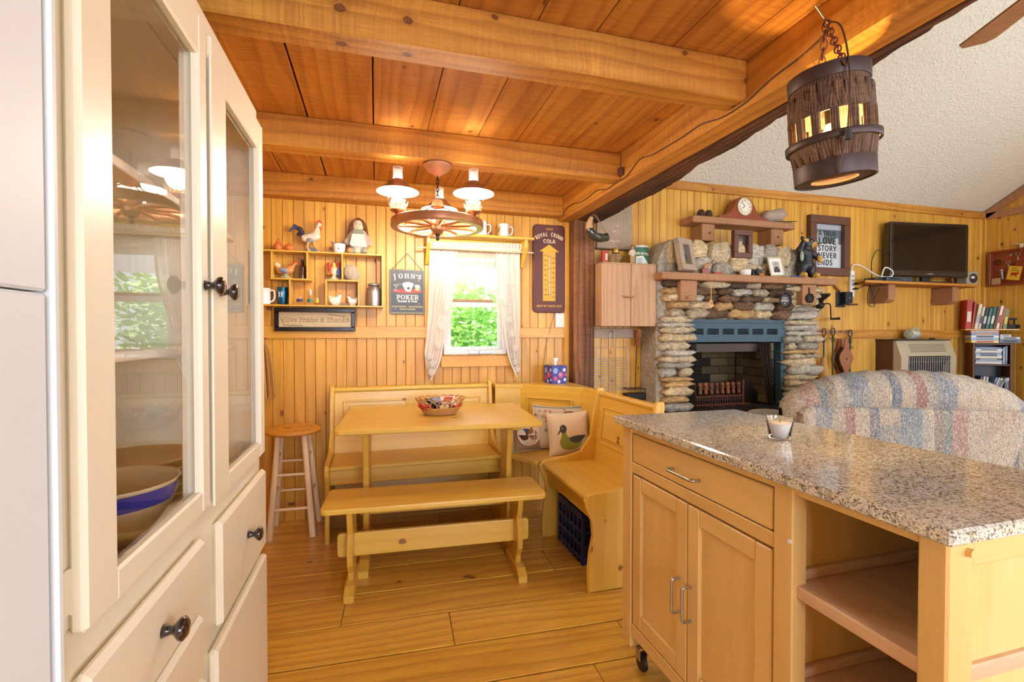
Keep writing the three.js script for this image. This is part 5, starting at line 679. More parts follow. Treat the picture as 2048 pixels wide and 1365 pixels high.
// ---------------------------------------------------------------- left of the fireplace
{ const t = thing('wall_cabinet', 'small pale weathered-wood wall cabinet left of the fireplace', 'cabinet', [1.75, 1.255, ZW]);
  wp(t, 'body', ww('y', 1.556, 1.99, 1.257, 1.715, ZW, ZW + 0.225, 0.004), M.barn);
  const d = wp(t, 'door', ww('y', 1.535, 1.768, 1.255, 1.7, ZW + 0.225, ZW + 0.243, 0.003), M.barn); wp(t, 'door', ww('y', 1.771, 1.972, 1.255, 1.705, ZW + 0.225, ZW + 0.243, 0.003), M.barn);
  const k = grain(mv(ext([[-0.05, 0], [0.05, 0], [0.03, -0.016], [-0.02, -0.016]], 0.016, 0.002), 1.745, 1.474, ZW + 0.252), 'x'); k.applyMatrix4(t.matrixWorld.clone().invert()); part(d, 'latch', k, M.cedar);
  const top = 1.716, Z = ZW + 0.12;
  const b = thing('barn_plaque', 'grey weathered board hanging above the wall cabinet', 'plaque', [1.757, 1.84, ZW]); wp(b, 'board', ww('y', 1.608, 1.905, 1.85, 2.3, ZW + 0.001, ZW + 0.018), M.grey); wp(b, 'lower_ledge', ww('x', 1.6, 1.912, 1.84, 1.853, ZW + 0.001, ZW + 0.024), M.dark);
  const l = thing('oil_lamp', 'clear glass oil lamp with a tall chimney on the wall cabinet', 'lamp', [1.71, top, Z]);
  part(l, 'font', lathe([[0, 0], [0.03, 0], [0.045, 0.006], [0.062, 0.03], [0.064, 0.045], [0.05, 0.066], [0.022, 0.078], [0.018, 0.078], [0.045, 0.06], [0.058, 0.04], [0.03, 0.006], [0, 0.005]], 36), M.solidGlass);
  part(l, 'burner', lathe([[0, 0.078], [0.022, 0.078], [0.026, 0.088], [0.024, 0.1], [0.032, 0.112], [0.032, 0.118], [0, 0.118]], 28), M.brass);
  part(l, 'chimney', lathe([[0.03, 0.117], [0.05, 0.15], [0.056, 0.175], [0.046, 0.205], [0.03, 0.235], [0.026, 0.265], [0.03, 0.285], [0.039, 0.305]], 36), M.glass);
  const m = thing('match_box', 'red match box on the wall cabinet', 'box', [1.62, top, Z]); part(m, 'box', bx(0.045, 0.095, 0.03, 0, 0.0475, 0), mat(0xb3352c, 0.5)); part(m, 'emblem', bx(0.018, 0.05, 0.001, 0.008, 0.05, 0.0155, 0.0003), mat(0xd8cfae, 0.6));
  const f = thing('carved_figurine', 'small carved farmer figurine on the wall cabinet', 'figurine', [1.838, top, Z + 0.02]); part(f, 'body', body([[0, 0.075, 0, 0.018, 0, 0.1, 0, 0.016, '#d8cbb0'], [-0.008, 0.06, 0, 0.011, -0.01, 0.012, 0, 0.009, '#b89a62'], [0.008, 0.06, 0, 0.011, 0.01, 0.012, 0, 0.009, '#b89a62'], [-0.018, 0.1, 0, 0.008, -0.028, 0.075, 0.006, 0.006, '#d8cbb0'], [0.018, 0.1, 0, 0.008, 0.028, 0.075, 0.006, 0.006, '#d8cbb0'], [0, 0.118, 0, 0.006, 0, 0.128, 0.002, 0.012, '#c99a72'], [-0.012, 0.006, 0.004, 0.008, 0.012, 0.006, 0.004, 0.008, '#5a4632']], 0.006, 44), painted(0.7)); part(f, 'hat', lathe([[0.022, 0.134], [0.012, 0.136], [0.009, 0.147], [0, 0.148]], 20), mat(0xa8844c, 0.8, 0, { side: THREE.DoubleSide }));
  const n = thing('tobacco_tin', 'green and white printed tin on the wall cabinet', 'tin', [1.922, top, Z]); part(n, 'tin', lathe([[0, 0], [0.056, 0], [0.058, 0.003], [0.058, 0.138], [0.06, 0.14], [0.06, 0.146], [0.05, 0.149], [0, 0.15]], 36).scale(1, 1, 0.75), mat(0xd9d3c4, 0.35, 0.2));
  part(n, 'printed_label', faceUV(new THREE.CylinderGeometry(0.0583, 0.0583, 0.125, 28, 1, true, -1.2, 2.4).scale(1, 1, 0.75).translate(0, 0.068, 0), 0.11, 0.125, 0, 0.068), new THREE.MeshPhysicalMaterial({ roughness: 0.35, map: canvasMap(256, 256, (x) => { x.fillStyle = '#2f6e58'; x.fillRect(0, 0, 256, 256); x.fillStyle = '#dfe4da'; x.beginPath(); x.moveTo(0, 140); x.lineTo(110, 130); x.lineTo(230, 256); x.lineTo(0, 256); x.fill(); x.fillStyle = '#a8c0c8'; x.fillRect(20, 160, 80, 90); x.fillStyle = '#f0ead0'; x.font = 'bold 46px sans-serif'; x.textAlign = 'center'; x.save(); x.rotate(0.06); x.fillText('BLUE ROSE', 138, 105); x.restore(); }) }));
  const h = thing('drinking_horn', 'polished cow horn hanging by a thong under the main beam', 'horn', [1.45, 2.03, -3.02]); const horn = []; const cv = new THREE.CatmullRomCurve3([[-0.01, -0.02, 0], [-0.028, -0.07, 0], [-0.018, -0.12, 0], [0.025, -0.155, 0], [0.075, -0.158, 0], [0.11, -0.15, 0]].map(V)); const hg = new THREE.TubeGeometry(cv, 40, 1, 16), hp = hg.attributes.position, cc = cv.getPoints(40); const col = new Float32Array(hp.count * 3); for (let i = 0; i < hp.count; i++) { const s = Math.floor(i / 17), u = s / 40, r = 0.014 + 0.018 * Math.sin(Math.min(1, u * 1.15) * 2.2), c0 = cv.getPointAt(u); hp.setXYZ(i, c0.x + (hp.getX(i) - c0.x) * r, c0.y + (hp.getY(i) - c0.y) * r, c0.z + (hp.getZ(i) - c0.z) * r); const c = new THREE.Color(u < 0.33 ? '#c9ab7c' : '#33382f'); col.set([c.r, c.g, c.b], i * 3); } hg.setAttribute('color', new THREE.BufferAttribute(col, 3)); hg.computeVertexNormals();
  part(h, 'horn', hg, painted(0.18, { clearcoat: 0.6 })); part(h, 'thong', tube([[-0.01, -0.01, 0], [0.01, 0.002, 0], [0.03, -0.02, 0.01], [0.07, -0.09, 0.012], [0.125, -0.155, 0.01], [0.1, -0.15, 0.012], [0.04, -0.05, 0.014], [0.0, 0.0, 0.004]], 0.0022, 60, 6), mat(0x9a7a4c, 0.7));
}
{ const t = thing('grill_basket', 'wire grill basket hanging on the wall below the cabinet', 'grill', [1.73, 1.2, ZW + 0.03]), l = (y) => rod([-0.148, y, 0], [0.14, y + 0.008, 0], 0.0024);
  for (let i = 0; i < 13; i++) part(t, 'wire', l(-0.19 - i * 0.0205), M.steel);
  part(t, 'outer_frame', merge([rod([-0.148, -0.19, 0], [-0.148, -0.44, 0], 0.0016), rod([0.14, -0.185, 0], [0.135, -0.43, 0], 0.0016), tube([[-0.12, -0.22, 0.002], [-0.12, -0.11, 0.002], [-0.11, -0.106, 0.002], [-0.03, -0.104, 0.002], [-0.02, -0.1, 0.002], [-0.018, 0.01, 0.002], [0.0, 0.018, 0.002], [0.018, 0.01, 0.002], [0.025, -0.1, 0.002], [0.035, -0.104, 0.002], [0.125, -0.1, 0.002], [0.133, -0.11, 0.002], [0.135, -0.21, 0.002]], 0.0022, 120, 6, false, 0.1)]), M.steel); part(t, 'hook', rod([0, 0.015, -0.028], [0, 0.02, 0.012], 0.003), M.iron); }
{ const t = thing('corn_popper', 'long-handled wire corn popper with red handle leaning on the wall', 'popper', [1.925, 0.7, ZW + 0.05]);
  part(t, 'handle', cyl(0.011, 0.012, 0.12, 0.006, 0.47, 0, 16), mat(0x9c3420, 0.4)); part(t, 'rod', rod([0.005, 0.42, 0], [-0.006, 0.06, 0], 0.003), M.iron); const w = []; for (const y of [0, 0.08]) w.push(tube(roundRect(0.19, 0.07, 0.02).map(([a, b]) => [a, y, b]), 0.003, 60, 6, true)); for (let i = 0; i < 16; i++) { const x = -0.09 + i * 0.012; w.push(rod([x, 0, 0.035], [x, 0.08, 0.035], 0.001), rod([x, 0, -0.035], [x, 0, 0.035], 0.001)); } part(t, 'wire_pan', merge(w), M.iron); part(t, 'hook', rod([0.006, 0.525, -0.04], [0.01, 0.53, 0.01], 0.002), M.iron); part(t, 'pan_sheet', bx(0.185, 0.05, 0.066, 0, 0.02, 0, 0.004), mat(0x3a2e28, 0.8)); }

// ---------------------------------------------------------------- stone fireplace
const stoneMats = [0xc4b08c, 0xb09e80, 0xd2b88c, 0xa29884, 0xbcb29e, 0xc49c64].map((c, i) => { const a = hex(c), t = dataTex(128, 128, (u, v) => { const n = fbm(u * 9 + i * 7, v * 14), q = vn(u * 50, v * 60 + i); return a.map((k) => k * (0.62 + 0.5 * n + 0.16 * q)); }); t.repeat.set(5, 5); return new THREE.MeshStandardMaterial({ map: t, roughness: 0.9, bumpMap: t, bumpScale: 0.004 }); });
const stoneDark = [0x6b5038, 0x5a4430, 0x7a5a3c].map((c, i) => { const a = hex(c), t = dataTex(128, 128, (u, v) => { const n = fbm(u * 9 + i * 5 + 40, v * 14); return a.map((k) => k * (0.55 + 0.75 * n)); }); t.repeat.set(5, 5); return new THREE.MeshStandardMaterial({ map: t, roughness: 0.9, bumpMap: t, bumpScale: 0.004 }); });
function stoneGeo(w, h, d, jag = 0.16) {
  const g = new THREE.BoxGeometry(w, h, d, 4, 2, 1), p = g.attributes.position, o = rr(0, 50), key = new Map();
  for (let i = 0; i < p.count; i++) { const x = p.getX(i) / w, y = p.getY(i) / h, z = p.getZ(i) / d, k = [x, y, z].map((v) => v.toFixed(2)).join(); if (!key.has(k)) key.set(k, [rr(-1, 1), rr(-1, 1), rr(-1, 1)]); const j = key.get(k), e = Math.abs(x) > 0.45 && Math.abs(y) > 0.45 ? 0.8 : 1; p.setXYZ(i, p.getX(i) * e + j[0] * 0.06 * w, p.getY(i) * (Math.abs(x) > 0.45 ? 0.84 : 1) + j[1] * jag * h, p.getZ(i) * (z > 0 ? e : 1) + (z > 0 ? j[2] * 0.2 * d : 0)); }
  g.deleteAttribute('normal'); g.deleteAttribute('uv'); const q = mergeVertices(g, 1e-5); q.computeVertexNormals(); return grain(q, 'x');
}
{
  const t = thing('stone_fireplace', 'dry-stacked stone fireplace with blue-grey steel firebox surround', 'fireplace', [2.7, 0, ZW]);
  const F = -3.05;
  // mortar body
  const out = [[1.995, 0], [2.24, 0], [2.24, 1.31], [3.155, 1.31], [3.155, 0], [3.46, 0], [3.45, 1.6], [3.33, 1.64], [3.32, 1.84], [3.22, 1.895], [3.12, 1.88], [3.0, 1.905], [2.9, 1.89], [2.8, 1.9], [2.68, 1.885], [2.56, 1.9], [2.45, 1.885], [2.32, 1.895], [2.2, 1.91], [2.12, 1.905], [2.07, 1.875], [2.03, 1.8], [2.0, 1.72], [1.99, 1.6]];
  wp(t, 'mortar_body', grain(mv(ext(out, 0.225, 0.012), 0, 0, ZW + 0.1125), 'x'), M.mortar);
  wp(t, 'hearth_base', grain(wb(1.99, 3.5, 0, 0.6, ZW, F + 0.1), 'x'), M.mortar); wp(t, 'hearth_slab', wb(1.98, 3.52, 0.6, 0.63, -3.6, -2.86, 0.006), mat(0x232326, 0.35), 'black hearth slab');
  const put = (x, y, w, h, m, d = 0.07) => wp(t, 'stone', stoneGeo(w, h, d).translate(x, y, F - 0.0 + rr(-0.018, 0.016)), m);
  for (const [x0, x1, ytop] of [[2.0, 2.26, 1.32], [3.14, 3.47, 1.58]]) {
    let y = 0.63; while (y < ytop) { const h = rr(0.034, 0.07), j0 = rr(-0.02, 0.03), j1 = rr(-0.02, 0.04); if (rnd() < 0.6) put((x0 + x1) / 2 + (j1 - j0) / 2, y + h / 2, x1 - x0 + j0 + j1, h * 1.0, pick(stoneMats)); else { const c = rr(0.35, 0.65) * (x1 - x0); put(x0 + c / 2 - j0 / 2, y + h / 2, c + j0, h, pick(stoneMats)); put(x0 + c + (x1 - x0 - c) / 2 + j1 / 2, y + h / 2, x1 - x0 - c + j1, h * rr(0.85, 1), pick(stoneMats)); } y += h * 0.97; }
  }
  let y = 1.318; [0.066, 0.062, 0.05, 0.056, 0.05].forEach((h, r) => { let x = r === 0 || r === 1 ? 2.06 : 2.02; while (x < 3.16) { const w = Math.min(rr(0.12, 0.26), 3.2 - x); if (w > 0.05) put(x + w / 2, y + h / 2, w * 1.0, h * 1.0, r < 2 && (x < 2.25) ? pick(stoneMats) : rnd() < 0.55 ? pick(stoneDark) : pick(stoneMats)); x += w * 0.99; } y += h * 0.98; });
  for (const [x, yy, w, h, s] of [[2.16, 1.8, 0.2, 0.19, 0], [2.16, 1.685, 0.22, 0.09, 3], [2.34, 1.84, 0.17, 0.12, 2], [2.36, 1.71, 0.2, 0.13, 4], [2.52, 1.82, 0.19, 0.15, 0], [2.56, 1.69, 0.2, 0.1, 3], [2.7, 1.79, 0.16, 0.2, 2], [2.85, 1.82, 0.16, 0.15, 4], [2.83, 1.69, 0.24, 0.1, 0], [3.0, 1.83, 0.15, 0.13, 3], [3.03, 1.7, 0.2, 0.12, 2], [3.14, 1.82, 0.15, 0.14, 0], [3.24, 1.79, 0.14, 0.17, 3], [3.22, 1.68, 0.2, 0.09, 4]]) wp(t, 'stone', stoneGeo(w, h, 0.05, 0.08).translate(x, yy, F - 0.015), stoneMats[s]);
  // steel insert
  const st = mat(0x2f4a54, 0.5, 0.1), bk = mat(0x141416, 0.7, 0.2), Zi = F - 0.005;
  const slotHoles = []; for (let i = 0; i < 6; i++) for (let k = 0; k < 4; k++) { const a = 2.277 + i * 0.139, b = 1.196 + k * 0.0115; slotHoles.push([[a, b], [a + 0.105, b], [a + 0.105, b + 0.0075], [a, b + 0.0075]]); }
  wp(t, 'vent_panel', ext([[2.235, 1.137], [3.155, 1.137], [3.155, 1.285], [2.235, 1.285]], 0.012, 0.001, slotHoles).translate(0, 0, Zi), st, 'blue-grey steel louvre panel'); wp(t, 'vent_cap', wb(2.235, 3.155, 1.283, 1.312, Zi - 0.03, Zi + 0.012), st); wp(t, 'vent_backing', wb(2.24, 3.15, 1.14, 1.28, Zi - 0.06, Zi - 0.05), bk);
  wp(t, 'side_jamb', wb(2.24, 2.262, 0.63, 1.14, Zi - 0.2, Zi), bk); wp(t, 'side_jamb', wb(3.118, 3.155, 0.63, 1.14, Zi - 0.2, Zi), st);
  wp(t, 'smoke_shield', wbox(0.72, 0.07, 0.004, 'x', 2.62, 1.09, Zi - 0.09, 0.001, 0.3), M.steel, 'brushed metal smoke shield');
  wp(t, 'firebox_shell', merge([wb(2.24, 2.25, 0.63, 1.31, -3.72, Zi - 0.02), wb(3.145, 3.155, 0.63, 1.31, -3.72, Zi - 0.02), wb(2.24, 3.155, 1.14, 1.15, -3.72, Zi - 0.05), wb(2.24, 3.155, 0.63, 1.31, -3.74, -3.72)]), bk);
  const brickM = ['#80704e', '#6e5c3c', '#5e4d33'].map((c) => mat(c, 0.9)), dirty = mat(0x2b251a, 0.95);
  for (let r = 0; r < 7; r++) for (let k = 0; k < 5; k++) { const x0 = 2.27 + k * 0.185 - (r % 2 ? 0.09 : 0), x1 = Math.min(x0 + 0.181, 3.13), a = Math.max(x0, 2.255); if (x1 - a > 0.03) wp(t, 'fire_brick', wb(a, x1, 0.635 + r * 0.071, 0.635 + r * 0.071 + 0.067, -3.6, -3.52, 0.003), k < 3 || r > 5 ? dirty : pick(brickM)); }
  for (let r = 0; r < 7; r++) for (let k = 0; k < 3; k++) { const z0 = -3.5 + k * 0.15 - (r % 2 ? 0.07 : 0), a = Math.max(z0, -3.5); wp(t, 'fire_brick', wb(3.075, 3.115, 0.635 + r * 0.071, 0.635 + r * 0.071 + 0.067, a, Math.min(z0 + 0.146, -3.12), 0.003), pick(brickM)); }
  const netM = (() => { const c = canvasMap(64, 64, (x) => { x.fillStyle = '#fff'; x.fillRect(0, 0, 64, 64); x.fillStyle = '#000'; for (const [a, b] of [[16, 16], [48, 16], [32, 48], [0, 48], [64, 48]]) { x.beginPath(); x.arc(a, b, 10, 0, 7); x.fill(); } }); c.wrapS = c.wrapT = THREE.RepeatWrapping; c.colorSpace = THREE.NoColorSpace; c.repeat.set(60, 60); return new THREE.MeshPhysicalMaterial({ color: 0x4a3f36, roughness: 0.6, metalness: 0.5, alphaMap: c, transparent: true, side: THREE.DoubleSide }); })();
  const drape = (x0, x1, xb0, xb1) => { const g = new THREE.PlaneGeometry(1, 1, 40, 10), p = g.attributes.position; for (let i = 0; i < p.count; i++) { const u = p.getX(i) + 0.5, v = p.getY(i) + 0.5, a = x0 + (x1 - x0) * u, b = xb0 + (xb1 - xb0) * u; p.setXYZ(i, b + (a - b) * v, 0.635 + 0.5 * v, Zi - 0.06 + 0.018 * Math.sin(u * 26)); } const uv = g.attributes.uv; for (let i = 0; i < p.count; i++) uv.setXY(i, p.getX(i), p.getY(i)); g.computeVertexNormals(); return g; };
  wp(t, 'mesh_curtain', drape(2.265, 2.36, 2.27, 2.36), netM); wp(t, 'mesh_curtain', drape(2.95, 3.06, 3.04, 3.115), netM);
  const h = thing('gas_heater', 'rusty radiant gas heater with ceramic uprights inside the firebox', 'heater', [2.62, 0.631, -3.24]);
  part(h, 'frame', merge([bx(0.5, 0.02, 0.02, 0, 0.07, 0.06), bx(0.5, 0.012, 0.12, 0, 0.045, 0.0), bx(0.02, 0.19, 0.12, -0.25, 0.1, 0), bx(0.02, 0.19, 0.12, 0.25, 0.1, 0), rod([-0.24, 0.01, 0.1], [0.26, 0.01, 0.1], 0.008)]), M.rust);
  for (let i = 0; i < 9; i++) { const x = -0.21 + i * 0.0525; part(h, 'radiant', merge([rod([x, 0.09, 0.055], [x, 0.15, 0.045], 0.014, 0.011), sph(0.018, x, 0.165, 0.045), sph(0.013, x, 0.14, 0.055)]), mat(['#7a4a38', '#94603f', '#b0683a', '#8a5444'][i % 4], 0.85)); }
  for (let i = 0; i < 20; i++) part(h, 'grille_bar', rod([-0.225 + i * 0.0237, 0.0, 0.075], [-0.225 + i * 0.0237, 0.07, 0.07], 0.005), mat(0x5a4038, 0.8, 0.3));
  for (let i = 0; i < 5; i++) part(h, 'grate_bar', tube([[-0.16 + i * 0.1, 0.006, 0.1], [-0.13 + i * 0.1, 0.004, 0.15], [-0.12 + i * 0.1, -0.0, 0.17]], 0.005, 10, 6), M.rust);
  const pl = thing('ash_plate', 'dark slanted metal plate beside the gas heater', 'plate', [2.97, 0.632, -3.25]); part(pl, 'plate', mv(ext([[-0.05, 0], [0.13, 0], [0.13, 0.05], [-0.05, 0.22]], 0.008, 0.001), 0, 0, 0), mat(0x2e2420, 0.85));
}
{ // mantel and corbels
  const t = thing('mantel_shelf', 'thick cedar mantel shelf on two block corbels over the fireplace', 'mantel', [2.76, 1.59, -3.1]);
  wp(t, 'plank', ww('x', 1.96, 3.566, 1.592, 1.645, -3.07, -2.95, 0.006), M.cedar);
  wp(t, 'corbel', ww('z', 2.125, 2.265, 1.44, 1.591, -3.068, -2.97, 0.005), M.cedar); wp(t, 'corbel', ww('z', 3.24, 3.38, 1.432, 1.591, -3.068, -2.97, 0.005), M.cedar);
  const u = thing('upper_mantel', 'short cedar shelf on two block corbels above the mantel', 'shelf', [2.83, 2.06, ZW]);
  wp(u, 'plank', ww('x', 2.34, 3.327, 2.062, 2.114, ZW, ZW + 0.173, 0.006), M.cedar);
  wp(u, 'corbel', ww('z', 2.444, 2.562, 1.93, 2.061, ZW, ZW + 0.147, 0.005), M.cedar); wp(u, 'corbel', ww('z', 3.108, 3.233, 1.93, 2.061, ZW, ZW + 0.147, 0.005), M.cedar);
  wps(u, 'peg', ([cyl(0.009, 0.009, 0.006, 2.51, 1.99, ZW + 0.149, 14, Math.PI / 2), cyl(0.009, 0.009, 0.006, 3.175, 1.995, ZW + 0.149, 14, Math.PI / 2)]), M.dark);
  const Y = 2.1145, Z = ZW + 0.09;
  for (const [x, label] of [[2.475, 'left of two brown pine cones on the upper shelf'], [2.545, 'right of two brown pine cones on the upper shelf']]) { const c = thing('pine_cone', label, 'pine cone', [x, Y, Z], 0, 'pine cones'); const l = [sph(0.024, 0, 0.034, 0, 1, 1.35, 1)]; for (let r = 0; r < 8; r++) for (let k = 0; k < 10; k++) { const a = (k + r * 0.5) / 10 * 6.283, q = 0.029 * Math.sin(0.5 + r / 8 * 2.4), y = 0.006 + r * 0.0085; l.push(mv(new THREE.ConeGeometry(0.0075, 0.011, 5).scale(1, 1, 0.5), q * Math.cos(a), y, q * Math.sin(a), 0, -a, -1.2)); } part(c, 'scales', merge(l), mat(0x5a3d28, 0.85)); }
  { const c = thing('mantel_clock', 'red-brown tambour mantel clock with white dial on the upper shelf', 'clock', [2.86, Y, Z]); const pr = [[-0.24, 0.0], [0.24, 0], [0.24, 0.018], [0.17, 0.03], [0.13, 0.06], [0.1, 0.11]]; for (let i = 0; i <= 12; i++) { const a = (20 + 140 * i / 12) * RAD; pr.push([0.095 * Math.cos(a), 0.1 + 0.088 * Math.sin(a)]); } pr.push([-0.1, 0.11], [-0.13, 0.06], [-0.17, 0.03], [-0.24, 0.018]);
    part(c, 'case', grain(ext(pr, 0.075, 0.004).translate(0, 0.006, 0), 'x'), M.red); part(c, 'plinth', grain(bx(0.5, 0.014, 0.09, 0, 0.007, 0, 0.004), 'x'), M.red); part(c, 'bezel', new THREE.TorusGeometry(0.072, 0.005, 10, 40).translate(0, 0.112, 0.039), M.brass);
    part(c, 'dial', faceUV(new THREE.CircleGeometry(0.071, 40), 0.142, 0.142).translate(0, 0.112, 0.0385), printed(256, 256, (x) => { x.fillStyle = '#ece6d2'; x.fillRect(0, 0, 256, 256); x.strokeStyle = '#2a2620'; x.fillStyle = '#2a2620'; x.textAlign = 'center'; x.font = 'bold 30px serif'; ['XII', 'I', 'II', 'III', 'IV', 'V', 'VI', 'VII', 'VIII', 'IX', 'X', 'XI'].forEach((s, i) => { x.save(); x.translate(128, 128); x.rotate(i * Math.PI / 6); x.fillText(s, 0, -84); x.restore(); }); x.lineWidth = 2; x.beginPath(); x.arc(128, 128, 76, 0, 7); x.stroke(); }, 0.4)); const hand = (a, l, w) => mv(bx(w, l, 0.001, 0, l / 2, 0, 0.0003), 0, 0.112, 0.041, 0, 0, a); parts(c, 'clock_hand', ([hand(0.7, 0.05, 0.003), hand(2.1, 0.036, 0.004)]), M.black); }
  { const c = thing('driftwood_block', 'weathered dark wood block at the right end of the upper shelf', 'wood block', [3.17, Y, Z], -0.15); part(c, 'block', grain(mv(stoneGeo(0.2, 0.1, 0.08, 0.08), 0, 0.065, 0, 0, 0, 0.12), 'x'), M.grey); parts(c, 'rusty_spike', ([rod([-0.05, 0.006, 0.05], [0.18, 0.012, 0.06], 0.003), rod([-0.03, 0.003, 0.06], [0.13, 0.004, 0.07], 0.003)]), M.iron); }
  // picture above the mantel
  const frame = (name, label, w, h, d, b, m, pos, o, draw, inset = 0) => { const f = thing(name, label, 'picture', pos, o.turn ?? 0); f.rotation.order = 'YXZ'; f.rotation.x = o.tilt ?? 0; f.rotation.z = o.roll ?? 0; const bar = (x, y, cw, ch, ax) => grain(bx(cw, ch, d, x, y, 0, 0.003), ax); part(f, 'frame', merge([bar(0, h / 2 - b / 2, w, b, 'x'), bar(0, -h / 2 + b / 2, w, b, 'x'), bar(-w / 2 + b / 2, 0, b, h - 2 * b, 'y'), bar(w / 2 - b / 2, 0, b, h - 2 * b, 'y')]), m); part(f, 'backing', bx(w - b, h - b, 0.004, 0, 0, -d / 2 + 0.004, 0.001), M.dark); part(f, 'print', new THREE.PlaneGeometry(w - 2 * b + 0.004, h - 2 * b + 0.004).translate(0, 0, -d / 2 + 0.0075), printed(320, Math.round(320 * (h - 2 * b) / (w - 2 * b)), draw, 0.3)); return f; };
  const portrait = (bg, shirt, skin, hair) => (x, w, h) => { x.fillStyle = bg; x.fillRect(0, 0, w, h); x.fillStyle = shirt; x.beginPath(); x.ellipse(w / 2, h * 0.95, w * 0.42, h * 0.5, 0, 0, 7); x.fill(); x.fillStyle = skin; x.beginPath(); x.ellipse(w / 2, h * 0.32, w * 0.16, h * 0.13, 0, 0, 7); x.fill(); x.fillStyle = hair; x.beginPath(); x.ellipse(w / 2, h * 0.25, w * 0.17, h * 0.09, 0, 0, 7); x.fill(); };
  frame('framed_photo', 'small dark-framed portrait photo hanging on the chimney stone above the mantel', 0.172, 0.212, 0.04, 0.04, M.dark, [2.711, 1.89, -3.03], {}, portrait('#4a4a44', '#e8e0d8', '#cfa58a', '#6a6058'));
  frame('framed_photo', 'rustic pale wood picture frame leaning at the left of the mantel', 0.17, 0.24, 0.045, 0.045, M.grey, [2.17, 1.7765, -2.985], { turn: 0.35, tilt: -0.2, roll: 0.0 }, (x, w, h) => { x.fillStyle = '#3d4c58'; x.fillRect(0, 0, w, h); x.fillStyle = '#6a7a86'; x.fillRect(0, 0, w, h * 0.4); x.fillStyle = '#5a7a4c'; x.fillRect(0, h * 0.7, w, h * 0.3); x.fillStyle = '#22282e'; x.fillRect(w * 0.3, h * 0.3, w * 0.25, h * 0.5); });
  frame('framed_photo', 'light-framed black and white photo leaning near the bear', 0.15, 0.155, 0.012, 0.012, mat(0xcfc7a4, 0.4, 0.3), [3.0, 1.7255, -2.995], { turn: 0.1, tilt: -0.18, roll: 0.07 }, (x, w, h) => { x.fillStyle = '#eceae4'; x.fillRect(0, 0, w, h); x.save(); x.translate(w * 0.22, h * 0.2); x.beginPath(); x.rect(0, 0, w * 0.6, h * 0.65); x.clip(); portrait('#b8b4ac', '#4a4a4c', '#d0c4b8', '#8a8078')(x, w * 0.6, h * 0.65); x.restore(); });
  const G = 1.6455;
  { const g = thing('toy_guitar', 'miniature brown guitar leaning on a small block on the mantel', 'ornament', [2.37, G, -3.0]); part(g, 'stand', bx(0.06, 0.04, 0.03, -0.02, 0.02, 0), M.red); part(g, 'body', mv(ext([[-0.03, -0.016], [-0.01, -0.02], [0.004, -0.013], [0.018, -0.016], [0.026, 0], [0.018, 0.016], [0.004, 0.013], [-0.01, 0.02], [-0.03, 0.016], [-0.036, 0]], 0.014, 0.002, [], true), 0, 0.062, 0.005, 0, 0, 0.7), mat(0xa8743c, 0.3)); part(g, 'neck', rod([0.015, 0.075, 0.012], [0.055, 0.108, 0.012], 0.003), M.black); }
  solo('tin_box', 'flat red tin on the mantel', 'tin', bx(0.08, 0.014, 0.05, 0, 0.007, 0, 0.003), mat(0xb02a22, 0.35), [2.452, G, -2.995]);
  { const c = thing('votive_candle', 'short white candle on the mantel', 'candle', [2.708, G, -2.99]); part(c, 'wax', lathe([[0, 0], [0.038, 0], [0.041, 0.04], [0.034, 0.042], [0.03, 0.036], [0, 0.036]], 28), mat(0xf0ece0, 0.5)); part(c, 'wick', rod([0, 0.036, 0], [0, 0.045, 0], 0.001), M.black); }
  { const c = thing('pocket_camera', 'small black camera with an orange strap on the mantel', 'camera', [2.805, G, -2.99], 0.1); part(c, 'camera_body', bx(0.1, 0.048, 0.045, 0, 0.024, 0, 0.006), M.black); part(c, 'top_knob', cyl(0.01, 0.01, 0.012, 0.02, 0.054, 0, 16), M.black); part(c, 'lens', cyl(0.014, 0.014, 0.015, -0.02, 0.024, 0.028, 20, Math.PI / 2), M.iron); part(c, 'strap', bx(0.05, 0.014, 0.02, 0.02, 0.007, 0.034, 0.004), mat(0xc4762c, 0.6)); }
  solo('ballpoint_pen', 'blue pen lying on the mantel in front of the bear', 'pen', rod([-0.05, 0.005, 0], [0.05, 0.005, 0.005], 0.004), mat(0x2a4aa0, 0.4), [3.17, G, -2.97]);
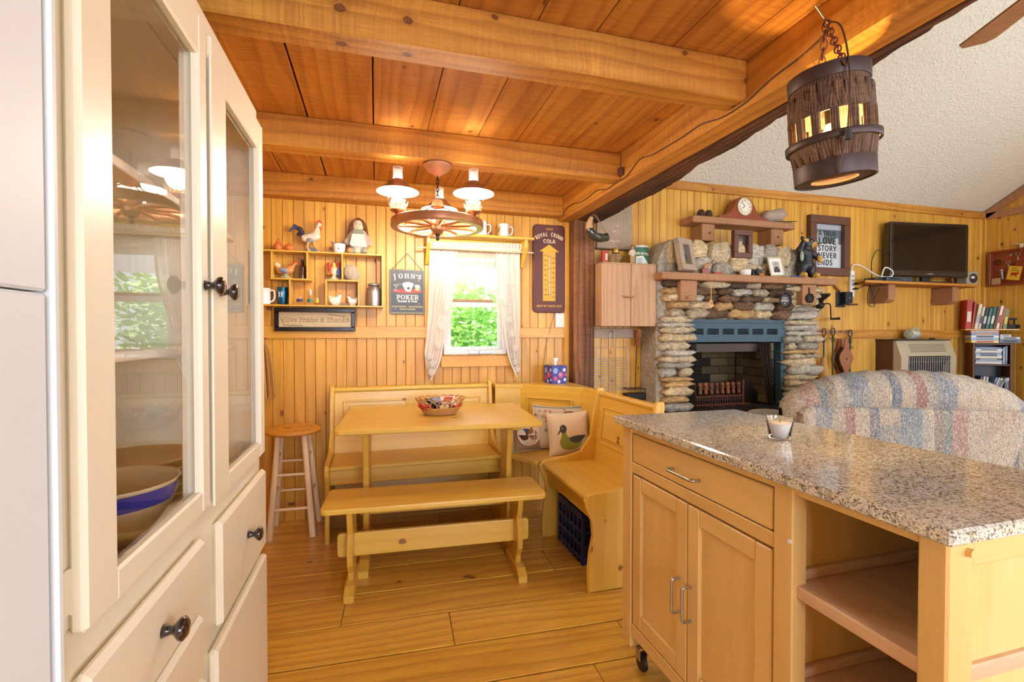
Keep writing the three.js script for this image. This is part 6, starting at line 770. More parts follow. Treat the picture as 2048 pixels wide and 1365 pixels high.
  { // carved black bear
    const b = thing('bear_figurine', 'black carved bear figurine standing on the mantel, paw raised to its head', 'figurine', [3.295, G + 0.0045, -2.998]), k = '#1d1d20', p = '#c79a4a', P2 = (a, ra, c, rb, col = k) => [...a, ra, ...c, rb, col];
    part(b, 'body', body([P2([0, 0.1, 0], 0.052, [0, 0.19, 0], 0.048), P2([0, 0.2, 0], 0.04, [0.005, 0.255, 0.005], 0.038), P2([0.005, 0.265, 0.01], 0.046, [0.01, 0.275, 0.015], 0.044), P2([0.025, 0.255, 0.045], 0.022, [0.035, 0.25, 0.065], 0.016, p), P2([0.037, 0.255, 0.082], 0.006, [0.037, 0.255, 0.083], 0.006, '#0c0c0c'), P2([-0.032, 0.31, 0], 0.014, [-0.034, 0.316, 0], 0.013), P2([0.045, 0.315, -0.004], 0.014, [0.047, 0.32, -0.004], 0.013), P2([-0.045, 0.205, 0.01], 0.026, [-0.085, 0.21, 0.02], 0.022), P2([-0.085, 0.21, 0.02], 0.022, [-0.062, 0.275, 0.04], 0.018), P2([-0.055, 0.285, 0.045], 0.018, [-0.04, 0.285, 0.05], 0.014, p), P2([0.045, 0.205, 0.01], 0.026, [0.082, 0.17, 0.02], 0.021), P2([0.082, 0.17, 0.02], 0.02, [0.088, 0.14, 0.045], 0.016), P2([0.09, 0.15, 0.05], 0.018, [0.088, 0.13, 0.055], 0.016, p), P2([-0.04, 0.09, 0], 0.04, [-0.055, 0.03, 0.01], 0.032), P2([0.04, 0.09, 0], 0.04, [0.055, 0.03, 0.01], 0.032), P2([-0.06, 0.016, 0.02], 0.02, [-0.062, 0.016, 0.055], 0.018, p), P2([0.06, 0.016, 0.02], 0.02, [0.062, 0.016, 0.055], 0.018, p)], 0.016, 64), painted(0.4));
    parts(b, 'eye', ([sph(0.005, 0.0, 0.278, 0.057), sph(0.005, 0.042, 0.275, 0.054)]), mat(0xd8c48a, 0.3));
    part(b, 'fish', sph(0.03, -0.085, 0.16, 0.045, 0.55, 1.4, 0.4), mat(0x8aa08c, 0.4), 'pale green fish'); }
  { const s = thing('wooden_spoon', 'small carved wooden spoon hanging under the mantel', 'spoon', [2.364, 1.585, -2.945]); part(s, 'handle', rod([0, 0, 0], [0, -0.14, 0], 0.003), mat(0xd8a868, 0.5)); part(s, 'bowl', sph(0.02, 0, -0.165, 0, 0.95, 1.6, 0.35), mat(0xd8a868, 0.5)); part(s, 'carving', new THREE.TorusGeometry(0.009, 0.002, 6, 16).translate(0, -0.16, 0.007), M.dark); }
  const pan = (label, pos, r, hl, text) => { const q = thing('skillet', label, 'skillet', pos, 0, 'small skillets on the fireplace'); part(q, 'pan', mv(lathe([[0, 0], [r * 0.86, 0], [r, 0.014], [r - 0.004, 0.014], [r * 0.84, 0.004], [0, 0.004]], 32), 0, -r - hl, 0, Math.PI / 2, 0, 0), M.iron); part(q, 'handle', merge([bx(0.01, hl, 0.006, 0, -hl / 2 - 0.004, 0.004), new THREE.TorusGeometry(0.007, 0.002, 6, 14).translate(0, 0, 0.004)]), M.iron); if (text) part(q, 'lettering', faceUV(new THREE.CircleGeometry(r * 0.8, 28), r * 1.6, r * 1.6).translate(0, -r - hl, 0.0045), printed(200, 200, (x) => { x.fillStyle = '#2a2624'; x.fillRect(0, 0, 200, 200); x.fillStyle = '#ded8c8'; x.textAlign = 'center'; x.strokeStyle = '#ded8c8'; x.lineWidth = 5; x.beginPath(); x.moveTo(52, 66); for (let i = 0; i < 12; i++) x.lineTo(52 + i * 9, 60 + (i % 2 ? -12 : 8)); x.stroke(); x.font = 'bold 54px serif'; x.fillText('OPRY', 100, 124); x.fillRect(92, 140, 14, 26); }, 0.6)); };
  pan('black skillet with white lettering hanging under the mantel', [3.04, 1.555, -2.95], 0.058, 0.038, true); pan('tiny plain skillet hanging on the right corbel', [3.3, 1.56, -2.968], 0.038, 0.04, false);
  // love story print
  frame('framed_print', 'framed print that reads A TRUE LOVE STORY NEVER ENDS', 0.455, 0.525, 0.045, 0.07, M.dark, [3.857, 1.978, ZW + 0.0235], {}, (x, w, h) => { x.fillStyle = '#aeb8bc'; x.fillRect(0, 0, w, h); x.fillStyle = '#5d7078'; x.fillRect(0, h * 0.12, w, h * 0.32); x.fillStyle = '#c9d2d4'; x.fillRect(0, h * 0.44, w, h * 0.56); x.fillStyle = '#8fa0a6'; x.beginPath(); x.ellipse(w * 0.25, h * 0.3, w * 0.14, h * 0.14, 0, 0, 7); x.fill(); x.fillStyle = '#b4bfc2'; x.fillRect(w * 0.75, h * 0.3, w * 0.15, h * 0.3); x.fillStyle = '#16181a'; x.textAlign = 'center'; x.font = 'bold 60px sans-serif'; x.fillText('A TRUE', w * 0.5, h * 0.26); x.font = 'bold 84px sans-serif'; x.fillText('LOVE', w * 0.5, h * 0.45); x.font = 'bold 70px sans-serif'; x.fillText('STORY', w * 0.5, h * 0.61); x.fillText('NEVER', w * 0.5, h * 0.77); x.fillText('ENDS', w * 0.42, h * 0.93); });
}

// ---------------------------------------------------------------- right of the fireplace
{ const t = thing('meat_grinder', 'black cast iron hand-crank grinder hanging right of the fireplace', 'grinder', [3.72, 1.47, ZW + 0.06]);
  part(t, 'hopper', lathe([[0.02, 0.0], [0.03, 0.02], [0.075, 0.06], [0.079, 0.078], [0.074, 0.078], [0.07, 0.062], [0.02, 0.01]], 28).translate(0, 0.0, 0), M.iron); part(t, 'grinder_body', merge([sph(0.034, 0, -0.02, 0, 1.1, 1, 1), rod([0, -0.03, 0], [-0.03, -0.075, 0], 0.024, 0.012), rod([0, -0.02, 0], [0, -0.02, -0.06], 0.012)]), M.iron); part(t, 'crank', tube([[0.02, -0.01, 0.01], [0.075, -0.006, 0.02], [0.092, -0.02, 0.022], [0.095, -0.08, 0.024], [0.096, -0.14, 0.026]], 0.0055, 30, 8), M.iron); part(t, 'crank_handle', rod([0.094, -0.14, 0.026], [0.185, -0.135, 0.03], 0.008, 0.012), M.iron); }
{ const t = thing('match_holder', 'small black metal box holder on the wall beside the power strip', 'box', [4.06, 1.44, ZW]); part(t, 'plate', bx(0.1, 0.14, 0.008, -0.04, 0.07, 0.006), M.black); part(t, 'box', bx(0.078, 0.1, 0.05, 0.0, 0.085, 0.034, 0.003), mat(0x20282c, 0.35, 0.3)); part(t, 'knob', sph(0.007, 0.0, 0.08, 0.06), M.steel); part(t, 'ledge', bx(0.16, 0.012, 0.06, 0.02, 0.024, 0.032), M.black); part(t, 'wood_strip', grain(mv(cbox(0.1, 0.018, 0.02, 0.002), -0.09, 0.165, 0.02, 0, 0, -0.65), 'x'), M.cedar); }
{ const t = thing('power_strip', 'white power strip mounted upright on the wall with cords', 'power strip', [4.137, 1.652, ZW + 0.014]); part(t, 'housing', bx(0.045, 0.238, 0.026, 0, 0, 0, 0.005), M.white); parts(t, 'outlet', ([0.07, 0.03, -0.01, -0.05].map((y) => bx(0.02, 0.02, 0.002, 0, y, 0.0135, 0.0005))), mat(0x9a9690, 0.5)); for (const y of [0.0, -0.045]) part(t, 'plug', bx(0.03, 0.018, 0.03, 0.018, y, 0.028, 0.004), M.black); part(t, 'cord', tube([[0, 0.118, 0], [0.01, 0.17, 0.01], [0.08, 0.16, 0.03], [0.18, 0.07, 0.1], [0.27, 0.06, 0.15], [0.3, 0.11, 0.14], [0.24, 0.14, 0.12], [0.18, 0.05, 0.13]], 0.0055, 60, 8), M.white); part(t, 'cord', tube([[0.03, 0, 0.03], [0.1, 0.02, 0.09], [0.05, -0.1, 0.11], [0.06, -0.19, 0.11], [0.13, -0.2, 0.11], [0.1, -0.06, 0.12], [0.16, -0.01, 0.14]], 0.0035, 70, 6), M.black); part(t, 'cord', tube([[0.03, -0.045, 0.03], [0.08, -0.02, 0.1], [0.09, -0.13, 0.12], [0.1, -0.16, 0.12], [0.16, -0.05, 0.13]], 0.003, 50, 6), M.black); }
{ const t = thing('tv_shelf', 'live-edge wooden wall shelf on two block brackets under the television', 'shelf', [4.6, 1.63, ZW]);
  wp(t, 'plank', grain(mv(ext([[4.31, 3.296], [4.05, 3.1], [4.03, 3.075], [4.2, 3.07], [4.5, 3.075], [4.9, 3.06], [5.2, 3.07], [5.4, 3.07], [5.47, 3.12], [5.5, 3.296]], 0.024, 0.004), 0, 1.652, 0, -Math.PI / 2, 0, 0), 'x'), M.beam);
  for (const x of [4.405, 5.21]) wp(t, 'bracket', grain(mv(ext([[0, 1.478], [0.14, 1.478], [0.178, 1.505], [0.178, 1.639], [0, 1.639]], 0.085, 0.008), x, 0, ZW, 0, -Math.PI / 2, 0), 'z'), M.cedar);
  const v = thing('television', 'black flat screen television on the wall shelf', 'television', [4.895, 1.665, -3.17], -0.12); v.rotation.z = 0.0;
  part(v, 'housing', mv(ext(roundRect(0.85, 0.5, 0.02), 0.07, 0.01), 0, 0.305, 0), mat(0x0d0e10, 0.15, 0, { clearcoat: 0.8 })); part(v, 'screen', new THREE.PlaneGeometry(0.775, 0.41).translate(0, 0.32, 0.0356), mat(0x070a0c, 0.14)); part(v, 'bezel_strip', bx(0.79, 0.035, 0.006, 0, 0.083, 0.035, 0.002), mat(0x10181c, 0.12, 0, { clearcoat: 1 })); part(v, 'maker_mark', bx(0.06, 0.008, 0.001, 0, 0.085, 0.0388, 0.0002), M.steel); part(v, 'neck', bx(0.09, 0.07, 0.035, 0, 0.04, -0.01, 0.004), M.black); part(v, 'foot', mv(ext(roundRect(0.46, 0.15, 0.05), 0.014, 0.004), 0, 0.007, 0.0, Math.PI / 2), M.black);
  const d = thing('media_player', 'slim blue-grey disc player at the left foot of the television', 'player', [4.44, 1.6645, -3.15]); part(d, 'case', bx(0.31, 0.036, 0.14, 0, 0.018, 0, 0.003), mat(0x3a5260, 0.35, 0.3)); part(d, 'tray', bx(0.12, 0.012, 0.002, -0.06, 0.02, 0.0705, 0.0005), M.black); parts(d, 'button', ([0.05, 0.08, 0.11].map((x) => cyl(0.004, 0.004, 0.003, x, 0.02, 0.071, 10, Math.PI / 2))), M.steel);
  const b = thing('cable_box', 'small black box with cables at the left end of the television shelf', 'cable box', [4.22, 1.6645, -3.15]); part(b, 'case', bx(0.1, 0.026, 0.1, 0, 0.013, 0, 0.003), M.black); part(b, 'cable', tube([[0.0, 0.015, -0.05], [0.1, 0.05, -0.09], [0.14, 0.2, -0.12], [0.18, 0.3, -0.1], [0.24, 0.25, -0.06]], 0.004, 40, 6), M.black);
  const s = thing('shelf_speaker', 'grey square speaker at the right end of the television shelf', 'speaker', [5.41, 1.6645, -3.15], -0.1); part(s, 'case', bx(0.13, 0.125, 0.09, 0, 0.0625, 0, 0.004), mat(0xa29684, 0.6)); part(s, 'cone', lathe([[0, 0.0], [0.03, 0.004], [0.04, 0.01], [0.044, 0.006]], 28).rotateX(Math.PI / 2).translate(0.005, 0.06, 0.045), mat(0x2a211c, 0.6, 0, { side: THREE.DoubleSide })); part(s, 'badge', sph(0.022, -0.002, 0.068, 0.047, 1.2, 0.6, 0.3), mat(0xd8d0c0, 0.5));
  solo('wicker_fan', 'round woven fan tucked behind the right side of the television', 'fan', mv(lathe([[0, 0], [0.09, 0.004], [0.1, 0.008], [0.09, 0.01], [0, 0.006]], 30), 0, 0.1, 0, Math.PI / 2, 0, 0), mat(0xa8763c, 0.7), [5.42, 1.6645, -3.24]);
}
{ const t = thing('wall_heater', 'beige wall heater with wire grille and brown sides', 'heater', [4.75, 0, ZW]);
  wp(t, 'side_cabinet', grain(wb(4.4, 5.08, 0.35, 1.14, ZW, -3.14, 0.004), 'y'), M.dark); wp(t, 'top_plate', wb(4.39, 5.06, 1.14, 1.15, ZW, -3.1, 0.002), mat(0x3a3430, 0.5));
  const be = mat(0xb9ad90, 0.45); const f = (x0, x1) => wp(t, 'front_frame', mv(ext([[0, 0.35], [0.06, 0.35], [0.07, 0.99], [0.02, 1.139], [0, 1.139]], x1 - x0, 0.002), (x0 + x1) / 2, 0, -3.14, 0, -Math.PI / 2, 0), be);
  f(4.4, 4.49); f(5.02, 5.09); wp(t, 'hood', mv(ext([[0, 1.0], [0.07, 1.0], [0.02, 1.139], [0, 1.139]], 0.53, 0.002), 4.755, 0, -3.14, 0, -Math.PI / 2, 0), be);
  for (let k = 0; k < 6; k++) wp(t, 'louvre', wbox(0.45, 0.004, 0.004, 'x', 4.755, 1.04 + k * 0.013, -3.082 - k * 0.0046, 0.001), mat(0x6a624e, 0.6));
  wp(t, 'burner_recess', wb(4.49, 5.02, 0.35, 0.995, -3.16, -3.135, 0.001), mat(0x20231f, 0.6)); wp(t, 'reflector', wbox(0.52, 0.09, 0.004, 'x', 4.755, 0.95, -3.1, 0.001, 0.5), mat(0x4a5048, 0.4, 0.6));
  for (let i = 0; i < 19; i++) wp(t, 'grille_wire', rod([4.5 + i * 0.0283, 0.36, -3.07], [4.5 + i * 0.0283, 0.99, -3.07], 0.0022), M.zinc); for (const y of [0.95, 0.99, 0.6]) wp(t, 'grille_wire', rod([4.49, y, -3.072], [5.02, y, -3.072], 0.0022), M.zinc);
  t.position.x += 0.055; wps(t, 'leg', ([wb(4.42, 4.5, 0, 0.35, ZW, -3.2), wb(4.98, 5.06, 0, 0.35, ZW, -3.2)]), M.dark);
  const j = thing('stoneware_jug', 'blue-green mottled stoneware jug lying on the wall heater', 'jug', [4.77, 1.151, -3.19], 0.1); const jm = new THREE.MeshPhysicalMaterial({ roughness: 0.35, map: dataTex(128, 128, (u, v) => { const n = fbm(u * 14, v * 14); return n > 0.55 ? [214, 200, 176] : [130 + 60 * n, 158 + 40 * n, 150 + 30 * n]; }) }); part(j, 'jug', mv(lathe([[0, 0], [0.04, 0], [0.045, 0.01], [0.046, 0.09], [0.036, 0.125], [0.024, 0.14], [0.026, 0.15], [0.018, 0.15], [0.018, 0.13], [0, 0.12]], 32), -0.07, 0.047, 0, 0, 0, -Math.PI / 2), jm); part(j, 'handle', tube([[0.06, 0.068, 0], [0.075, 0.09, 0], [0.03, 0.105, 0], [0.0, 0.09, 0]], 0.007, 24, 8), jm);
  solo('small_tray', 'tiny dark dish on the wall heater beside the jug', 'dish', lathe([[0, 0], [0.02, 0], [0.026, 0.008], [0.024, 0.008], [0, 0.003]], 20), M.black, [5.0, 1.151, -3.18]);
}
{ const bronze = mat(0x4f4c40, 0.45, 0.7), rack = thing('tool_rail', 'short wooden hook rail for the fire tools', 'rail', [3.9, 1.2, ZW + 0.018]); parts(rack, 'hook', ([3.779, 3.884, 3.99, 4.084].map((x) => rod([x - 3.9, 0.02, 0.002], [x - 3.9, 0.022, 0.03], 0.004))), M.iron); part(rack, 'rail', grain(bx(0.36, 0.02, 0.006, 0.03, 0.02, 0.003, 0.001), 'x'), M.cedar);
  const tool = (name, label, x, ytop, ybot, extra) => { const t = thing(name, label, 'fire tool', [x, ytop, ZW + 0.05], 0, 'fire tools'); part(t, 'loop_handle', tube([[0, -0.075, 0], [-0.02, -0.04, 0], [-0.016, -0.008, 0], [0, 0, 0], [0.016, -0.008, 0], [0.02, -0.04, 0], [0, -0.075, 0]], 0.005, 50, 8), bronze); part(t, 'collar', merge([-0.085, -0.1, -0.115].map((y, i) => new THREE.TorusGeometry(0.009 + (i === 1 ? 0.004 : 0), 0.005, 6, 14).rotateX(Math.PI / 2).translate(0, y, 0))), bronze); part(t, 'shaft', rod([0, -0.07, 0], [0, ybot - ytop, 0], 0.0075), bronze); if (extra) extra(t, ybot - ytop); };
  tool('hearth_brush', 'fire brush with straw head hanging leftmost beside the stones', 3.781, 1.245, 0.99, (t, y) => { part(t, 'brush_block', cyl(0.018, 0.028, 0.05, 0, y - 0.02, 0, 18), mat(0xc08a44, 0.6)); part(t, 'bristles', lathe([[0.026, y - 0.045], [0.034, y - 0.1], [0.045, y - 0.26], [0, y - 0.26]], 26), mat(0xc79550, 0.9)); });
  tool('fire_shovel', 'fire shovel hanging between brush and bellows', 3.884, 1.25, 0.72, (t, y) => part(t, 'blade', ext([[-0.05, y - 0.16], [0.05, y - 0.16], [0.05, y - 0.02], [0.02, y + 0.01], [-0.02, y + 0.01], [-0.05, y - 0.02]], 0.006, 0.001), bronze));
  tool('fire_poker', 'fire poker hanging right of the bellows', 4.084, 1.235, 0.6, null);
  const b = thing('hearth_bellows', 'brown wooden fireplace bellows hanging among the fire tools', 'bellows', [4.0, 0.99, ZW + 0.06]); const o = [[-0.018, 0.165], [0.018, 0.165], [0.022, 0.12], [0.028, 0.08], [0.07, 0.03], [0.08, -0.01], [0.06, -0.06], [0.024, -0.12], [0.018, -0.15], [-0.018, -0.15], [-0.024, -0.12], [-0.06, -0.06], [-0.08, -0.01], [-0.07, 0.03], [-0.028, 0.08], [-0.022, 0.12]]; part(b, 'front_board', grain(ext(o, 0.012, 0.003).translate(0, 0, 0.02), 'y'), mat(0x9a5f3a, 0.45)); part(b, 'back_board', grain(ext(o, 0.012, 0.003).translate(-0.006, 0, -0.03), 'y'), M.red); part(b, 'leather', ext(o.map(([x, y]) => [x * 0.93, y < 0.1 ? y : 0.09]), 0.04, 0.001).translate(-0.003, 0, -0.005), mat(0x3a2018, 0.7)); part(b, 'ferrule', lathe([[0.022, -0.13], [0.017, -0.175], [0.007, -0.18], [0.006, -0.24]], 18), M.iron); part(b, 'valve', cyl(0.008, 0.008, 0.003, 0, -0.012, 0.0275, 12, Math.PI / 2), M.black); }

// ---------------------------------------------------------------- media shelves in the corner
{ // disc tower set across the corner, with piles and a book ledge on top; all share one slanted direction
  const A = -41 * RAD, O = [5.5, 0, -3.15], W = 0.285, at = (x, y, z) => [O[0] + x * Math.cos(A) + z * Math.sin(A), y, O[2] - x * Math.sin(A) + z * Math.cos(A)];
  const t = thing('media_bookcase', 'narrow dark bookcase packed with discs across the corner', 'bookcase', O, A), Z0 = -0.16, lb = (x0, x1, y0, y1, z0, z1) => wb(x0, x1, y0, y1, z0, z1);
  part(t, 'side', grain(lb(0, 0.018, 0, 1.115, Z0, 0), 'y'), M.dark); part(t, 'side', grain(lb(W - 0.018, W, 0, 1.115, Z0, 0), 'y'), M.dark); part(t, 'back', lb(0.018, W - 0.018, 0.001, 1.094, Z0 + 0.001, Z0 + 0.008), M.black);
  for (const y of [0.02, 0.3, 0.6, 0.915]) part(t, 'shelf', grain(lb(0.018, W - 0.018, y - 0.016, y, Z0 + 0.008, -0.004), 'x'), M.dark); part(t, 'top', grain(lb(0.018, W - 0.018, 1.096, 1.114, Z0, 0), 'x'), M.dark);
  const cols = ['#d8d6d0', '#7a92b4', '#b4503c', '#e8e0c4', '#3a4a6a', '#9aa0a4', '#c9c2b0', '#505860', '#a8b8c0', '#c8a050', '#24282e', '#dfe3e6'];
  const nth = ['first', 'second', 'third', 'fourth', 'fifth', 'sixth', 'seventh', 'eighth', 'ninth', 'tenth', 'eleventh'];
  const disc = (name, cat, label, w, h, d, x, y, z, rz, c, group) => { const o = thing(name, label, cat, at(x, y, z), A, group); o.rotation.order = 'YXZ'; o.rotation.z = rz; part(o, 'case', bx(w, h, d, 0, h / 2, 0, 0.001), mat(c, 0.3)); part(o, 'spine_label', bx(w * 0.62, h * 0.62, 0.001, 0, h / 2 + (w > h ? 0 : rr(-0.01, 0.02)), d / 2 + 0.0004, 0.0002), mat(pick(cols), 0.4)); };
  for (let i = 0; i < 9; i++) disc('disc_case', 'disc case', `${nth[i]} disc case from below in the flat pile in the bookcase`, 0.19, 0.0172, 0.125, 0.118 + rr(-0.004, 0.004), 0.9155 + i * 0.0178, -0.072, 0, cols[(i * 5) % 12], 'discs lying in the upper bookcase shelf');
  for (const [i, x] of [[0, 0.227], [1, 0.244]]) disc('disc_case', 'disc case', `${['left', 'right'][i]} upright disc case beside the flat pile in the bookcase`, 0.015, 0.16 + i * 0.01, 0.125, x, 0.9155, -0.072, 0, cols[(i * 3 + 1) % 12], 'discs standing in the upper bookcase shelf');
  [[0.032, 0, 0.15], [0.056, -0.08, 0.19], [0.078, -0.08, 0.19], [0.1, -0.08, 0.19], [0.128, -0.28, 0.19], [0.147, -0.28, 0.19], [0.166, -0.28, 0.185], [0.184, -0.28, 0.18], [0.243, 0, 0.18], [0.259, 0, 0.185]].forEach(([x, lean, h], i) => disc('disc_case', 'disc case', `${nth[i]} disc case from the left in the upright row below the flat pile`, 0.0145, h, 0.125, x, 0.6035, -0.072, lean, cols[(i * 7 + 9) % 12], 'discs standing in the middle bookcase shelf'));
  for (let i = 0; i < 5; i++) disc('magazine', 'magazine', `${['lowest', 'second', 'middle', 'fourth', 'topmost'][i]} magazine of the left pile on the bookcase`, 0.2, 0.0234, 0.15, 0.088 + rr(-0.005, 0.005), 1.115 + i * 0.0237, -0.08, 0, ['#e4c860', '#8fa8c8', '#e0ddd4', '#5a7ab0', '#c87a5a'][i], 'left pile on top of the bookcase');
  for (let i = 0; i < 3; i++) disc('thick_book', 'book', `${['dark bottom', 'pale middle', 'small top'][i]} book of the right pile on the bookcase`, [0.15, 0.14, 0.075][i], [0.034, 0.022, 0.022][i], 0.15, [0.268, 0.266, 0.235][i], 1.115 + [0, 0.0345, 0.057][i], -0.08, 0, ['#2a2f30', '#b8bcb4', '#d4d2cc'][i], 'right pile on top of the bookcase');
  solo('book_ledge', 'thin pine board holding the leaning books above the discs', 'shelf', grain(cbox(0.386, 0.012, 0.17, 0.002), 'x'), M.pineB, at(0.133, 1.2405, -0.075), A);
  const bk = (label, xx, w, h, d, c, lean, c2) => { const o = thing('book', label, 'book', at(xx, 1.2475, -0.075), A, 'books leaning on the ledge'); o.rotation.order = 'YXZ'; o.rotation.z = lean; part(o, 'cover', merge([bx(0.003, h, d, -w / 2 + 0.0015, h / 2, 0, 0.0008), bx(0.003, h, d, w / 2 - 0.0015, h / 2, 0, 0.0008), bx(w - 0.006, h, 0.003, 0, h / 2, d / 2 - 0.0015, 0.0008)]), mat(c, 0.5)); part(o, 'pages', bx(w - 0.0062, h - 0.008, d - 0.006, 0, h / 2, -0.002, 0.0005), mat(0xe9e2cf, 0.8)); if (c2) part(o, 'spine_label', bx(w * 0.7, h * 0.35, 0.001, 0, h * 0.42, d / 2 + 0.0006, 0.0002), mat(c2, 0.5)); };
  bk('large red binder at the left end of the ledge books', -0.035, 0.042, 0.28, 0.15, 0xb5382e, -0.04, 0xe8dcd0); bk('thin orange-red book beside the red binder', -0.004, 0.013, 0.26, 0.15, 0xc0583c, -0.08); bk('cream cookbook with pale blue label', 0.02, 0.024, 0.24, 0.15, 0xe6dcc0, -0.15, 0xb0b4c8); bk('white notebook with a dark spiral spine', 0.046, 0.018, 0.21, 0.15, 0xdad4c4, -0.16, 0x2c2c30); bk('black and white hardback among the ledge books', 0.072, 0.026, 0.205, 0.15, 0x26282c, -0.16, 0xc8c8c4); bk('teal book left of centre on the ledge', 0.1, 0.02, 0.2, 0.15, 0x4a7a74, -0.16, 0xa0b8b0); bk('green book with white band on the ledge', 0.127, 0.024, 0.21, 0.15, 0x3d6656, -0.16, 0xe0e4de); bk('brown book on the ledge', 0.152, 0.016, 0.21, 0.15, 0x6a5238, -0.16); bk('tall white paperback on the ledge', 0.174, 0.02, 0.22, 0.15, 0xece6d8, -0.16, 0xb0442e); bk('pink-red paperback on the ledge', 0.196, 0.017, 0.205, 0.15, 0xb86450, -0.16); bk('green and yellow book at the right of the ledge books', 0.224, 0.028, 0.19, 0.15, 0x7a8f54, -0.12, 0xd8c850);
  const ir = thing('flat_iron', 'black antique iron at the right end of the book ledge', 'iron', at(0.3, 1.2475, -0.07), A); part(ir, 'sole', mv(ext([[-0.05, -0.03], [0.015, -0.032], [0.06, 0], [0.015, 0.032], [-0.05, 0.03]], 0.04, 0.006), 0, 0.02, 0, -Math.PI / 2), M.iron); parts(ir, 'post', ([rod([-0.025, 0.038, 0], [-0.022, 0.09, 0], 0.006), rod([0.02, 0.038, 0], [0.018, 0.09, 0], 0.006)]), M.iron); part(ir, 'grip', rod([-0.04, 0.094, 0], [0.035, 0.094, 0], 0.01), M.black);
}
{ // key board on the end wall
  const t = thing('key_rack', 'shallow red-brown key display box on the right end wall', 'key rack', [XR - 0.03, 1.84, -3.0]), z0 = -0.23, z1 = 0.3, y0 = -0.165, y1 = 0.165;
  part(t, 'back', grain(bx(0.008, y1 - y0, z1 - z0, 0.022, 0, (z0 + z1) / 2, 0.001), 'z'), M.red); part(t, 'frame', merge([bx(0.055, 0.016, z1 - z0, 0, y1, (z0 + z1) / 2), bx(0.055, 0.016, z1 - z0, 0, y0, (z0 + z1) / 2), bx(0.0545, y1 - y0 - 0.016, 0.016, 0, 0, z0 + 0.008), bx(0.0545, y1 - y0 - 0.016, 0.016, 0, 0, z1 - 0.008)]), M.red);
  const hang = (name, label, cat, y, z, geo, m) => { const o = solo(name, label, cat, geo, m, [XR - 0.028, 1.84 + y, -3.0 + z], 0, 'trinkets on the key rack'); };
  const key = (r, l) => merge([new THREE.TorusGeometry(r, 0.003, 6, 16).rotateY(Math.PI / 2), rod([0, -r, 0], [0, -r - l, 0], 0.003), bx(0.003, 0.01, 0.014, 0, -r - l + 0.006, 0.008, 0.0005)]);
  hang('old_key', 'old key hanging near the top of the key rack', 'key', 0.12, -0.02, key(0.016, 0.04), M.zinc); hang('old_key', 'old key in the middle of the key rack', 'key', 0.05, -0.09, key(0.013, 0.035), M.zinc); hang('old_key', 'long old key above the yellow card', 'key', 0.03, -0.05, key(0.012, 0.05), M.iron); hang('iron_ring', 'dark iron ring at the left of the key rack', 'ring', 0.06, -0.17, new THREE.TorusGeometry(0.022, 0.004, 8, 24).rotateY(Math.PI / 2), M.iron); hang('metal_disc', 'round metal tag near the top of the key rack', 'tag', 0.12, -0.07, cyl(0.014, 0.014, 0.004, 0, 0, 0, 20, 0, Math.PI / 2), M.zinc); hang('metal_spout', 'old metal spout hanging at the lower left of the key rack', 'spout', -0.05, -0.14, merge([rod([0, 0.03, 0], [0, -0.06, 0.01], 0.012, 0.008), sph(0.018, 0, 0.03, 0)]), M.zinc);
  const card = thing('seed_card', 'yellow card with a red animal on the key rack', 'card', [XR - 0.055, 1.78, -3.0 - 0.03]); part(card, 'print', new THREE.PlaneGeometry(0.1, 0.13).rotateY(-Math.PI / 2).rotateX(0.2), new THREE.MeshPhysicalMaterial({ side: THREE.DoubleSide, roughness: 0.5, map: canvasMap(128, 166, (x) => { x.fillStyle = '#e0b429'; x.fillRect(0, 0, 128, 166); x.fillStyle = '#a8381e'; x.beginPath(); x.ellipse(64, 95, 34, 20, 0, 0, 7); x.fill(); x.fillRect(36, 100, 10, 30); x.fillRect(82, 100, 10, 30); x.beginPath(); x.arc(98, 80, 12, 0, 7); x.fill(); x.strokeStyle = '#4a3a14'; x.lineWidth = 4; for (const [y, n] of [[28, 9], [54, 12]]) { x.beginPath(); x.moveTo(30, y); for (let i = 0; i < n; i++) x.lineTo(30 + i * 7, y + (i % 2 ? -8 : 5)); x.stroke(); } }) }));
  solo('old_photo', 'small sepia photo at the lower left of the key rack', 'photo', new THREE.BoxGeometry(0.004, 0.06, 0.07), mat(0xb49a6c, 0.6), [XR - 0.05, 1.715, -3.17]);
  const s = thing('longhorn_skull', 'tiny pale longhorn skull above the key rack', 'skull', [XR - 0.02, 2.04, -3.0]); part(s, 'skull', body([[0, 0.0, 0, 0.016, 0, -0.04, 0, 0.008, '#d8ccb0'], [0, 0.012, -0.01, 0.008, 0, 0.02, -0.05, 0.005, '#cbb890'], [0, 0.012, 0.01, 0.008, 0, 0.02, 0.05, 0.005, '#cbb890'], [0, 0.02, -0.05, 0.005, 0, 0.014, -0.08, 0.003, '#cbb890'], [0, 0.02, 0.05, 0.005, 0, 0.014, 0.08, 0.003, '#cbb890']], 0.006, 40), painted(0.7));
}

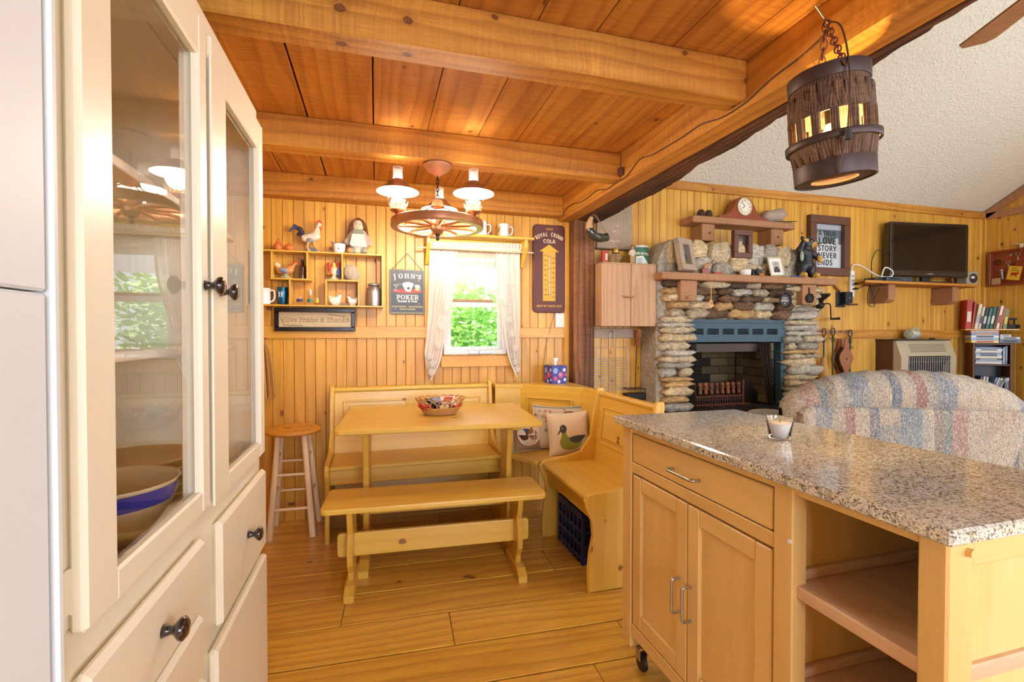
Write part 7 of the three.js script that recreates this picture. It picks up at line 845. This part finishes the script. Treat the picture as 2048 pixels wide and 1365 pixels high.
// ---------------------------------------------------------------- seating in the living room
{
  const cols = ['#b5a68e', '#b3a591', '#717b88', '#a5947f', '#8f5f56', '#b0a28a', '#566678', '#a99b86', '#7a868c', '#b8ab95', '#84766c', '#627472', '#a07a6e', '#ac9f8a'];
  const map = canvasMap(2048, 1024, (x, w, h) => { x.fillStyle = '#b0a28c'; x.fillRect(0, 0, w, h); let X = 0, i = 0; while (X < w) { const bw = 40 + rnd() * 110; x.fillStyle = cols[i++ % cols.length]; x.fillRect(X, 0, bw, h); for (let k = 0; k < 3; k++) { const y = rnd() * h, hh = 60 + rnd() * 180; x.fillStyle = pick(cols); x.globalAlpha = 0.4; if (rnd() < 0.3) x.fillRect(X, y, bw, hh); else { x.beginPath(); x.moveTo(X, y); x.lineTo(X + bw, y + hh); x.lineTo(X, y + hh * 2); x.fill(); } x.globalAlpha = 1; } X += bw; } for (let k = 0; k < 90000; k++) { x.fillStyle = rnd() < 0.55 ? `rgba(214,202,182,${0.2 + 0.45 * rnd()})` : `rgba(60,56,62,${0.12 + 0.3 * rnd()})`; x.fillRect(rnd() * w, rnd() * h, 3, 5 + rnd() * 8); } for (let q = 0; q < w; q += 8) { x.fillStyle = 'rgba(240,226,200,.28)'; x.fillRect(q, 0, 2, h); } }); map.wrapS = map.wrapT = THREE.MirroredRepeatWrapping; map.repeat.set(1 / 1.7, 1 / 0.9);
  const fab = new THREE.MeshPhysicalMaterial({ map, roughness: 0.95, sheen: 0.3, bumpMap: map, bumpScale: 0.002 });
  // loveseat seen from behind: local x along its back, +z towards the viewer
  const L = 1.55, t = thing('patchwork_loveseat', 'loveseat with woven patchwork stripe upholstery seen from behind', 'sofa', [3.12, 0, -2.04], 23 * RAD * -1);
  function roll(len, yc, zc, rad, over) { const nu = 60, nv = 28, pos = [], uv = [], idx = []; for (let i = 0; i <= nu; i++) { const u = i / nu * 2 - 1, k = Math.pow(1 - Math.pow(Math.abs(u), 3.2), 0.38), y0 = yc - over * Math.pow(Math.abs(u), 2.6); for (let j = 0; j <= nv; j++) { const a = j / nv * Math.PI * 2 - 0.6; pos.push(u * len / 2, y0 + Math.sin(a) * rad[1] * (0.25 + 0.75 * k) + 0.004 * Math.sin(u * 40), zc + Math.cos(a) * rad[0] * (0.2 + 0.8 * k)); uv.push(u * len / 2 + 3, a * 0.13); if (i < nu && j < nv) { const q = i * (nv + 1) + j; idx.push(q, q + 1, q + nv + 1, q + 1, q + nv + 2, q + nv + 1); } } } const g = new THREE.BufferGeometry(); g.setAttribute('position', new THREE.Float32BufferAttribute(pos, 3)); g.setAttribute('uv', new THREE.Float32BufferAttribute(uv, 2)); g.setIndex(idx); g.computeVertexNormals(); return g; }
  part(t, 'back_roll', roll(1.38, 0.83, -0.1, [0.15, 0.145], 0.13).translate(-0.055, 0, 0), fab);
  part(t, 'back_panel', grain(ext([[-0.62, 0.2], [0.39, 0.2], [0.55, 0.72], [0.53, 0.76], [-0.64, 0.765], [-0.69, 0.72]], 0.12, 0.03), 'x'), fab);
  for (const s of [-1, 1]) part(t, 'arm', grain(mv(ext([[-0.1, 0.1], [0.1, 0.1], [0.11, 0.5], [0.13, 0.6], [0.09, 0.66], [-0.09, 0.66], [-0.13, 0.6], [-0.11, 0.5]], 0.42, 0.04, [], true), s > 0 ? 0.56 : -0.7, 0, -0.29), 'z'), fab);
  part(t, 'seat_cushion', grain(mv(ext(roundRect(1.1, 0.36, 0.06), 0.2, 0.05), -0.1, 0.4, -0.27, Math.PI / 2), 'x'), fab); part(t, 'base', grain(bx(1.15, 0.22, 0.42, -0.1, 0.19, -0.25, 0.02), 'x'), fab); for (const [a, b] of [[-0.6, -0.1], [0.4, -0.1], [-0.6, -0.42], [0.4, -0.42]]) part(t, 'foot', cyl(0.03, 0.022, 0.08, a, 0.04, b, 16), M.dark);
  const br = mat(0x9a6a50, 0.95, 0, { sheen: 0.4 }), c = thing('brown_armchair', 'rust-brown upholstered armchair at the right frame edge', 'armchair', [4.5, 0, -1.55], -0.5); part(c, 'base', bx(0.75, 0.3, 0.75, 0, 0.23, 0, 0.04), br); part(c, 'seat_cushion', bx(0.55, 0.16, 0.62, 0, 0.43, 0.02, 0.05), br); part(c, 'backrest', bx(0.72, 0.5, 0.2, 0, 0.6, -0.32, 0.06), br); for (const s of [-1, 1]) part(c, 'arm', bx(0.14, 0.3, 0.72, s * 0.36, 0.5, 0, 0.05), br); for (const [a, b] of [[-0.32, 0.32], [0.32, 0.32], [-0.32, -0.32], [0.32, -0.32]]) part(c, 'foot', cyl(0.025, 0.02, 0.08, a, 0.04, b, 14), M.dark);
}
{ const t = thing('ceiling_fan', 'ceiling fan with brown wooden blades over the living room', 'fan', [2.32, 2.5, -0.95]); part(t, 'motor', lathe([[0, -0.08], [0.06, -0.08], [0.1, -0.05], [0.11, 0.0], [0.1, 0.05], [0.03, 0.08], [0, 0.08]], 32), M.brass); part(t, 'downrod', cyl(0.012, 0.012, 1.2, 0, 0.66, 0, 16), M.brass); for (let i = 0; i < 5; i++) { const a = 25.5 * RAD + i / 5 * 6.2832, dx = Math.sin(a), dz = -Math.cos(a); const g = grain(ext([[-0.05, 0.16], [0.05, 0.16], [0.068, 0.57], [0.05, 0.605], [-0.03, 0.62], [-0.062, 0.59]], 0.008, 0.002), 'y'); part(t, 'blade', mv(g, 0, 0, 0, -Math.PI / 2, 0, 0).rotateZ(0.1).rotateY(-a), M.cedar); part(t, 'blade_iron', rod([dx * 0.09, 0, dz * 0.09], [dx * 0.2, -0.004, dz * 0.2], 0.012), M.brass); } }

renderer.render(scene, camera);
